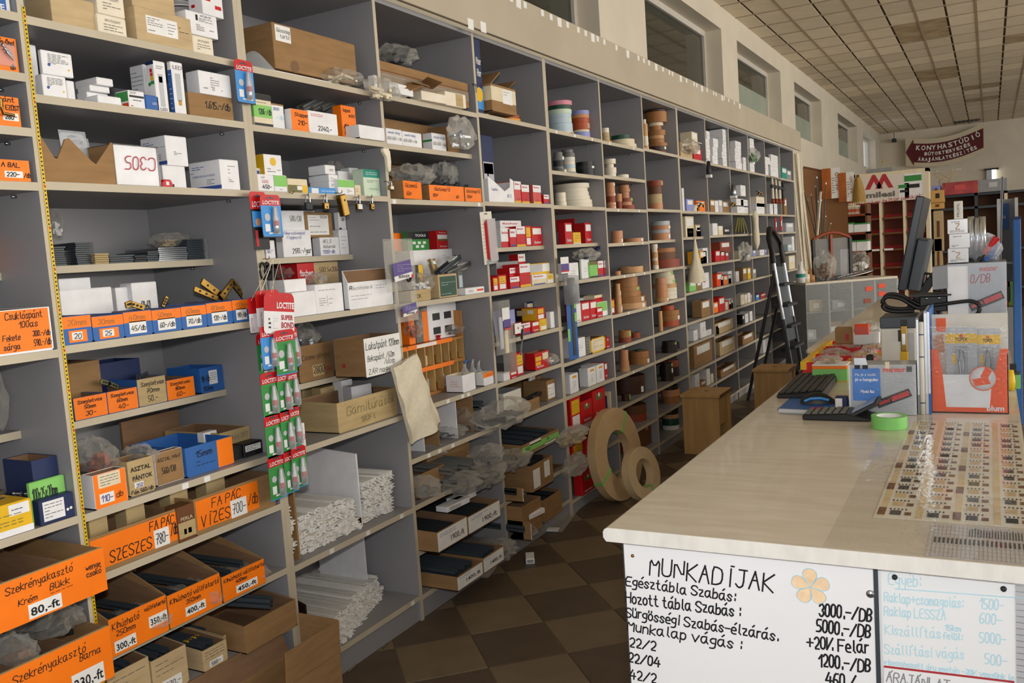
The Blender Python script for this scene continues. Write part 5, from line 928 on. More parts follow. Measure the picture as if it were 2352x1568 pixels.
C('white paper leaflet leaning on the brown cartons',z+.1,.14,.003,1263,1280,850,'paper',seam=False,f=[('s',.1,.9,.1,.9,6)],name='leaflet',cat='leaflet');T_('open brown tray of black fittings',z,.0,1180,1202,1240,925,'card');T_('worn white open carton on the brown shelf',z,.02,.12,1160,1200,905,'offwhite',inner='grey');bar('black_bar','black bar lying in the open brown tray','bar',onY(1204,920,.04),onY(1240,902,.05),.02,.02,'black')
z=.46
q=T_('brown carton with a lime price strip',z+.018,-.06,.4,1200,1284,1024,'card',f=[('p',.0,1,.15,.72,'lime','lime_strip'),('h','1500.-',.08,.4,.3,.3,'ink',.0024),('h','2.4',.65,.85,.45,.22,'ink',.003),('p',.2,.5,.62,.95,'paper','paper_label'),('p',.6,.9,.0,.2,'paper','paper_label')],bk=1.3)
for k in range(4):x=q['x']+q['w']*(.15+.22*k);bar('drawer_slide','black slide lying in the lime strip carton','slide',(x,-.03,z+.06),(x-.01,.3,z+.08),.03,.03,'dksteel','slides in the lime carton')
bagpx('clear bag of fittings hanging off the lime strip carton',-.07,1284,1345,978,1020,sy=.05,fill='kraft')
z=.28;q=T_('tan tape wrapped carton of black slides',z-.0+.001,-.06,.4,1222,1272,1128,'card',f=[('p',.1,.4,.1,.8,'paper','note'),('p',.6,.85,.3,.9,'paper','note')],bk=1.1,h=.13)
for k in range(4):bar('drawer_slide','long black slide lying in the tan taped carton','slide',(q['x']+.03+.045*k,-.04,z+.12+.01*(k % 2)),(q['x']+.02+.045*k,.32,z+.13),.03,.03,'dark','slides in the taped carton')
T_('brown cut carton behind the tan taped carton',z+.001,.02,.36,1274,1300,1080,'card',bk=1.2);bagpx('clear film bag hanging over the brown cut carton',-.03,1296,1348,1040,1088,sy=.05,fill=None)
z=.10;q=T_('brown bottom carton with a flap of white end labels',z+.001,-.08,.4,1196,1246,1170,'card',bk=1.1);T_('brown bottom carton beside the red plug boxes',z+.001,-.06,.4,1250,1292,1150,'card',bk=1.2)
for k in range(3):bar('drawer_slide','dark slide in the bottom cartons by the floor packets','slide',(3.75+.09*k,-.04,z+.09),(3.73+.09*k,.3,z+.1),.03,.03,'dark','slides in the bottom cartons')
C('small white slide carton lying on the bottom carton',z+.075,-.07,.06,1190,1240,1192,'white',h=.024,rz=-.15,f=[('s',.5,.9,.3,.6,1,'redpale')])
# ---------------------------------------------------------------- hanging packets on the uprights
def hang(label,u,v0,v1,wpx,y,mats,kind):
    P=onY(u,v0,y);h=P.z-pZ(v1,P.x,y);w_=(onY(u+wpx,v0,y).x-P.x);r=thing('hanging_package',label,'package',(P.x,y,P.z-h));return r,w_,h
r,w_,h=hang('red folding knife in a white blister hung on the upright',1118,486,606,26,-.03,0,0);G().box(-w_/2,w_/2,0,.001,0,h).make('backing_card','offwhite',r);G().box(-w_*.15,w_*.42,-.014,0,h*.08,h*.84).make('red_body','redpale',r,bevel=.004);G().box(-w_*.22,-w_*.1,-.01,0,h*.1,h*.8).make('red_edge','red',r);G().box(-w_*.3,w_*.5,-.012,-.001,0,h*.07).make('clear_foot',CLEAR(),r);G().box(-w_*.2,w_*.48,-.018,-.0142,h*.05,h*.86).make('blister',CLEAR(),r);G().prism([(-w_*.12,h*.95),(w_*.12,h*.95),(w_*.12,h*.97),(-w_*.12,h*.97)],-.001,.002,'y').make('hanging_slot','dark',r);scribble(r,-w_*.42,-w_*.25,h*.2,h*.8,9,'red',.0016,-.001);r.rotation_euler=(0,-.05,0)
r,w_,h=hang('clear bag of hinges with purple and white header on the upright',1150,690,812,36,-.03,0,0);G().grid(lambda a,c:(-w_/2+w_*a,-.01*math.sin(3.1*a)-.004*math.sin(9*a+6*c),h*c),8,8).make('film',BAG(),r);G().box(-w_*.15,w_*.3,-.016,-.0145,h*.62,h*.86).make('white_header','paper',r);G().box(-w_*.1,w_*.34,-.0165,-.0145,h*.48,h*.64).make('purple_band','purple',r);G().box(-w_*.06,w_*.36,-.0165,-.0145,h*.44,h*.49).make('red_band','redpale',r);G().box(-w_*.3,-w_*.1,-.012,-.004,h*.1,h*.7).make('hinge_leaf','ltgrey',r,bevel=.002);G().box(.0,w_*.2,-.012,-.004,.0,h*.45).make('hinge_leaf','cream',r,bevel=.002)
r,w_,h=hang('grey clear sleeve with a black cutter hung beside the hinge bag',1166,740,855,30,-.02,0,0);G().grid(lambda a,c:(-w_/2+w_*a,-.006*math.sin(3.1*a),h*c),6,6).make('film',BAG(),r);o=G().box(-.004,.004,-.008,-.003,0,h*.62).make('blade','silver',r,(w_*.6,-.01,h*.3));o.rotation_euler=(0,.35,0);o=G().box(-.006,.006,-.009,-.003,0,h*.2).make('black_grip','black',r,(w_*.75,-.01,h*.62));o.rotation_euler=(0,.35,0);G().box(w_*.35,w_*.85,-.012,-.01,h*.74,h*.95).make('white_card','paper',r);G().lathe([(0,-.0125),(.006,-.0125)],10,(w_*.6,0,h*.85),axis='y').make('red_mark','red',r)
r,w_,h=hang('clear tube pack with blue and white header on the double upright',1296,590,700,18,-.03,0,0);G().box(-w_/2,w_/2,-.001,0,h*.66,h).make('header','paper',r);G().box(-w_/2,w_/2,-.0015,-.0008,h*.72,h*.86).make('purple_band','purple',r);G().box(-w_/2,w_/2,-.0015,-.0008,h*.69,h*.72).make('red_band','red',r);G().lathe([(0,0),(w_*.42,.004),(w_*.42,h*.6),(0,h*.62)],12,(0,-w_*.3,0)).make('clear_tube',CLEAR(),r);G().lathe([(0,.004),(w_*.22,.006),(w_*.22,h*.56),(0,h*.56)],10,(0,-w_*.3,0)).make('grey_rod','grey2',r)
r,w_,h=hang('long blue and lime saw blade package on the double upright',1309,655,824,22,-.028,0,0);G().box(-w_/2,w_/2,0,.001,0,h).make('card','blue',r);G().box(-w_*.06,w_*.22,-.004,0,h*.05,h*.92).make('saw_blade','dksteel',r,bevel=.001);
for s,z0,z1 in ((-1,.25,.42),(1,.5,.62),(1,.68,.8),(1,.86,.95)):G().box(s*w_*.5-(w_*.22 if s>0 else 0),s*w_*.5+(w_*.22 if s<0 else 0),-.0006,0,h*z0,h*z1).make('lime_patch','lime',r)
# cloth bag hung on the upright between padlock and pigeonhole bays
P=onY(938,806,-.04);r=thing('cloth_bag','unbleached cotton bag with drawstring hem hung on the upright','bag',P);hb=P.z-pZ(1018,P.x+.1,-.04);TLq=[onY(902,845,-.04),onY(957,812,-.04),onY(948,1020,-.04),onY(1016,968,-.04)]
def cb(a,c):      # a across, c down
    t=TLq[0].lerp(TLq[1],a);bt=TLq[2].lerp(TLq[3],a);q=t.lerp(bt,c)-P;return (q.x,-.014*math.sin(a*9+c*3)*(.3+c)*.6-.02*math.sin(math.pi*a)*c-.004*math.sin(c*17+a*6),q.z)
clm=mt('cotton','d8cfb8',.9,.06,70,bump=.3,spec=.1);G().grid(cb,16,22).make('front',clm,r);G().grid(lambda a,c:(cb(a,c)[0],.01+.012*math.sin(math.pi*a)*c,cb(a,c)[2]),12,16).make('back',clm,r);G().grid(lambda a,c:(cb(a,c*.06)[0],cb(a,0)[1]-.004-.002*math.sin(a*30),cb(a,c*.06)[2]),18,2).make('hem',clm,r)
for s in (0,1):G().grid(lambda a,c:(cb(s,c)[0],cb(s,c)[1]*(1-a)+.011*a,cb(s,c)[2]),2,14).make('side_seam',clm,r)
G().tube([(0,0,.01),(.006,.02,.02),(.01,.04,.015)],.0015,6).make('hook','brass',r)
# ---------------------------------------------------------------- grey roll bay
GR='edging rolls of the grey roll bay'
z=2.063
stack('the tall pale blue stack',z,.12,1262,1316,[(.026,'ivory','white',.004,1.06,'olive'),(.046,'ice','pale blue',0,1.03),(.032,'ice','pale blue',-.004,1,'mint'),(.02,'ice','pale blue',-.004),(.024,'mint','pale green',0,1.02),(.022,'dkgreen','dark green',.002,1.02),(.024,'pink','pink',.003,1.06)],GR);stack('the rust and lilac stack',z,.1,1316,1357,[(.016,'maple','maple',0,1.08),(.03,'lilac','lilac'),(.012,'cream','cream',0,.95),(.042,'rust','rust',0,1.0,'tan'),(.024,'rust','rust'),(.02,'peach','peach',0,1.0),(.022,'lilac','lilac',.004)],GR)
z=1.848
stack('the black stack with red white labels',z,.06,1272,1296,[(.022,'grey2','grey',.012,1.25,'paper'),(.014,'grey2','grey'),(.03,'dark','dark grey',0,1.1),(.024,'grey2','grey',0,1.1,'paper'),(.02,'grey2','grey',0,.9)],GR);stack('the white and grey stack',z,.1,1293,1323,[(.02,'grey','grey',.004,1.06),(.022,'ivory','ivory'),(.018,'ice','pale blue'),(.02,'ivory','ivory',0,.98),(.022,'offwhite','off white'),(.022,'grey2','dark grey'),(.018,'grey2','grey',-.01,.9)],GR);stack('the black glossy stack',z,.08,1324,1366,[(.018,'dark','dark'),(.024,'black','black'),(.02,'dark','dark grey',0,1,'paper'),(.022,'black','black',.0,.96)],GR)
z=1.667
stack('the broad white stack',z,.15,1296,1382,[(.024,'ivory','white'),(.022,'ivory','white',0,.99),(.022,'ivory','white',-.01,.93),(.024,'ivory','white',-.01,.88),(.022,'ivory','white',-.012,.84),(.026,'ivory','white',-.004,.9)],GR);stack('the small white stack by the double upright',z,.05,1277,1301,[(.024,'ivory','white',.002,1.05),(.025,'ivory','white'),(.024,'ivory','white')],GR)
z=1.461;yf=.065
FI('big red carton with white top label beside the double upright',z,yf,1282,1300,1316,512,3);FI('big red carton behind the small yellow carton',z,yf+.02,1318,1346,1360,512,3);C('small yellow carton between two red cartons',z,yf-.004,.04,1318,1335,534,'yellow',f=[('s',.2,.8,.2,.8,3,'dark'),('p',.0,1,0,.06,'white','foot')]);T_('red open carton lid above the red cartons',z+.085,.2,.12,1320,1358,502,'red')
z=1.26
for i,(a,b,v,m) in enumerate(((1306,1330,605,'white'),(1337,1355,596,'white'))):C('white carton with pencil marks, '+('by the tube pack','beside the lime carton')[i],z,.03,.1 if i==0 else 1331,a,b,v,m,f=[('s',.3,.7,.3,.6,2,'grey')],group='pencil marked cartons')
C('lime green carton among red cartons',z,.02,.1,1356,1374,602,'lime',f=[('p',0,1,.8,1,'olive','band'),('p',0,1,0,.1,'dkgreen','band')]);FI('red carton with blue strip beside the lime carton',z,.02,.1,1375,1387,600,1);FI('red carton with blue strip touching the upright',z,.02,.1,1389,1401,599,1)
bagpx('clear bag of navy grips lying on the red cartons',.06,1342,1398,568,598,sy=.05,fill='dkblue');bar('navy_grip','navy plastic grip sticking up from the bag','grip',onY(1368,576,.05),onY(1385,556,.06),.016,.016,'dkblue')
z=1.025
C('white narrow carton with red foot lettering',z,.01,1318,1326,1336,697,'white',f=[('t','fischer',.1,.9,.06,.08,'inkorange')]);FI('red carton with ice label between white and lime',z,.015,.1,1337,1356,695,3);FI('narrower red carton with ice label',z,.012,.1,1357,1372,692,3);C('lime topped white carton in the red row',z,.02,.08,1372,1397,696,'white',f=[('p',0,.95,.35,.98,'lime','lime_top'),('p',0,.5,0,.3,'ice','ice_patch')]);FI('small red carton before the lime topped carton',z,.005,.03,1372,1385,708,3);FI('red carton with a yellow label touching the upright',z,.02,.08,1399,1413,690,2)
for i,(a,b,v) in enumerate(((1366,1406,683),(1366,1402,677))):C('flat red and cream carton on top of the red row, '+('lower','upper')[i],z+.075+.026*i,.05,.1,a,b,v,'red' if i==0 else 'cream',f=[('p',0,1,0,.35,'yellow' if i==0 else 'red','stripe')],h=.024,group='flat cartons on the red row')
C('black and white tool box lying behind the red row',z+.08,.12,.06,1318,1352,684,'dark',f=[('p',.3,.8,.2,.8,'ltgrey','label')])
z=.828
C('white carton with grey edge on the yellow box shelf',z,.02,.1,1322,1346,780,'white',f=[('s',.3,.7,.3,.7,3)]);C('dark mottled carton beside the yellow frame carton',z,.02,.08,1347,1358,775,'grey2',f=[('s',.1,.9,.1,.9,5,'ltgrey')]);T_('cream box with a yellow frame and brown lining',z,.01,.16,1358,1391,780,'cream',f=[('p',0,.08,0,1,'yellow','frame'),('p',.92,1,0,1,'yellow','frame'),('p',0,1,0,.1,'yellow','frame'),('p',0,1,.92,1,'yellow','frame'),('s',.15,.85,.2,.85,5)]);FI('red carton with an oval picture at the end of the yellow box shelf',z,.02,.1,1393,1420,776,4)
z=.647
for i,(a,b,v,ua) in enumerate(((1311,1330,862,.1),(1352,1370,847,1330),(1372,1389,840,.1))):C('white carton with a yellow tab and faint figure, '+('touching the double upright','showing its plain side','next to a red edge')[i],z,.01,ua,a,b,v,'white',f=[('p',.3,.8,.78,.9,'amber','tab'),('s',.35,.65,.2,.65,5)],group='yellow tab cartons')
FI('red carton end beside the yellow tab cartons',z,.03,.1,1390,1396,834,3)
z=.449;RB=[(1313,1336,918,2,0),(1337,1362,925,4,0),(1364,1392,900,4,.0)]
for i,(a,b,v,s,dz) in enumerate(RB):FI('red plug carton behind the ring rolls, '+('with a tilted yellow label','lying with its picture outward','set high on the row')[i],z,.02,.1,a,b,v,s,group='red plug cartons by the rings')
C('navy carton in the red plug row',z,.05,.1,1394,1402,910,'dkblue');C('white carton with spotted label standing in the red plug row',z,.03,.1,1403,1417,900,'cream',f=[('s',.2,.8,.2,.8,5)])
z=.265;FI('red carton with yellow label under the plug row',z,.02,.1,1316,1342,1024,2,group='red plug cartons by the rings');FI('red carton behind the larger ring roll',z,.03,.1,1345,1372,1010,4,group='red plug cartons by the rings')
z=.08;FI('large red carton standing nearest the floor by the rings',z,-.02,1318,1338,1366,1092,4,group='red plug cartons by the rings');FI('second large red carton near the floor, half hidden by the ring',z,.0,.12,1368,1392,1070,4,group='red plug cartons by the rings')
# ================================================================ roll bays (brown and wood coloured edge banding)
GB='wood coloured edging rolls'
def rows(spec): # 'mat:word:h[:dx[:k[:sticker]]]' separated by blanks
    out=[]
    for s in spec.split():
        q=s.split(':');out.append((float(q[2]),q[0],q[1].replace('_',' '),float(q[3]) if len(q)>3 else 0,float(q[4]) if len(q)>4 else 1,q[5] if len(q)>5 else None))
    return out
def ST(desc,z,y,u0,u1,spec,g=GB,hole=.45):return stack(desc,z,y,u0,u1,rows(spec),g,hole)
L6=SH[6];L7=[q[0] if isinstance(q,tuple) else q for q in SH[7]]
B6='next to the grey rolls'
ST('the small stack '+B6,2.06,.06,1382,1401,'amber:amber:.016:.01:1.3 tan:tan:.05 ivory:ivory:.028:0:.95');ST('the low stack under the green roll',2.06,.1,1402,1458,'cream:cream:.028:.01:1.1 cream:cream:.03 dkgreen:dark_green:.026:-.02:.78')
ST('the cream stack '+B6,1.858,.06,1389,1415,'ivory:ivory:.024:0:1:paper ivory:ivory:.035:.004:1.08 ivory:ivory:.022:0:.7 ivory:ivory:.03:.004:1.05');ST('the second level behind the cream stack',1.858,.06,1414,1444,'ivory:ivory:.026:0:1:paper')
ST('the striped stack '+B6,1.662,.04,1394,1415,'peach:peach:.02:0:1:paper peach:peach:.02:0:1:paper redbrown:red_brown:.035 peach:peach:.022:0:1:paper peach:peach:.035 peach:peach:.025:0:1:paper');ST('the third level middle stack',1.662,.1,1414,1430,'redbrown:red_brown:.055:0:.9 peach:peach:.05');ST('the third level green tagged stack',1.662,.12,1428,1471,'redbrown:red_brown:.042 peach:peach:.026:-.01:.75 redbrown:red_brown:.03:-.006:.8:lime peach:peach:.022:-.01:.5 peach:peach:.024:-.01:.5 peach:peach:.024:-.01:.6 peach:peach:.03:-.015:.55')
ST('the peach pair '+B6,1.452,.05,1404,1431,'peach:peach:.03:0:1:paper peach:peach:.045:.004:1');ST('the fourth level beside the pair',1.452,.06,1431,1478,'peach:peach:.026:0:1:paper')
ST('the fifth level small end',1.253,.04,1411,1426,'peach:peach:.025');ST('the fifth level behind the small roll',1.253,.1,1422,1478,'maple:maple:.04')
ST('the sixth level big stack with green dot',1.02,.12,1424,1502,'maple:maple:.045:0:1.04:paper oak:oak:.05:0:1:paper oak:oak:.04:-.02:.82 oak:oak:.035:-.02:.78:lime oak:oak:.04:-.025:.7 oak:oak:.035:-.025:.7');ST('the maple stack '+B6,1.02,.03,1415,1429,'maple:maple:.05:0:1.1:paper maple:maple:.05 maple:maple:.04:0:.9:paper maple:maple:.04:0:.8')
ST('the seventh level green tagged stack',.822,.05,1422,1450,'redbrown:red_brown:.03:0:1.05 oak:oak:.045:0:1:lime');ST('the seventh level beside the green tag',.822,.08,1446,1471,'redbrown:red_brown:.035')
ST('the eighth level tall end stack',.64,.05,1424,1446,'maple:maple:.025:0:1.1 peach:peach:.04 peach:peach:.04:0:.9 peach:peach:.03:0:.9');ST('the eighth level orange stack',.64,.08,1446,1492,'oak:orange_brown:.04:0:1:paper oak:orange_brown:.045:0:.96 dkgreen:dark_green:.008:.0:.4')
ST('the ninth level low end',.45,.05,1428,1448,'walnut:walnut:.05:0:1:lime');ST('the ninth level huge stack',.45,.16,1430,1512,'walnut:walnut:.06:0:1:paper walnut:walnut:.06')
ST('the tenth level stack behind the ring rolls',.257,.14,1438,1500,'redbrown:red_brown:.05 brown:brown:.06')
C('brown carton with white tags near the floor behind the ring rolls',.08,.05,.2,1455,1498,990,'brown',f=[('p',.05,.2,.3,.4,'paper','tag'),('p',.7,.85,.7,.9,'peach','tape')])
B7='before the funnel bag'
ST('the top level tall brown stack',2.069,.12,1489,1533,'brown:brown:.045:0:.9 walnut:dark_brown:.04:-.01:.95:paper oak:oak:.03:.008:1 oak:oak:.04:-.01:.8 maple:maple:.03:-.01:.8 oak:oak:.05:0:.9 oak:oak:.04:-.02:.6 cream:cream:.03:-.01:.75 oak:oak:.1:0:1.1 walnut:dark_brown:.015:-.01:1.1');ST('the top level white stack against the brown',2.069,.05,1476,1490,'maple:maple:.03:0:1:paper ivory:ivory:.03:0:1:paper ivory:ivory:.035 maple:maple:.08 ivory:ivory:.03:0:.6')
ST('the second level four roll stack',1.669,.1,1490,1523,'peach:peach:.05 tan:tan:.065:0:.95 brown:brown:.055:0:.96 redbrown:red_brown:.04:.006:1.1:tan')
ST('the third level four roll stack',1.457,.12,1498,1540,'peach:peach:.05:0:1:paper ltgrey:pale_grey:.025 peach:peach:.03:.004:1.02:paper ltgrey:pale_grey:.03')
ST('the fourth level striped end stack',1.256,.04,1499,1513,'ivory:ivory:.03:0:1:paper maple:maple:.03 ivory:ivory:.02:0:1:red maple:maple:.04 ivory:ivory:.03:0:1:red ivory:ivory:.025');ST('the fourth level big stack jutting forward',1.256,.1,1514,1586,'redbrown:red_brown:.06:.0:1 brown:brown:.05:-.02:.85 oak:oak:.03:-.02:.82')
ST('the fifth level pale stack with green dots',1.024,.12,1524,1578,'ivory:ivory:.035:0:1:paper ivory:ivory:.035:0:1:paper cream:cream:.03:0:1:paper maple:maple:.035 cream:cream:.04:-.006:.92:lime cream:cream:.035:-.006:.88 cream:cream:.04:-.01:.8:lime');ST('the fifth level peach stack',1.024,.04,1507,1534,'maple:maple:.03:0:1.1:paper peach:peach:.05 peach:peach:.045 peach:peach:.04:-.004:.9')
ST('the sixth level orange stack',.823,.1,1522,1571,'rust:rust:.04:-.006:.94 oak:orange_brown:.04:0:1:paper oak:orange_brown:.035:0:.96 rust:rust:.035:-.02:.6');ST('the sixth level end stack',.823,.03,1513,1523,'maple:maple:.04 maple:maple:.05:0:1:lime maple:maple:.05')
ST('the seventh level wenge stack with green tag',.641,.06,1520,1556,'wenge:wenge:.05:0:1 wenge:wenge:.03:0:.9:lime');ST('the seventh level wenge end stack',.641,.08,1554,1572,'wenge:wenge:.05')
ST('the eighth level wenge stack',.444,.06,1519,1548,'wenge:wenge:.05:0:1 wenge:wenge:.05:-.004:.92:paper wenge:wenge:.03:-.004:.9:lime');ST('the eighth level big wenge stack',.444,.12,1545,1588,'wenge:wenge:.07 redbrown:red_brown:.05:0:.96 wenge:wenge:.02:0:.8')
ST('the ninth level orange brown stack',.265,.08,1520,1562,'oak:oak:.05:0:.9 peach:peach:.05:0:1 wenge:wenge:.03:-.01:.9');ST('the tenth level green and cream stack',.075,.08,1522,1560,'offwhite:off_white:.03 dkgreen:dark_green:.05 maple:maple:.03 wenge:wenge:.03')
# ================================================================ far bays: small goods
W_='white'
def row(k,lev,where,items,y=.02,gp=None):
    # items: (word, u0, u1, vtop, material[, uA]) along one shelf
    q=SH[k][lev];z,sb=q if isinstance(q,tuple) else (q,0)
    for it in items:
        wd,a,b,v,m=it[:5];ua=it[5] if len(it)>5 else .1;dz=it[6] if len(it)>6 else 0;f=[('p',.15,.85,.55,.9,'paper','label')] if m not in ('white','ivory','offwhite','paper') else [('s',.2,.8,.4,.7,2)]
        if m in ('card','tan') and 'open' in wd:T_('%s %s' % (wd,where),z+dz,sb+y,ua,a,b,v,m,f=f[:1],group=gp)
        else:C('%s %s' % (wd,where),z+dz,sb+y,ua,a,b,v,m,f=f,group=gp)
F8='in the funnel bag bay'
row(8,0,'on the top level '+F8,[('kraft carton in glossy film',1564,1591,326,'tan',.15),('cream carton set on the film carton',1590,1603,302,'cream',1562,.11),('red carton with white foot',1594,1612,338,'red'),('white carton lid atop the red carton',1595,1612,326,'white',.08,.14)])
row(8,1,'on the second level '+F8,[('white striped narrow carton',1569,1573,432,'white'),('blue carton with yellow spot',1578,1594,457,'lilac'),('orange carton behind the brass tap',1601,1620,461,'orange'),('cream carton before the orange',1594,1604,470,'cream')]);row(8,2,'on the short level '+F8,[('cream torn carton',1576,1595,497,'cream'),('white carton',1579,1594,524,'white'),('kraft torn carton',1598,1612,516,'kraft'),('navy carton',1613,1623,520,'dkblue')])
row(8,3,'beside the white funnel bag',[('yellow and white carton',1608,1624,577,'amber'),('white carton with orange edge',1616,1634,570,'white',.08),('small white carton',1610,1620,592,'white',.05)],.02);row(8,4,'under the white funnel bag',[('lime carton',1584,1600,648,'lime'),('white open flap carton',1614,1634,628,'white'),('brown narrow carton',1601,1612,648,'card')]);row(8,5,F8,[('open brown carton with white notes',1612,1640,692,'card',1590),('orange carton end',1640,1650,696,'orange')]);row(8,6,'on the white packet level '+F8,[('tall white packet',1610,1622,742,'white'),('white printed packet',1622,1637,760,'white'),('small white torn packet',1594,1603,760,'white')]);row(8,7,F8+' above the stool',[('brown carton with white notes',1596,1648,795,'card')]);row(8,8,F8+' by the stool',[('tall white carton',1598,1608,862,'white'),('brown carton',1610,1622,878,'card'),('white narrow carton',1624,1632,850,'white'),('cream wide carton',1634,1648,860,'cream')])
# stacks of white lamp cartons on the far top level
def wstack(k,lev,u0,u1,ua,vts,where,m='white',y=.02):
    q=SH[k][lev];z=q[0] if isinstance(q,tuple) else q;o_=['bottom','second','third','fourth','fifth']
    n=len(vts)
    for i,v in enumerate(vts):
        b=C('white carton %s of %s' % ('topmost' if i==n-1 else ('at the bottom' if i==0 else o_[i]+' from the bottom'),where),z,y,ua,u0+R.uniform(-2,2),u1+R.uniform(-2,2),v,m,f=[('s',.2,.8,.3,.7,2)],group='white cartons of the far bays');z=b['t']
wstack(9,0,1622,1632,.08,(356,340,318,300),'the stack on the upright of the torch');wstack(9,0,1637,1648,1628,(357,337,317),'the small stack beside the torch');wstack(9,0,1660,1672,1630,(364,348,331,315,296),'the five carton stack on the far top level')
wstack(10,0,1689,1703,1676,(371,355,340,323),'the four carton stack on the far top level');wstack(10,0,1706,1718,1700,(376,361),'the low stack next to the four');wstack(11,0,1724,1733,.1,(375,350,332,317),'the stack with a green leaf bag');wstack(11,0,1752,1767,1737,(374,358),'the wide pair in the far end bays');wstack(12,0,1770,1790,1765,(381,369,354),'the stack above the hammers')
row(9,1,'on the second level past the funnel bag',[('brown carton',1632,1643,458,'card'),('white wrapped carton',1643,1652,461,'white'),('grey wrapped carton',1651,1660,459,'ltgrey'),('brown twin carton',1660,1675,462,'card')]);row(9,2,'on the short level past the funnel bag',[('tall white carton',1638,1649,513,'white'),('cream carton',1651,1661,519,'cream'),('teal and black tool',1663,1680,526,'dark')]);row(9,3,'past the funnel bag',[('red and white glue carton touching the upright',1644,1655,576,'red'),('red and white glue carton in the middle',1656,1665,577,'red'),('narrow red glue carton',1667,1674,579,'red'),('dark red tool carton',1655,1680,556,'redbrown',.1,.06)]);row(9,4,'on the foam gun level',[('orange and white carton',1647,1660,629,'inkorange'),('navy carton',1656,1662,632,'dkblue'),('orange carton',1663,1672,634,'orange'),('grey carton',1673,1680,630,'grey'),('white pair carton',1682,1690,622,'white'),('white end carton',1691,1698,624,'white')]);row(9,5,'on the book-like level',[('red and white carton touching the upright',1652,1666,684,'red'),('cream narrow carton',1667,1673,694,'cream'),('orange narrow carton',1674,1680,690,'inkorange'),('dark red narrow carton',1680,1684,686,'red'),('white carton',1685,1694,684,'white')]);row(9,6,'on the brown tray level',[('white fronted open carton',1644,1684,744,'tan'),('tall white packet',1645,1652,750,'white',.05)]);row(9,7,'low past the funnel bag',[('long tan open carton',1654,1700,786,'tan')]);row(9,8,'low past the funnel bag',[('brown open carton',1656,1702,850,'card')])
row(10,1,'on the second level of white packets',[('white packet at the front',1694,1710,474,'white'),('white packet beside it',1710,1724,476,'white'),('white packet on top',1692,1708,456,'white',.1,.07),('second white packet on top',1702,1718,458,'white',.1,.07),('topmost white carton',1702,1713,425,'white',1690,.16)]);row(10,3,'beside the garden hose packets',[('cream torn carton',1698,1712,576,'cream'),('white carton',1718,1729,578,'white'),('lilac carton',1730,1736,575,'lilac')]);row(10,4,'on the bracketed short level',[('brown narrow carton',1707,1716,616,'card'),('yellow narrow carton',1718,1727,616,'yellow'),('grey can',1730,1737,618,'grey')]);row(10,5,'on the cream packet level',[('white packet touching the upright',1702,1710,678,'ivory'),('cream packet',1711,1718,677,'cream'),('white tall packet',1717,1724,674,'white'),('tan packet',1725,1734,676,'tan'),('blue and lime packet',1737,1744,678,'sky')]);row(10,6,'on the low packet level',[('black packet',1706,1710,724,'black'),('white narrow packet',1712,1719,722,'white'),('white wide packet',1723,1735,716,'white')]);row(10,7,'low before the ladder',[('white fronted open carton',1706,1738,772,'card')])
row(11,1,'on the second level by the hammers',[('long white carton',1738,1768,466,'white'),('white end carton',1769,1778,468,'white'),('white carton lying on top',1738,1766,451,'ivory',.1,.07)]);row(11,3,'behind the ladder top',[('white carton',1746,1756,574,'white'),('lilac carton',1758,1766,573,'lilac'),('cream carton',1768,1776,576,'cream')]);row(11,5,'behind the ladder rails',[('white and red carton',1748,1760,676,'redpale')]);row(11,8,'on the low shelf behind the ladder',[('white slotted box',1754,1775,782,'white')])
row(12,1,'on the second level of the end bay',[('white tall carton',1776,1786,467,'white'),('brown carton',1802,1808,455,'card')]);row(12,0,'on the top level of the end bay',[('cream and teal carton',1796,1808,383,'teal'),('grey fitting carton',1808,1818,390,'grey')]);row(12,2,'on the tap level of the end bay',[('clear grey packet',1806,1826,512,'ltgrey')]);row(12,3,'in the end bay',[('white tall carton',1820,1831,543,'white'),('teal footed carton',1810,1819,562,'ice')]);row(12,4,'in the end bay',[('cream carton pair',1813,1822,588,'cream'),('cream wide carton',1822,1838,587,'cream')]);row(12,5,'in the end bay',[('cream carton',1818,1832,648,'cream'),('brown carton',1833,1846,645,'card')])
# brass taps, torch, hammers, funnel bag and other hanging goods
def hangbag(label,u0,u1,v0,v1,y,mat,cat='bag',prof=None,name='cloth_bag'):
    P=onY((u0+u1)/2,v0,y);h=P.z-pZ(v1,P.x,y);q2=(MR @ (P-CAM)).z;w_=(u1-u0)*q2/F;r=thing(name,label,cat,P);pr=prof or [(0,.1),(.3,.3),(.7,.8),(1,1)]
    n=14;V=[]
    def wid(c):
        for (a,b),(a2,b2) in zip(pr,pr[1:]):
            if a<=c<=a2:return b+(b2-b)*(c-a)/(a2-a)
        return pr[-1][1]
    G().grid(lambda a,c:(w_*.5*wid(c)*math.cos(a*6.283),w_*.35*wid(c)*math.sin(a*6.283)*(1+.1*math.sin(a*44)),-h*c+.006*math.sin(a*19)),28,16).make('cloth',mat,r);G().tube([(0,0,0),(.0,.02,.012)],.0016,5).make('hook','brass',r);return r
cott=mt('cotton','d8cfb8',.9,.06,70)
hangbag('white cotton bag hanging like a flared funnel on the upright',1568,1624,548,648,-.06,cott,prof=[(0,.08),(.2,.22),(.5,.42),(.8,.85),(1,1)]);hangbag('twisted white cotton bag hung among the far packets',1716,1752,484,572,-.06,cott,prof=[(0,.15),(.15,.55),(.4,.5),(.75,.62),(.9,.55),(1,.1)])
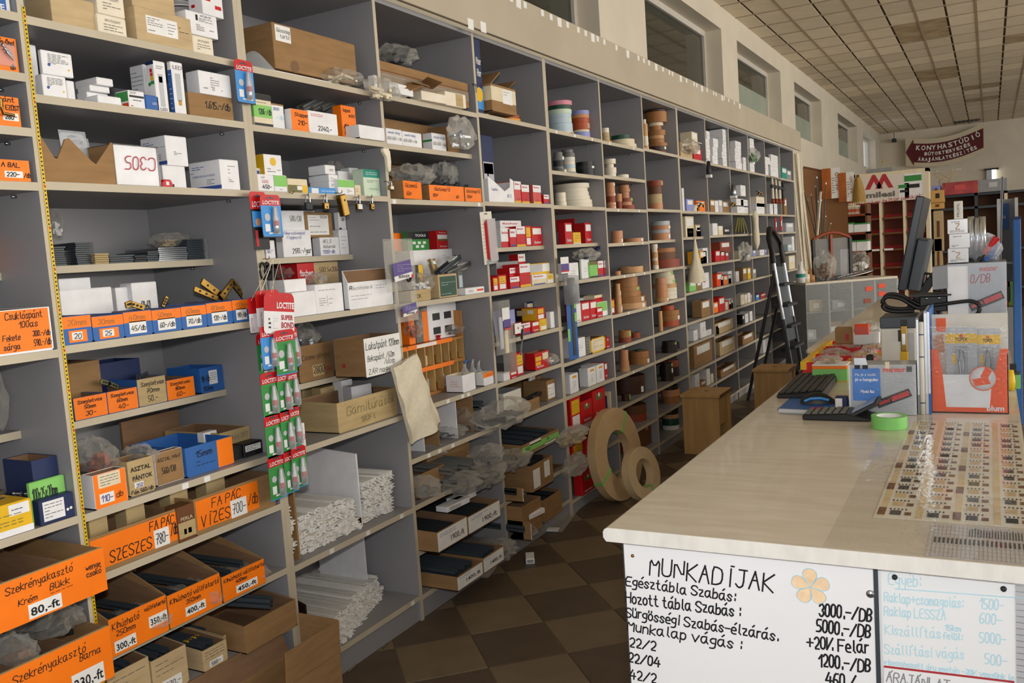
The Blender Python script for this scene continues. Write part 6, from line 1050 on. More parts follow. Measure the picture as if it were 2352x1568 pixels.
def hangbar(label,u,v0,v1,y,rad,mat,cat,name,tip=None):
    P=onY(u,v0,y);h=P.z-pZ(v1,P.x,y);r=thing(name,label,cat,(P.x,P.y,P.z-h));G().lathe([(0,0),(rad*.8,.004),(rad,h*.4),(rad*.7,h),(0,h)],10).make('body',mat,r);G().tube([(0,0,h),(0,.01,h+.02),(0,.04,h+.015)],.002,5).make('hook','steel',r)
    if tip:G().box(-rad*1.2,rad*1.2,-rad,rad,0,h*.18).make('white_tag',tip,r)
hangbar('black torch with white tag hung on the far upright',1627,370,408,-.03,.02,'dark','torch','torch','paper');hangbar('silver tool packet hung on the far upright',1684,424,455,-.03,.025,'steel','tool','hanging_tool','paper')
for i in range(4):
    u=1769+8*i;P=onY(u,410+3*i,-.03);h=P.z-pZ(468,P.x,-.03);r=thing('claw_hammer','dark headed hammer on the end bay, '+('beside the white cartons','second in the row','third in the row','last in the row')[i],'hammer',(P.x,-.05,P.z-h),0,'hammers on the end bay');G().lathe([(0,0),(.016,.01),(.012,h*.5),(.011,h),(0,h)],8).make('handle','ivory' if i<3 else 'dark',r);G().box(-.055,.06,-.014,.014,h*.62,h*.62+.035).make('head','dark',r,bevel=.006);G().prism([(.06,h*.62+.004),(.09,h*.62+.012),(.06,h*.62+.03)],-.01,.01,'y').make('claw','steel',r);G().lathe([(.0,0),(.017,.0),(.017,.05),(0,.05)],8,(0,0,.0)).make('grip','redbrown',r);G().tube([(0,0,h),(0,.03,2.05-r.location.z),(0,.056,2.052-r.location.z)],.003,5).make('hanger_wire','steel',r)
for i,(u,v) in enumerate(((1606,482),(1680,478),(1742,452))):
    P=onY(u,v,-.02);r=thing('brass_tap','brass tap hung '+('before the orange carton','at the brown twin carton','beside the long white carton')[i],'tap',P,0,'brass taps');G().tube([(0,0,0),(.0,0,.03),(.02,-.01,.045),(.05,-.02,.04),(.055,-.02,.02)],.009,8).make('spout','brass',r);G().lathe([(0,0),(.02,.0),(.02,.008),(0,.01)],10,(0,0,.05)).make('wheel','steel',r)
for i in range(5):P=onY(1694+3*i,500,-.03);Q=onY(1688+7*i,533,-.05);r=thing('bit_pack','slim bronze drill packet in the fan hung on the far upright','packet',P,0,'fan of drill packets');d=Q-P;G().tube([(0,0,0),tuple(d*.5),tuple(d)],[.006,.012,.010],6).make('sleeve','olive',r);G().tube([tuple(d),tuple(d*1.08)],.006,6).make('tip','steel',r)
for i,(u,v0,v1) in enumerate(((1780,500,532),(1792,496,530),(1786,535,552))):P=onY(u,v0,-.03);r=thing('red_pliers','red handled tool pack hung on the end bay, '+('beside the black handle','at the upright','lowest')[i],'tool',P,0,'red tool packs');h=P.z-pZ(v1,P.x,-.03);G().box(-.03,.03,-.01,0,-h,0).make('red_card','red',r,bevel=.003);G().box(-.02,.02,-.016,-.01,-h*.7,-h*.3).make('steel_jaw','steel',r,bevel=.003)
for i,(a,b,v0,v1) in enumerate(((1722,1738,340,372),(1700,1722,555,600),(1570,1600,320,352))):bagpx(('olive leaf bag before the white cartons','clear bag drooping over the cream carton','glossy film over the kraft carton')[i],-.01,a,b,v0,v1,sy=.05,fill=('green','grey','tan')[i])
# ---------------------------------------------------------------- things standing in front of the shelves
# two large rolls of edge banding leaning on each other
def bigring(label,c,R0,R1,th,yaw,lean,mat,straps):
    r=thing('edging_ring',label,'roll',c);g=G();P_=[(R1,-th/2),(R0,-th/2),(R0,th/2),(R1,th/2)]
    for i in range(4):g.lathe([P_[i],P_[(i+1) % 4]],64,axis='y')
    g.make('band',mat,r);gw=G()
    for k in range(5):rr=R1+(R0-R1)*(k+.5)/5.5;gw.lathe([(rr,-th/2-.0006),(rr+.0012,-th/2-.0006)],48,axis='y')
    gw.make('winding_lines','tan',r)
    for a in straps:
        m=(R0+R1)/2;h=(R0-R1)/2+.003;t=Vector((math.cos(a),0,math.sin(a)));s=Vector((-math.sin(a),0,math.cos(a)));G().obox(t*m,t*h,s*.008,Vector((0,th/2+.002,0))).make('green_strap','tape',r)
    r.rotation_euler=(lean,0,yaw);return r
mdf=mt('mdf_edge','c4a67c',.6,.06,20)
bigring('larger pale brown ring roll with green straps leaning on the shelves',(4.56,-.125,.262),.262,.135,.05,-.12,-.13,mdf,(.95,3.6));bigring('smaller pale ring roll leaning against the larger ring',(4.58,-.265,.152),.150,.082,.05,-.22,-.22,mt('mdf_edge2','cdb48c',.6,.06,20),(-1.2,))
# wooden step stools
def stool(label,c,w_,d,h,rz):
    r=thing('step_stool',label,'stool',c,rz,'wooden step stools');wd=mt('stool_wood','c0985f',.45,.12,5,stretch=(5,5,.6));G().box(-.012,w_+.012,-.012,d+.012,h-.022,h).make('top',wd,r,bevel=.003);G().box(-.012,w_+.012,-.0125,-.012,h-.022,h).make('dark_edge','brown',r)
    for s in (0,1):G().box(0 if s==0 else w_-.02,.02 if s==0 else w_,0,d,0,h-.022).make('side_board',wd,r)
    G().box(.02,w_-.02,.02,.038,h*.45,h-.022).make('apron',wd,r);G().box(.02,w_-.02,d-.038,d-.02,h*.45,h-.022).make('apron',wd,r);G().lathe([(0,.0006),(.018,.0006)],16,(w_*.5,d*.5,h)).make('hand_hole','brown',r);return r
stool('wooden step stool standing before the funnel bag bay',(5.70,-.41,0),.3,.25,.41,.0);stool('second wooden step stool by the black ladder',(6.86,-.63,0),.3,.26,.41,.0)
# folding black and aluminium ladder with a looped hand rail, facing the far bays
def lad(label):
    XA,XB=7.75,8.12
    def rail(X,top,bot):
        a=onX(top[0],top[1],X);b=onX(bot[0],bot[1],X);t=a.z/(a.z-b.z);return a,a+(b-a)*t
    a0,a1=rail(XA,(1773,578),(1820,860));b0,b1=rail(XB,(1796,578),(1842,848));r=thing('step_ladder',label,'ladder',a1)
    L=lambda p:tuple(p-a1)
    for p,q in ((a0,a1),(b0,b1)):
        m=p.lerp(q,.45);G().tube([L(p),L(m)],.016,8).make('upper_rail','steel',r);G().tube([L(m),L(q)],.02,8).make('lower_rail','dksteel',r);G().lathe([(0,0),(.026,0),(.026,.04),(.02,.05)],8,L(q)).make('rubber_foot','black',r)
    up=Vector((0,.03,.16));G().tube([L(a0+Vector((0,-.01,-.1))),L(a0),L(a0+up*.7),L(a0.lerp(b0,.25)+up*1.25),L(a0.lerp(b0,.55)+up*1.2),L(b0+up*.55),L(b0),L(b0+Vector((0,-.01,-.1)))],.024,10).make('hand_loop','black',r)
    for t in (.22,.36,.5,.64,.8):p,q=a0.lerp(a1,t),b0.lerp(b1,t);G().obox(L((p+q)/2),(q-p)/2,(0,.06,0),(0,0,.012)).make('step','dark',r,bevel=.003)
    for t0,t1 in ((.1,.34),(.36,.6)):p,q=a0.lerp(a1,t0),b0.lerp(b1,t1);m=(a0.lerp(a1,(t0+t1)/2)+b0.lerp(b1,(t0+t1)/2))/2;G().obox(L(m) ,(b0-a0)/2*.86,(a0.lerp(a1,t1)-a0.lerp(a1,t0))/2,(0,.004,.001)).make('back_plate','dksteel',r)
    for p,q in ((a0,a1),(b0,b1)):
        s=p.lerp(q,.12);e=Vector((q.x,q.y+.42,0));G().tube([L(s),L(e)],.015,8).make('rear_leg','dark',r)
lad('black and aluminium step ladder with a looped hand rail by the far bays')
# ================================================================ glue cards hanging on the double upright
GC='hanging glue cards'
def glue(label,u0,u1,v0,v1,y,body,small=True,text='LOCTITE'):
    um=(u0+u1)/2;P=onY(um,v0,y);h=P.z-pZ(v1,P.x,y);w_=min(.09,max(.045,onY(u1,v0,y).x-onY(u0,v0,y).x));turn=0
    r=card(label,P.x,y,P.z,w_,h,'red',body,hf=.26,text=text,group=GC,cat='glue card',name='glue_card')
    G().box(-w_/2,w_/2,-.0004,.0010,-.003,h*.09).make('foot_band','sky' if body!='sky' else 'dark',r);glue_tube(r,w_,h,h*.7);return r
glue('single blue glue card alone high on the double upright',537,578,138,236,-.02,'sky')
r=card('black footed glue card with a hand picture behind the blue one',onY(590,440,-.03).x,-.03,onY(590,440,-.03).z,.068,.178,'red','black',hf=.3,text='LOCTITE',group=GC,cat='glue card',name='glue_card');G().box(-.03,.03,-.0012,-.0006,.07,.118).make('blue_picture','sky',r);G().lathe([(0,-.0016),(.012,-.0016)],10,(-.008,0,.085),axis='y').make('hand_picture','skin',r);G().box(-.024,-.012,-.0016,-.001,.01,.06).make('red_print','inkred',r)
glue('blue glue card in front of the black footed card',596,642,447,543,-.05,'sky')
p=onY(664,445,-.004)
# header cards of the display strips, strung from a brass hook
hk=onY(616,596,-.02);r=thing('brass_hook','brass hook holding the strings of the glue strips','hook',hk);hookpart(r,0,.015,0,.02)
for i,(u0,u1,v0,v1,y) in enumerate(((568,602,682,763,-.03),(585,640,666,750,-.05),(598,668,672,766,-.075))):
    um=(u0+u1)/2;P=onY(um,v0,y);h=P.z-pZ(v1,P.x,y);w_=onY(u1,v0,y).x-onY(u0,v0,y).x
    r=card(('red and white header card, hindmost of the glue strips','red header card with POWER FLEX down its side','red and white header card reading SUPER BOND')[i],P.x,y,P.z,w_,h,'red','white',hf=.46,text=None,group=GC,cat='glue card',name='header_card',hole=False);r.rotation_euler=(0,.12*(i==2),0)
    if i==2:printed('LOCTITE',h*.15,'white',r,(-w_*.1,-.0018,h*.62),width=w_*.58,bold=.001);printed('SUPER',h*.12,'inkred',r,(w_*.05,-.0018,h*.34),width=w_*.4,bold=.0006);printed('BOND',h*.15,'inkred',r,(w_*.05,-.0018,h*.14),width=w_*.42,bold=.0006);scribble(r,-w_*.22,-w_*.05,h*.1,h*.45,6,'grey',.001,-.0016);scribble(r,-w_*.36,-w_*.28,h*.1,h*.4,3,'ink',.006,-.0016)
    else:printed('Power Flex' if i else 'LOCTITE',h*.08,'inkred',r,(-w_*.3,-.0018,h*.06),rot=(math.pi/2,-math.pi/2,0),width=h*.36)
    for s in (-.3,.25):q=hk-r.location-Vector((0,.02,0));G().tube([(w_*s,-.001,h*.9),tuple(Vector(q))],.0007,5).make('string','ivory',r)
# scissors hanging behind the strings
P=onY(607,600,.0-.008);r=thing('scissors','black handled scissors hanging behind the glue strips','scissors',P);
for s in (-1,1):G().tube([(s*.010+.012*math.cos(t),0,-.03+.026*math.sin(t)) for t in [k*math.pi/6 for k in range(12)]],.0035,6,closed=True).make('handle','black',r);o=G().prism([(0,0),(s*.008,-.01),(0,-.09)],-.001,.001,'y').make('blade','dksteel',r,(s*.004,0,-.055))
C_=[('blue glue card, frontmost of the row under the header cards',595,635,748,846,-.07,'sky'),('green glue card peeping out behind the blue one',587,625,765,860,-.05,'green'),('green glue card under the SUPER BOND header',626,676,757,857,-.085,'green'),('blue glue card at the back under the headers',661,678,752,842,-.06,'sky'),
 ('green glue card, outer one of the second row',596,637,855,954,-.07,'green'),('green glue card in the middle of the second row',633,664,850,945,-.075,'green'),('green glue card, inner one of the second row',659,680,849,934,-.08,'green'),
 ('green glue card, outer one of the third row',605,645,951,1049,-.07,'green'),('green glue card in the middle of the third row',641,671,941,1036,-.075,'green'),('green glue card, inner one of the third row',664,685,932,1024,-.08,'green'),
 ('green glue card, outer one of the lowest row',613,653,1044,1143,-.07,'green'),('green glue card in the middle of the lowest row',649,678,1034,1128,-.075,'green'),('green glue card, inner one of the lowest row',667,701,1025,1116,-.085,'green')]
for q in C_:glue(*q)
# ================================================================ goods on the counter
def fx(name,label,cat,X,u0,u1,vb,vt,zb=None,group=None):
    # thing facing the camera end of the hall: local x runs across, local y away from the camera
    um=(u0+u1)/2;a=onX(u0,(vb+vt)/2,X);b=onX(u1,(vb+vt)/2,X);z0=onX(um,vb,X).z if zb is None else zb;h=onX(um,vt,X).z-z0
    return thing(name,label,cat,(X,a.y,z0+.0006),-math.pi/2,group),a.y-b.y,h
Z=TZ+.0006
# printed sheets under clear film
r=thing('catalogue_sheet','printed handle catalogue sheet lying on the counter under film','paper',(1.775,-1.802,Z));L,W=.955,.27
G().box(0,L,-W,0,0,.0005).make('sheet',mt('catalogue_paper','d8d2c2',.5,.03,5),r);gb=G();gk=G();gy=G();gt=G();q=random.Random(11)
for c in range(4):
    y=-.012-c*.066;gy.box(.01,L-.01,y-.006,y+.006,.0006,.0008)
    for k in range(15):
        x=.02+k*.062
        if c in (0,2) and k % 3==0:gb.box(x,x+.05,y-.006,y+.008,.0009,.0011)
        (gk if q.random()<.55 else gt).box(x+.004,x+.034,y-.034,y-.014,.0009,.0011);gb.box(x+.006,x+.026,y-.052,y-.04,.0009,.0011)
        for m in range(5):gk.box(x+.038,x+.048,y-.012-m*.007,y-.015-m*.007,.0009,.001)
gy.make('cream_columns',mt('column_cream','cdb78a',.5),r);gb.make('brown_tags','brown',r);gk.make('black_pictures','dark',r);gt.make('tan_pictures','tan',r)
r=thing('table_sheet','printed grey table sheet lying at the counter end under film','paper',(1.58,-1.905,Z));G().box(0,.185,-.165,0,0,.0005).make('sheet',mt('table_paper','bdb8b4',.5,.03,5),r);g=G();gd=G()
for k in range(24):g.box(.004,.18,-.006-k*.0066,-.0068-k*.0066,.0006,.0008)
for k in range(9):g.box(.006+k*.02,.0068+k*.02,-.162,-.004,.0006,.0008)
for k in range(22):gd.box(.075,.105,-.008-k*.0068,-.0115-k*.0068,.0009,.001);gd.box(.12,.16+.01*q.random(),-.062-k*.0045,-.064-k*.0045,.0009,.001)
g.make('ruled_lines','grey',r);gd.make('printed_figures','dark',r)
r=thing('clear_film','clear plastic film covering the sheets on the counter','film',(1.575,-1.74,TZ+.0022));G().grid(lambda a,c:(a*1.19,-.33*c-.0,.0006*math.sin(a*23)*math.sin(c*9)),40,12).make('film',film('counter_film',.05,4,.24),r)
# mouse pad, keyboard, mouse, calculator, pen, memory stick box
r=thing('mouse_pad','blue mouse pad under the black and blue mouse','mouse pad',(2.84,-1.40,Z));G().box(0,.2,-.22,0,0,.003).make('pad','blue',r,bevel=.001);scribble(r,.02,.05,0.001,.0012,1,'dkblue',.0001,0)
r=thing('keyboard','black computer keyboard on the counter edge','keyboard',(3.05,-1.355,Z),math.radians(1.5));G().prism([(0,0),(0,.012),(-.15,.024),(-.155,.0)],0,.47,'x').make('case','black',r,bevel=.003);km=G().box(-.0125,.0125,-.0105,.0105,0,.006).mesh('key','dark',.0015)
for i in range(16):
    for j in range(6):o=link('key',km,r,(.02+i*.0285,-.014-j*.0245,.0135+j*.0021));o.rotation_euler=(-.08,0,0)
r=thing('computer_mouse','black mouse with a bright blue side stripe','mouse',(2.95,-1.455,Z+.003),math.radians(-80));G().grid(lambda a,c:((a-.02)*.105,.031*math.cos(c*math.pi)*(.75+.25*math.sin(a*3.1)),.036*math.sin(c*math.pi)*math.sin(.35+a*2.5)+.001),14,12).make('shell','black',r);G().tube([(.01,-.031,.012),(.03,-.030,.02),(.06,-.030,.021),(.085,-.027,.014)],.0045,8).make('blue_stripe','sky',r)
r=thing('calculator','black desk calculator with a raised tilted display','calculator',(2.69,-1.505,Z),-math.pi/2);G().prism([(0,0),(.19,0),(.2,.006),(.125,.022),(.0,.016)],-.0,.115,'y').make('body','black',r,bevel=.003);G().obox((.172,.057,.034),(.038,0,.021),(0,.055,0),(-.002,0,.004)).make('display_hood','dark',r,bevel=.002);G().obox((.168,.057,.0395),(.03,0,.0165),(0,.042,0),(-.0006,0,.001)).make('display',mt('lcd','8ea0b8',.2),r);km=G().box(-.007,.007,-.006,.006,0,.004).mesh('key','grey2',.001);kr=G().box(-.007,.007,-.006,.006,0,.004).mesh('key','inkred',.001)
for i in range(6):
    for j in range(5):link('key',kr if j==4 and i<2 else km,r,(.014+i*.02,.014+j*.021,.0165+i*.001))
r=thing('marker_pen','pale marker pen with a blue cap beside the calculator','pen',(2.785,-1.418,Z+.008));G().tube([(0,0,0),(-.012,-.09,0)],.0075,10).make('barrel','ltgrey',r);G().tube([(-.012,-.09,0),(-.018,-.135,0)],.008,10).make('cap','inkblue',r)
r,w_,h=fx('stick_box','small navy box with a white label beside the display box','box',2.85,1918,1946,945,912,TZ);G().box(0,w_,0,.03,0,h).make('body','dkblue',r,bevel=.001);G().box(.001,w_*.6,-.0005,0,h*.05,h*.9).make('label','paper',r)
# roll of green masking tape
r=thing('masking_tape','roll of green masking tape lying on the counter','tape',(2.625,-1.752,Z));g=G();P_=[(.034,0),(.047,0),(.047,.034),(.034,.034)];[g.lathe([P_[i],P_[(i+1) % 4]],40) for i in range(4)];g.make('tape','tape',r);g=G();P_=[(.032,.001),(.034,.001),(.034,.033),(.032,.033)];[g.lathe([P_[i],P_[(i+1) % 4]],32) for i in range(4)];g.make('core','paper',r)
def knife(r,x0,z0,x1,z1,wd):      # red and black cutter printed on a carton face
    d=Vector((x1-x0,0,z1-z0));s=Vector((-d.z,0,d.x)).normalized()*wd/2;c=Vector(((x0+x1)/2,-.0012,(z0+z1)/2));G().obox(c,d/2,(0,.0004,0),s).make('cutter_picture','black',r,bevel=.0003);G().obox(c+d*.2-Vector((0,.0005,0)),d*.26,(0,.0003,0),s*.6).make('cutter_red','red',r);G().obox(c-d*.28-Vector((0,.0005,0)),d*.16,(0,.0003,0),s*.35).make('cutter_red','red',r)
# grey display carton with the blue card clipped to it
r,w_,h=fx('display_carton','grey meister cutter carton with a blue card clipped on','box',2.805,1950,2104,958,838,TZ);sil=mt('carton_grey','b4b6ba',.35,.05,8);G().box(0,w_,0,.10,0,h).make('body',sil,r,bevel=.001);G().box(0,.004,-.0004,0,0,h).make('white_edge','white',r);printed('meister',h*.1,'inkorange',r,(w_*.52,-.0012,h*.86),width=w_*.33,bold=.0006);G().box(w_*.87,w_*.95,-.001,0,h*.86,h*.97).make('square_logo','dark',r);knife(r,w_*.42,h*.2,w_*.92,h*.46,h*.16)
G().box(w_*.06,w_*.48,-.003,-.0015,h*.28,h*.93).make('blue_card',mt('card_blue','4a86cf',.4,.12,25),r);printed('Ha jó a csoki,',h*.06,'white',r,(w_*.1,-.0035,h*.78),width=w_*.32);printed('jó a hangulat',h*.06,'white',r,(w_*.1,-.0035,h*.68),width=w_*.35,bold=.0003);printed('Madal Bal',h*.055,'white',r,(w_*.18,-.0035,h*.44),width=w_*.2,bold=.0003)
for a in (.1,.22):G().box(w_*a,w_*(a+.08),-.005,.004,h*.92,h*1.0).make('clip_foot','black',r)
G().prism([(w_*.1,h*1.0),(w_*.3,h*1.0),(w_*.27,h*1.14),(w_*.09,h*1.14)],-.004,.006,'y').make('bulldog_clip','silver',r);o=G().box(w_*.56,w_*.62,-.006,.004,h*.93,h*1.06).make('white_peg','cream',r);G().box(0,w_,-.0032,-.0028,0,h).make('clear_wrap',FILM(),r)
# folders, tube and sheets standing between the cartons
for i,(u0,u1,vt,m,t) in enumerate(((2106,2112,730,'grey','grey folder edge standing beside the display carton'),(2124,2131,715,'ltgrey','pale folder edge next to the rolled plan'),(2131,2137,712,'blue','blue footed folder against the orange display'))):
    r,w_,h=fx('folder',t,'folder',2.83,u0,u1,956,vt,TZ,'folders on the counter');G().box(0,w_,0,.22,0,h).make('cover',m,r);G().box(.0005,w_-.0005,-.001,0,h*.2,h*.98).make('spine_strip','silver',r)
r,w_,h=fx('plan_tube','rolled white plan held by dark rubber bands','tube',2.82,2112,2123,956,740,TZ);G().lathe([(0,0),(w_/2,0),(w_/2,h),(w_*.3,h),(w_*.3,h*.96)],16,(w_/2,w_/2,0)).make('roll','offwhite',r)
for t in (.12,.62,.86):G().lathe([(w_/2+.0006,0),(w_/2+.0006,.003)],16,(w_/2,w_/2,h*t)).make('rubber_band','dkblue',r)
# orange and white counter display with tool cards
r,w_,h=fx('counter_display','orange and white blum counter display holding tool cards','display',2.86,2137,2316,950,726,TZ);OR=mt('display_orange','f05a14',.4,.05,6)
G().box(0,w_,.075,.08,0,h).make('back_board','offwhite',r);G().box(0,.003,0,.075,0,h*.62).make('side_wall',OR,r);G().box(w_-.003,w_,0,.075,0,h*.62).make('side_wall',OR,r);G().box(0,w_,0,.075,0,.003).make('base',OR,r)
G().prism([(0,0),(w_,0),(w_,h*.66),(w_*.9,h*.66),(w_*.78,h*.24),(w_*.2,h*.24),(w_*.1,h*.66),(0,h*.66)],0,.003,'y').make('front_panel',OR,r);G().prism([(w_*.2,h*.06),(w_*.76,h*.06),(w_*.8,h*.4),(w_*.16,h*.4)],-.0008,.0,'y').make('white_panel','white',r);printed('blum',h*.055,'white',r,(w_*.72,-.0016,h*.03),width=w_*.22,bold=.0008)
G().lathe([(0,-.002),(w_*.17,-.002),(w_*.17,0)],28,(w_*.68,0,h*.36),axis='y').make('round_badge','white',r);g=G();g.lathe([(w_*.165,-.0026),(w_*.178,-.0026)],28,(w_*.68,0,h*.36),axis='y');g.make('badge_rim',OR,r);G().obox((w_*.66,-.0026,h*.33),(w_*.1,0,h*.012),(0,.0003,0),(-.004,0,.01)).make('badge_mark',OR,r);G().obox((w_*.72,-.0028,h*.41),(w_*.035,0,h*.05),(0,.0003,0),(-.008,0,.006)).make('badge_mark',OR,r);G().box(0,w_,-.004,-.0034,0,h*.9).make('clear_cover',FILM(),r)
G().box(w_*.07,w_*.2,.07,.0745,h*.82,h*.96).make('orange_print',OR,r);G().prism([(w_*.04,h*.6),(w_*.18,h*.6),(w_*.16,h*.8),(w_*.03,h*.76)],.07,.0745,'y').make('hand_print','skin',r)
for i,(a,b) in enumerate(((.2,.6),(.58,.9))):
    o,ww,hh=fx('tool_card',('grey tool card with yellow TOPEX band, front one','grey tool card with yellow TOPEX band, behind the badge')[i],'tool card',2.875+.02*i,2137+179*a,2137+179*b,873,752+3*i,None,'tool cards');G().box(0,ww,0,.001,0,hh).make('card',mt('tool_card_grey','aeb2b8',.4),o);G().box(0,ww,-.0005,0,hh*.7,hh*.88).make('yellow_band','yellow',o);printed('TOPEX',hh*.07,'ink',o,(ww*.3,-.001,hh*.74),width=ww*.4,bold=.0003);G().lathe([(0,-.001),(ww*.06,-.001)],12,(ww*.5,0,hh*.84),axis='y').make('red_mark','red',o)
    for s in (-1,1):G().tube([(ww*(.5+s*.03),-.006,hh*.06),(ww*(.5+s*.09),-.006,hh*.36),(ww*(.5+s*.05),-.006,hh*.58),(ww*.5,-.006,hh*.6)],.003,8).make('tweezer_arm','steel',o)
    G().box(ww*.2,ww*.34,-.0008,0,hh*.3,hh*.5).make('yellow_icons','yellow',o);G().box(ww*.3,ww*.7,-.014,-.001,hh*.02,hh*.64).make('blister',CLEAR(),o)
# block of green and orange note paper
r,w_,h=fx('note_block','block of green and orange note paper with a clear bag on top','paper block',3.42,1866,1945,886,838,TZ);G().box(0,w_,0,.1,h*.05,h*.74).make('green_sheets','tape',r);G().box(.0,w_,0,.1,h*.75,h*.93).make('orange_sheets','orange',r);G().box(0,w_,0.0,.1,h*.94,h).make('white_sheets','paper',r);G().box(w_*.4,w_,-.0,.1,0,h*.045).make('yellow_sheets','yellow',r)
bag('small clear bag lying on the note block',3.47,-1.47,TZ+h+.002,.05,.04,.014,fill='tan')
# red and yellow parts trays on the far part of the counter
for i,(X,y0,y1,hh) in enumerate(((3.62,-1.335,-1.66,.045),(3.84,-1.335,-1.68,.05),(4.06,-1.34,-1.70,.055))):
    r=thing('parts_tray',('red tray with a yellow corner beside the note block','red tray with yellow rim in the middle of the tray row','red and yellow tray furthest along the counter')[i],'tray',(X,y0,Z),-math.pi/2,'red parts trays');w_=y0-y1;d=.20;t=.004;g=G();g.box(0,w_,0,d,0,t);g.box(0,t,0,d,t,hh);g.box(w_-t,w_,0,d,t,hh);g.box(t,w_-t,d-t,d,t,hh);g.prism([(0,t),(w_,t),(w_,hh),(w_*.72,hh),(w_*.62,hh*.5),(w_*.38,hh*.5),(w_*.28,hh),(0,hh)],0,t,'y');g.make('tray','red',r,bevel=.001);G().box(-.003,.02,-.004,d+.003,hh*.35,hh+.003).make('yellow_corner','yellow',r);G().box(w_*.5,w_+.003,-.003,.012,hh-.008,hh+.003).make('yellow_rim','yellow',r);G().box(w_*.48,w_*.5,t,d-t,t,hh*.8).make('partition','yellow',r)
    for k in range(2):bag(('clear bag of brown fittings','clear bag of orange fittings')[k]+(' in the tray beside the note block',' in the middle red tray',' in the furthest red tray')[i],X+.1,y0-w_*(.25+.45*k),Z+.012,.07,.06,.025+.01*k,fill=('tan','inkorange')[k],group='bags in the red trays')
r,w_,h=fx('kraft_packet','brown kraft packet standing in the red trays','packet',4.0,1918,1958,790,752);G().box(0,w_,0,.04,0,h).make('body','card',r,bevel=.003);G().box(w_*.6,w_*.8,-.0006,0,h*.2,h*.6).make('red_print','inkred',r)
r,w_,h=fx('orange_packet','glossy orange and white packet on the red trays','packet',3.98,1960,2020,792,745);G().box(0,w_,0,.03,0,h*.6).make('white_part','paper',r,bevel=.003);G().box(w_*.05,w_*.6,-.003,.033,h*.5,h).make('orange_part','inkorange',r,bevel=.003);G().box(-.002,w_+.002,-.006,-.005,0,h*.9).make('clear_film',FILM(),r)
bag('black crumpled pouch at the far end of the trays',4.15,-1.50,Z+.055,.04,.04,.03,mat=m_('black'),fill=None,name='black_pouch')
r,w_,h=fx('black_clip','black bulldog clip standing behind the display carton','clip',3.05,1990,2006,868,815,TZ);G().box(0,w_,0,.02,0,h).make('clip_body','black',r,bevel=.004);G().tube([(w_*.2,.01,h),(w_*.2,.01,h*1.15),(w_*.8,.01,h*1.15),(w_*.8,.01,h)],.0015,6).make('clip_wire','steel',r)
bag('crumpled clear bag of screws behind the display carton',2.98,-1.70,Z,.05,.06,.045,fill='ltgrey')
# white till printer with cable, cutter knife hung on it
r,w_,h=fx('till_printer','white till printer with a dark grey top','printer',3.1,2024,2104,872,728,TZ);G().box(0,w_,0,.16,0,h*.86).make('body','offwhite',r,bevel=.003);G().box(-.002,w_+.002,-.002,.162,h*.86,h).make('lid','dksteel',r,bevel=.003);G().box(w_*.55,w_*.95,-.001,0,h*.1,h*.8).make('panel','ltgrey',r);G().box(w_*.5,w_*.6,-.004,-.001,h*.7,h*.84).make('paper_slot','black',r)
r,w_,h=fx('utility_knife','yellow and steel utility knife clipped on the printer front','knife',3.09,2068,2086,858,735);G().box(0,w_,-.012,0,0,h*.42).make('yellow_grip','yellow',r,bevel=.002);G().box(w_*.1,w_*.9,-.010,-.002,h*.42,h*.9).make('brass_body','brass',r,bevel=.002);G().box(w_*.3,w_*.7,-.012,-.009,h*.55,h*.75).make('steel_slider','silver',r);G().box(w_*.1,w_*.9,-.010,-.002,h*.9,h).make('black_cap','black',r)
zp=onX(2060,728,3.12).z
cb=[onX(u,v,3.13) for u,v in ((2100,722),(2060,724),(2032,718),(2027,700),(2040,690),(2068,694),(2088,705),(2110,716),(2130,712),(2180,705),(2230,700),(2250,712),(2240,735),(2200,748),(2160,742),(2145,722))];cb=[p+Vector((.0,0,.012)) for p in cb]
def smooth(P,n=4):
    out=[]
    for i in range(len(P)-1):
        p0,p1,p2,p3=P[max(i-1,0)],P[i],P[i+1],P[min(i+2,len(P)-1)]
        for k in range(n):t=k/n;out.append(.5*((2*p1)+(p2-p0)*t+(2*p0-5*p1+4*p2-p3)*t*t+(3*p1-p0-3*p2+p3)*t**3))
    return out+[P[-1]]
r=thing('power_cable','thick black coiled cable lying on the till printer','cable',cb[0]);G().tube([tuple(p-cb[0]) for p in smooth(cb)],.006,8).make('cable','black',r);P2=[p+Vector((.02,-.004,.008 if i<8 else .0)) for i,p in enumerate(cb[:9])];G().tube([tuple(p-cb[0]) for p in smooth(P2)],.006,8).make('cable_loop','black',r)
r,w_,h=fx('power_adapter','black ribbed power adapter under a flat plate','adapter',3.14,2112,2176,716,676);G().box(0,w_,0,.08,0,h*.9).make('body','black',r,bevel=.003);g=G()
for k in range(5):G().box(w_*.04,w_*.96,-.003,0,h*(.1+.13*k),h*(.15+.13*k)).make('rib','dark',r)
G().box(-w_*.35,w_*1.15,-.02,.1,h*.92,h).make('plate','dark',r)
for a in (.25,.7):G().lathe([(0,-.002),(.004,-.002),(.004,0)],8,(w_*a,0,h*.78),axis='y').make('screw','silver',r)
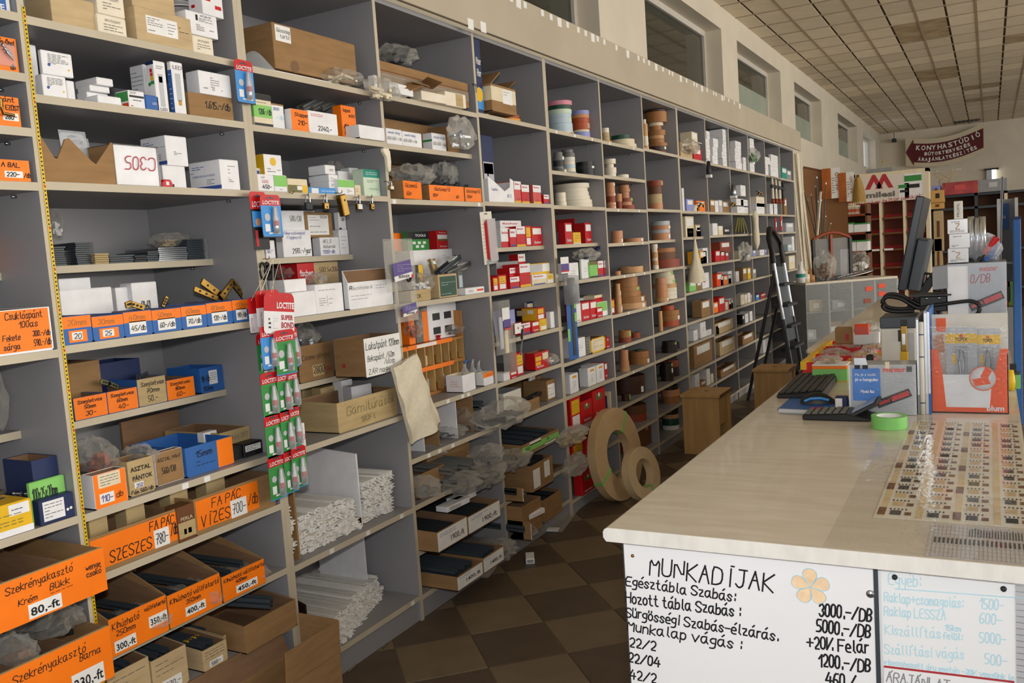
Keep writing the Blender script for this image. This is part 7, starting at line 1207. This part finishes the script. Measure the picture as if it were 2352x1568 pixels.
# monitor seen edge-on with its stand
yb=onX(2070,668,3.55);yt=onX(2114,450,3.55);r=thing('computer_monitor','thin black monitor seen edge on above the counter','monitor',yb);tt=yt-yb;nrm=Vector((0,tt.z,-tt.y)).normalized()
G().obox(tt/2+Vector((.2,0,0)),(.2,0,0),tt/2,nrm*.014).make('screen_case',mt('monitor_black','1b2026',.25),r,bevel=.004);G().obox(tt/2+Vector((.2,0,0))+nrm*.0145,(.19,0,0),tt*.46,nrm*.0008).make('screen',mt('screen_glass','0c0f12',.08),r);G().obox(tt*.28+Vector((.2,0,0))-nrm*.035,(.14,0,0),tt*.28,nrm*.022).make('rear_housing','dksteel',r,bevel=.006)
G().obox(Vector((.2,-.06,-.02)),(.04,0,0),(0,.05,-.07),(0,.012,.01)).make('stand_neck','black',r,bevel=.003)
bz=TZ-yb.z;G().lathe([(0,0),(.11,0),(.11,.012),(.03,.02),(.02,.12),(0,.12)],24,(.2,-.12,bz)).make('stand_foot','black',r);G().tube([(.2,-.12,bz+.1),(.2,-.11,-.07)],.02,10).make('stand_column','black',r)
for k in range(2):G().tube([(.16+.04*k,-.03,.06),(.14+.04*k,-.09,.05),(.14,-.13-.02*k,-.02),(.15,-.15,-.1)],.004,6).make('monitor_lead','black',r)
# cartons piled behind the orange display
r,w_,h=fx('support_carton','plain grey carton standing under the open meister carton','box',3.16,2176,2316,900,724,TZ);G().box(0,w_,0,.16,0,h).make('body','ltgrey',r,bevel=.001);G().box(.002,w_-.002,.002,.158,h,h+.0008).make('lid','ltgrey',r)
zt=TZ+h+.003
r,w_,h=fx('open_carton','silver meister cutter carton with a white open flap','box',3.14,2176,2312,722,604,zt);G().box(0,w_,0,.15,0,h).make('body',mt('carton_silver','a9adb4',.25,.05,6),r,bevel=.001);G().box(0,w_*.36,-.002,0,0,h*.95).make('white_flap','white',r);G().obox((-.02,.03,h*.75),(.022,0,.002),(0,.04,0),(.0,.004,h*.22)).make('side_flap','grey',r);printed('meister',h*.1,'redpale',r,(w_*.55,-.0016,h*.84),width=w_*.3,bold=.0005);hand(r,'0/DB',(w_*.4,h*.62),(w_*.72,h*.62),h*.16,'inkred',.002,-.0016);knife(r,w_*.38,h*.14,w_*.94,h*.38,h*.16);G().box(w_*.36,w_+.002,-.0035,-.003,0,h+.002).make('shrink_film',FILM(),r);G().box(0,w_,-.001,.15,h,h+.002).make('film_edge',FILM(),r)
zt+=h+.003
for i,(u0,u1,vb,vt) in enumerate(((2177,2224,600,568),(2180,2227,568,536),(2176,2222,536,502))):
    r,w_,h=fx('silver_carton',('shiny silver carton, bottom of the stack of three','shiny white and silver carton, middle of the stack','shiny silver carton, top of the stack of three')[i],'box',3.15,u0,u1,vb,vt,zt,'shiny cartons');h=.045;G().box(0,w_,0,.06,0,h).make('body',mt('foil_board','d4d6da',.2,.05,8),r,bevel=.001);G().box(.001,w_-.001,.001,.059,h,h+.0006).make('lid','white',r);scribble(r,w_*.12,w_*.85,h*.08,h*.25,2,'grey2',.0014,-.001);scribble(r,w_*.2,w_*.8,h*.75,h*.9,1,'grey2',.002,-.001)
    if i!=1:hand(r,'Z',(w_*.38,h*.32),(w_*.6,h*.32),h*.4,'tan',.003,-.001)
    zt+=h+.0012
r,w_,h=fx('narrow_carton','narrow white carton standing on the silver stack','box',3.17,2191,2211,500,462,zt);G().box(0,w_,0,.03,0,h).make('body','offwhite',r,bevel=.001);printed('PROFIL',w_*.3,'dkgreen',r,(w_*.62,-.001,h*.1),rot=(math.pi/2,-math.pi/2,0),width=h*.75)
z0=onX(2240,600,3.2).z
for i,(u,v) in enumerate(((2230,497),(2244,500),(2256,497))):a=onX(u,v,3.22);r=thing('chrome_tube','chrome tube standing behind the silver carton, '+('by the stack','middle one','by the clear packs')[i],'tube',(a.x,a.y,z0),0,'chrome tubes');G().lathe([(0,0),(.010,0),(.010,a.z-z0),(.007,a.z-z0),(.007,a.z-z0-.01)],14).make('tube','silver',r)
for i,(u0,v0,u1,v1,m) in enumerate(((2248,598,2290,545,'red'),(2262,598,2284,560,'blue'),(2276,596,2282,560,'inkblue'))):
    a,b=onX(u0,v0,3.2+.01*i),onX(u1,v1,3.2+.01*i);r=thing('cutter_knife',('red and black cutter knife in clear packaging','blue cutter knife beside the red one','slim blue cutter knife behind')[i],'knife',a,0,'cutter knives');d=b-a;G().tube([(0,0,0),tuple(d*.6)],.008,8).make('handle','black' if i==0 else m,r);G().tube([tuple(d*.3),tuple(d*.62)],.0085,8).make('colour_band',m,r);G().tube([tuple(d*.6),tuple(d)],[.0085,.011],8).make('head',m,r)
bag('stiff clear plastic packaging around the cutter knives',3.22,-1.98,z0,.03,.06,.045,mat=CLEAR(),fill=None,name='clear_packaging',neck=False)
# small goods at the counter's other edge
r,w_,h=fx('lime_box','lime box with a green circuit board on top','box',3.3,2314,2344,893,838,TZ);G().box(0,w_,0,.06,0,h*.58).make('body','tape',r,bevel=.001);G().box(.001,w_-.001,.0,.05,h*.6,h*.66).make('circuit_board','dkgreen',r);G().box(w_*.2,w_*.7,.005,.03,h*.66,h).make('component','black',r)
r,w_,h=fx('yellow_roll','yellow plastic piece showing behind the orange display','roll',3.25,2312,2330,842,795);G().lathe([(0,0),(w_*.5,.002),(w_*.62,h*.4),(w_*.4,h),(0,h)],14,(w_/2,.02,0)).make('body','yellow',r);r.location.z=TZ+.0006
# ================================================================ the far end of the hall
# second counter continuing beyond the trays
r=thing('rear_counter','second counter with a rounded pale worktop beyond the red trays','counter',(4.42,-1.21,0));G().box(0,3.2,-.85,0,.842,.87).make('worktop',lam,r,bevel=.008);G().box(.05,3.15,-.80,-.04,0,.842).make('cabinet','offwhite',r)
bag('crumpled grey bag on the second counter',4.75,-1.45,.8706,.09,.08,.05,fill='grey');bag('orange packets in clear film on the second counter',5.1,-1.62,.8706,.1,.09,.05,fill='inkorange')
# glazed corner counter with orange price tags
a,b=onZ(1850,650,.95),onZ(2062,633,.95);L=(b-a).length;ang=math.atan2(b.y-a.y,b.x-a.x)
r=thing('glass_counter','glazed corner counter with a pale top edge and orange price tags','counter',(a.x,a.y,0),ang);G().box(0,L,0,.45,.925,.95).make('top',lam,r,bevel=.003);G().box(0,L,.43,.45,.05,.925).make('back_board','grey',r);G().box(0,L,0,.45,0,.08).make('plinth','dark',r)
for i in range(5):G().box(i*L/4-(.009 if i else 0),i*L/4+.009,.005,.43,.08,.925).make('partition','grey',r)
for zz in (.36,.64):G().box(.01,L-.01,.03,.43,zz,zz+.008).make('glass_shelf',clear('shelf_glass','cfd8d6',.2,.05),r)
G().box(0,L,-.004,0,.08,.925).make('glass_front',clear('front_glass','cfd4d2',.12,.04),r)
for i,(t,zz,m) in enumerate(((.78,.86,'inkorange'),(.78,.78,'inkorange'),(.64,.84,'inkorange'),(.62,.72,'redbrown'),(.78,.3,'inkorange'),(.62,.24,'inkorange'))):G().box(L*t,L*t+.075,-.007,-.005,zz-.02,zz+.025).make('orange_tag',m,r)
for i,(t,zz,w2,h2,m) in enumerate(((.25,.368,.2,.16,'card'),(.05,.368,.12,.1,'ltgrey'),(.55,.368,.14,.14,'grey'),(.1,.648,.16,.12,'tan'),(.35,.648,.2,.1,'grey'))):
    p=Vector((a.x,a.y,0))+Matrix.Rotation(ang,3,'Z') @ Vector((L*t,.12,zz));q=thing('showcase_box',('brown box on the lower glass shelf','pale grey box on the lower glass shelf','grey box on the lower glass shelf by orange tags','tan box on the upper glass shelf','grey box on the upper glass shelf')[i],'box',p,ang);G().box(0,w2,0,.15,0,h2).make('body',m,q,bevel=.003);G().box(w2*.3,w2*.7,-.001,0,h2*.3,h2*.7).make('label','paper',q)
TP=Matrix.Rotation(ang,3,'Z');A0=Vector((a.x,a.y,.9506))
def onctr(t,d):return A0+TP @ Vector((L*t,d,0))
bag('grey plastic carrier bag slumped on the glass counter',*onctr(.3,.16),.12,.1,.16,fill='brown',name='carrier_bag')
p=onctr(.62,.15);r=thing('wire_racket','silver wire racket lying on the glass counter','racket',p,ang);g=G();ell=[(.2*math.cos(t),.09*math.sin(t),.04+.03*math.cos(t)) for t in [k*math.pi/12 for k in range(24)]];g.tube(ell,.008,6,closed=True);g.make('hoop','steel',r);g=G()
for k in range(-4,5):x=k*.04;y=.09*math.sqrt(max(0,1-(x/.2)**2));g.tube([(x,-y,.04+.15*x),(x,y,.04+.15*x)],.0025,5)
g.make('wires','silver',r);G().tube([(-.2,0,.012),(-.55,-.02,.012)],.012,8).make('shaft','dksteel',r)
for i,(t,m,c,h) in enumerate(((.02,'white','teal',.18),(.07,'cream','white',.12),(.12,'wood','wood',.1))):r=thing('counter_bottle',('white bottle with a green collar on the glass counter','cream tub beside the green collared bottle','wooden pot at the end of the glass counter')[i],'bottle',onctr(t,.12),0);G().lathe([(0,0),(.045,0),(.045,h*.6),(.02,h*.75),(.02,h),(0,h)],14).make('body',m,r);G().lathe([(.046,h*.3),(.046,h*.5)],14).make('band',c,r);G().box(-.02,.05,-.012,.012,h,h+.03).make('cap',m,r)
p=onctr(.3,.34);r=thing('heater_lantern','black framed heater with a dark red arched top behind the grey bag','heater',p,ang);w2,h2=.42,.42
for s in (0,1):G().box(s*w2-.015,s*w2+.015,0,.03,0,h2).make('side_post','black',r)
G().tube([(w2*(k/8),.015,h2+.06*math.sin(math.pi*k/8)) for k in range(9)],.016,8).make('arched_top','redbrown',r);G().box(0,w2,.02,.03,0,h2).make('grille_back','grey2',r);G().box(w2*.44,w2*.5,-.004,.02,0,h2+.04).make('red_bar','redbrown',r);G().box(0,w2,0,.03,0,.03).make('bottom_rail','black',r)
r=thing('angled_board','white angled board standing beside the heater','board',onctr(.6,.36),ang);G().box(0,.12,0,.02,0,.3).make('panel','ltgrey',r);G().box(.01,.11,.02,.08,0,.02).make('foot','grey',r)
# plastic trims and rods leaning at the end of the shelving
for i,(u0,v0,u1,v1,w2) in enumerate(((1822,352,1836,500,.06),(1834,352,1846,520,.05),(1828,400,1852,545,.03),(1841,420,1858,560,.03),(1885,440,1877,540,.03))):a2,b2=onX(u0,v0,11.1),onX(u1,v1,11.05);c2=a2+(b2-a2)*(a2.z/(a2.z-b2.z));bar('plastic_trim',('broad white trim leaning at the end of the shelving','second broad white trim at the shelving end','slim white trim among the rods','slim white trim beside the brown board','short white tube standing in the rod bucket')[i],'trim',c2,a2,w2,.012,'ivory','leaning trims')
for i in range(12):a2=onX(1848+5*i+R.uniform(-6,6),430+R.uniform(-30,90),11.3);b2=onX(1886+R.uniform(-10,14),628,11.2);r=thing('metal_rod','thin metal rod in the bundle before the brown board','rod',b2,0,'thin rods');G().tube([(0,0,0),tuple(a2-b2)],.006,6).make('rod','olive' if i % 2 else 'dksteel',r);G().tube([tuple((a2-b2)*.98),tuple(a2-b2)],.009,6).make('tip','steel',r)
r,w_,h=fx('rod_stand','low grey stand holding the thin rods','stand',11.15,1862,1912,760,620);G().box(0,w_,0,.3,0,h).make('bin','grey2',r,bevel=.01);G().box(-.01,w_+.01,-.01,.31,h,h+.02).make('rim','dksteel',r);r.location.z=0.0006;r.scale=(1,1,(onX(1887,622,11.15).z)/h)
# brown display board with two orange posters and a straw broom
r,w_,h=fx('display_board','tall brown display board behind the rods','board',12.0,1850,1948,720,379,0);G().grid(lambda s,c:(w_*s,.06*math.sin(s*2.6),h*c*(1-.07*s)),10,2).make('board',mt('brown_board','8a5f3a',.6,.08,3),r);G().grid(lambda s,c:(w_*s,.03+.06*math.sin(s*2.6),h*c*(1-.07*s)),10,2).make('rear_face','brown',r);G().tube([(w_*s/10,.015+.06*math.sin(s*.26),h*(1-.007*s)) for s in range(11)],.02,6).make('top_rail','brown',r)
for i,(u0,u1,vt,vb) in enumerate(((1888,1930,386,456),(1926,1962,396,463))):
    r,w_,h=fx('poster',('orange and white poster hung on the brown board','orange and white poster beside the straw broom')[i],'poster',11.995-.01*i,u0,u1,vb,vt,None,'orange posters');G().box(0,w_,0,.004,0,h).make('sheet','paper',r);G().box(0,w_*.5,-.002,0,0,h).make('orange_picture',mt('poster_orange','d2762a',.5,.3,3,col2='7a3a16'),r);printed('AKCIÓ',w_*.16,'inkred',r,(w_*.9,-.003,h*.25),rot=(math.pi/2,-math.pi/2,0),width=h*.6);scribble(r,w_*.55,w_*.7,h*.15,h*.7,7,'grey2',.008,-.003)
r,w_,h=fx('straw_broom','golden straw broom hanging beside the posters','broom',12.0,1954,1988,466,408);G().grid(lambda s,c:(w_*(.5+(s-.5)*(1-.6*c**2)),-.06*math.sin(math.pi*s),h*c+.02*math.sin(s*40)*(c<.1)),20,8).make('straw',mt('straw','9a7a3c',.8,.25,60,stretch=(4,4,.3)),r);G().tube([(w_*.5,0,h*.9),(w_*.5,.02,h*1.1)],.02,8).make('handle','brown',r)
# side shelves with white tubs and green lidded boxes
r,w_,h=fx('side_rack','dark side rack beside the milesi cabinet','rack',13.2,1922,1995,700,470,0)
for k,v in enumerate((492,534,577,625)):zz=onX(1960,v,13.2).z;G().box(0,w_,0,.4,zz-.03,zz).make('rack_shelf','redbrown',r)
for s in (0,1):G().box(s*(w_-.03),s*(w_-.03)+.03,0,.4,0,h).make('rack_side','brown',r)
G().box(0,w_,.4,.42,0,h).make('rack_back','brown',r)
zz=onX(1960,492,13.2).z
for i in range(7):
    p=onX(1930+(7*i if i<6 else 24),490,13.22);q=thing('white_tub','white paint tub in the row on the side rack' if i<6 else 'white paint tub set on top of the row','tub',(p.x+.05,p.y,zz+.001),0,'white tubs');G().lathe([(0,0),(.055,0),(.06,.1),(.064,.1),(.064,.12),(0,.12)],14).make('tub','ivory',q);G().lathe([(.0605,.03),(.0605,.07)],14).make('label','rust',q)
    if i==6:q.location.z+=.125
for k,(v,vt,u0,u1) in enumerate(((534,512,1928,1960),(534,512,1961,1993),(577,553,1936,1966),(577,551,1967,1994))):zz=onX(1960,v,13.2).z;q,w2,h2=fx('lidded_box',('upper','upper','lower','lower')[k]+' white box with a green lid, '+('outer one','next to the cabinet','outer one','next to the cabinet')[k],'box',13.16,u0,u1,v,vt,zz,'green lidded boxes');G().box(0,w2,0,.3,0,h2*.86).make('body','white',q,bevel=.004);G().box(-.004,w2+.004,-.004,.304,h2*.86,h2).make('lid','green',q,bevel=.004)
bag('white and green crumpled bag at the foot of the side rack',onX(1975,605,13.1).x,onX(1975,605,13.1).y,onX(1975,622,13.2).z,.15,.12,.14,fill='paper')
# milesi paint cabinet
r,w_,h=fx('paint_cabinet','pale framed paint cabinet with a milesi header and empty shelves','cabinet',15.0,1962,2137,760,393,0);fr='cream';hz=onX(2050,462,15).z
G().box(0,w_,.38,.4,0,h).make('back','redbrown',r)
for s in (0,1):G().box(s*(w_-.05),s*(w_-.05)+.05,0,.38,0,h).make('side',fr,r)
G().box(0,w_,0,.38,h-.05,h).make('top',fr,r);G().box(.05,w_-.05,0,.02,hz,h-.05).make('header',mt('header_white','dcd2c8',.5,.04,3),r)
for t in (.35,.66):G().box(w_*t,w_*t+.035,.0,.38,0,hz).make('divider',fr,r)
for v in (498,533,571,612):zz=onX(2050,v,15).z;G().box(.05,w_-.05,.02,.38,zz-.03,zz).make('shelf','brown',r);G().box(.05,w_-.05,.3,.32,zz,zz+.05).make('red_strip','red',r)
zz=onX(2030,571,15).z;G().box(.1,w_*.34,.0,.02,zz-.03,zz).make('white_strip','paper',r);G().box(w_*.4,w_*.52,.0,.02,zz-.03,zz).make('white_strip','paper',r)
lx,lz,s=w_*.36,hz+(h-hz)*.5,.13
for dx in (-1,1):G().prism([(lx+dx*.075-.13,lz-.02),(lx+dx*.075-.02,lz+.2),(lx+dx*.075+.02,lz+.2),(lx+dx*.075+.13,lz-.02),(lx+dx*.075+.06,lz-.02),(lx+dx*.075,lz+.1),(lx+dx*.075-.06,lz-.02)],-.004,0,'y').make('red_emblem','inkred',r)
printed('milesi',.085,'grey2',r,(lx-.2,-.004,lz-.15),width=.42,bold=.004);hand(r,'Prémium bútorlakkok',(lx-.35,lz-.27),(lx+.6,lz-.2),.05,'inkred',.007,-.004)
for k,(t,s) in enumerate(((.8,1.0),(.68,.62))):zz=hz+.03;q5=(h-hz)*1.6*s;G().box(w_*t-.12*s,w_*t+.12*s,-.003,0,zz,zz+.5*q5).make('paint_can_picture','white',r);G().box(w_*t-.12*s,w_*t+.12*s,-.005,-.003,zz+.34*q5,zz+.46*q5).make('green_band','green',r);G().box(w_*t-.09*s,w_*t+.09*s,-.005,-.003,zz+.2*q5,zz+.28*q5).make('can_label','dark',r)
q,w2,h2=fx('flat_box','flat grey box lying on top of the paint cabinet','box',15.1,1990,2050,400,390);G().box(0,w2,0,.3,0,h2).make('body','grey',q,bevel=.004);q.location.z=h+.001
# tall rack with cartons on the other side
r,w_,h=fx('storage_rack','dark steel storage rack with orange brown back boards','rack',17.0,2140,2400,760,441,0)
for t in (0,.4,.66,.97):G().box(w_*t,w_*t+.05,0,.5,0,h+(.0 if t!=.66 else .1)).make('post','dksteel' if t!=.66 else 'cream',r)
z48=onX(2154,480,16.9).z
for zz in (.3,.95,z48-.04,h-.04):G().box(0,w_,0,.5,zz,zz+.04).make('rack_shelf','dksteel',r)
G().box(0,w_,.5,.52,0,h).make('back_board',mt('rack_back','6e4526',.6,.15,2),r)
def rb(label,u0,u1,vb,vt,m,X=16.9,zb=None,name='stored_box',extra=None):
    q,w2,h2=fx(name,label,'box',X,u0,u1,vb,vt,zb);G().box(0,w2,0,.35,0,h2).make('body',m,q,bevel=.004);G().box(w2*.35,w2*.65,-.003,0,h2*.35,h2*.75).make('print',extra or 'brown',q);return q,w2,h2
rb('long red printed carton on top of the storage rack',2164,2246,440,417,mt('red_print_box','a8474a',.6,.3,6),zb=h+.002,extra='redpale');rb('long grey carton on top of the storage rack',2248,2314,438,411,'grey',zb=h+.002,extra='ltgrey');rb('small lilac carton on top of the storage rack',2140,2160,440,426,'lilac',zb=h+.002)
a2=onX(2154,476,16.6);rb('yellow carton with a black emblem beside the cabinet',2138,2169,464,437,mt('yellow_carton','d8a860',.6,.1,5),X=16.88,zb=onX(2154,465,16.88).z,extra='dark');rb('lower yellow carton under the emblem carton',2138,2168,480,466,mt('yellow_carton','d8a860'),X=16.88,zb=z48+.001,extra='brown')
for i,(u0,u1,vb,vt) in enumerate(((2144,2166,545,484),(2146,2164,600,548))):rb('upright kraft roll carton in the storage rack, '+('upper','lower')[i],u0,u1,vb,vt,'tan',zb=(.992,.342)[i])
q=thing('twig_arrangement','dry white blossom twigs on top of the storage rack','twigs',(16.95,onX(2168,415,16.95).y,h+.002));rr=random.Random(4)
for i in range(9):p=[(0,0,.0),(rr.uniform(-.1,.1),rr.uniform(-.12,.12),.25),(rr.uniform(-.16,.16),rr.uniform(-.3,.3),.42)];G().tube(p,.005,5).make('twig','tan',q);G().lathe([(0,-.012),(.014,0),(0,.014)],6,p[2]).make('blossom','offwhite',q)
# banner, wall lamp, camera, grille
r,w_,h=fx('arrow_banner','white sagging banner with a dark red arrow reading KONYHASTÚDIÓ','banner',25.0,2080,2262,372,312);W2=w_;sag=lambda s:-.16*math.sin(math.pi*s)+.16*s
H2=h*1.08;G().grid(lambda s,c:(W2*s,-.05*math.sin(math.pi*s),H2*c+sag(s)),24,2).make('cloth',mt('banner_cloth','cfc2a8',.8,.04,3),r)
mar=mt('banner_red','5c1a1c',.7,.06,3);G().grid(lambda s,c:(W2*(.1+.885*s),-.05*math.sin(math.pi*(.1+.885*s))-.006,H2*(.15+.68*c)+sag(.1+.885*s)),24,2).make('arrow_body',mar,r);G().add([(W2*.005,-.03,H2*.48+sag(0)),(W2*.105,-.03,H2*.02+sag(.1)),(W2*.105,-.03,H2*.97+sag(.1))],[(0,1,2)]).make('arrow_head',mar,r)
for t,s0,s1,c0,hh in (('KONYHASTÚDIÓ',.13,.97,.6,.17),('BÚTORTERVEZÉS',.24,.84,.41,.115),('ÁRAJÁNLATKÉSZÍTÉS',.16,.92,.21,.12)):
    n=len(t)
    for i,ch in enumerate(t):s=s0+(s1-s0)*i/n;sl2=(sag(s+.03)-sag(s))/(.03*W2);o=printed(ch,H2*hh,'paper',r,(W2*(s+(.3 if ch in 'IÍ' else 0)*(s1-s0)/n),-.05*math.sin(math.pi*s)-.014,H2*c0+sag(s)),name='banner_letter',width=W2*(s1-s0)/n*(.8 if ch not in 'IÍ' else .22),bold=.004);o.rotation_euler=(math.pi/2,-sl2,0)
r,w_,h=fx('wall_lamp','bright wall lamp with a dark top plate','lamp',25.2,2266,2288,416,390);G().box(0,w_*.55,0,.12,0,h).make('steel_half','steel',r);em=bpy.data.materials.new('lamp_glow');em.use_nodes=True;em.node_tree.nodes['Principled BSDF'].inputs['Emission Color'].default_value=(1,1,.85,1);em.node_tree.nodes['Principled BSDF'].inputs['Emission Strength'].default_value=1.6;G().box(w_*.55,w_,-.01,.12,.01,h).make('lit_half',em,r);G().box(-.05,w_+.06,-.03,.13,h,h+.04).make('top_plate','dark',r)
r,w_,h=fx('security_camera','small dark security camera hung from the ceiling corner','camera',25.0,2048,2058,326,318);G().box(0,w_,0,.2,0,h).make('body','dark',r,bevel=.01);zc=CZ-r.location.z;G().tube([(w_/2,.08,h),(w_/2,.08,zc-.01)],.015,6).make('arm','grey',r)
r,w_,h=fx('alarm_box','small cream alarm box on the far wall','alarm',25.28,2021,2032,376,366);G().box(0,w_,0,.055,0,h).make('case','cream',r,bevel=.01);G().lathe([(0,-.005),(w_*.2,-.005)],10,(w_/2,0,h/2),axis='y').make('lens','tan',r)
r=thing('ceiling_grille','dark slotted grille in the ceiling near the far wall','grille',(24.4,-1.25,CZ-.012));G().box(0,.45,-.58,0,0,.006).make('frame','dksteel',r)
for k in range(6):G().box(.02,.43,-.06-.09*k,-.02-.09*k,-.008,0).make('slot','black',r)
# tall profile, blue panel and grey showcase beyond the counter
a2,b2=onX(2302,406,3.6),onX(2287,612,3.6);bar('chrome_profile','tall chrome profile standing behind the counter cartons','profile',Vector((b2.x,b2.y+.0,TZ+.001)),a2,.010,.008,'grey')
r,w_,h=fx('blue_panel','narrow blue upright panel beyond the counter','panel',7.0,2328,2346,760,497,0);G().box(0,w_,0,.3,0,h).make('panel','blue',r,bevel=.004);G().box(-.004,w_+.004,-.004,.304,h-.02,h).make('top_cap','dkblue',r)
r,w_,h=fx('grey_showcase','grey showcase with a blue sign and coloured tools','showcase',7.4,2292,2340,760,455,0);G().box(0,w_,.3,.32,0,h).make('back','grey',r);G().box(0,w_,0,.3,0,h*.5).make('base','grey',r)
for s in (0,1):G().box(s*(w_-.02),s*(w_-.02)+.02,0,.3,h*.5,h).make('side','ltgrey',r)
G().box(w_*.05,w_*.6,.28,.3,h*.86,h*.98).make('blue_sign','blue',r);printed('Ha',.03,'white',r,(w_*.12,.278,h*.91),width=w_*.3);G().box(0,w_,0,.3,h*.7,h*.71).make('glass_shelf',clear('shelf_glass','cfd8d6',.2),r)
for i,(t,m) in enumerate(((.35,'inkorange'),(.68,'lime'))):p=r.location+Matrix.Rotation(-math.pi/2,3,'Z') @ Vector((w_*t,.1,h*.5+.001));q=thing('bright_tool',('orange tool standing in the grey showcase','lime tool standing in the grey showcase')[i],'tool',p);G().lathe([(0,0),(.035,0),(.035,.02),(.012,.04),(.012,.16),(0,.17)],10).make('body',m,q);G().box(-.008,.008,-.03,.03,.15,.18).make('handle',m,q)
# bits on the floor by the shelves
r=thing('floor_packet','flat clear packet lying on the floor by the shelves','packet',(*onZ(1290,1195,0).xy,.001),.2);G().box(-.2,.2,-.05,.05,0,.012).make('film',BAG(),r);G().box(-.18,.16,-.03,.03,.002,.009).make('rail','grey2',r);G().box(-.2,-.16,-.03,.03,.004,.013).make('white_label','paper',r)
r=thing('white_end_packet','small white carton lying on the floor by the flat packet','box',(*onZ(1218,1290,0).xy,.001),.5);G().box(-.03,.06,-.02,.02,0,.025).make('body','white',r,bevel=.001);G().box(-.031,-.03,-.015,.015,.005,.02).make('label','grey',r)
for i,(u,v) in enumerate(((800,1545),(880,1490),(940,1440))):p=onZ(u,v,0);o=tag(G().tube([(0,0,.003),(.06-.02*i,.012,.003)],.003,5).make('floor_scrap','silver',None,p),('longest bright metal scrap on the floor by the kick board','bright metal scrap on the floor before the runners','short bright metal scrap by the brown cartons')[i],'scrap')
# small price tags on the shelf edges
tagm=G().box(-.011,.011,-.0008,0,0,.016).mesh('price_tag','paper');us=[o for o in COL.objects if o.name.startswith('shelving_unit')]
for (u,v,k) in ((1076,905,1),(1063,912,1),(1030,930,1),(1040,1020,1),(1010,1032,1),(985,1045,1),(922,1178,1),(845,1217,1),(762,1257,1),(948,1385,1),(1278,303,2),(1320,307,2),(1360,316,2),(1432,559,2),(1476,557,2),(1434,633,2),(1456,630,2),(1480,627,2),(1444,720,2),(1492,705,2),(1400,325,2),(1455,337,2),(1420,481,2),(1468,482,2),(1433,790,2),(1455,855,2),(1100,466,1),(905,458,1),(425,1110,0),(475,1090,0)):
    p=onY(u,v,-.0005);lo,hi=bay_of(p.x);zs=[(q[0] if isinstance(q,tuple) else q) for kk in range(13) if kk and UX[kk-1]<=p.x<UX[kk] for q in SH[kk]];zz=min(zs,key=lambda q:abs(q-p.z));o=link('price_tag',tagm,us[k],(p.x-us[k].location.x,-.0002,zz-.019));o.rotation_euler=(0,R.uniform(-.08,.08),0)
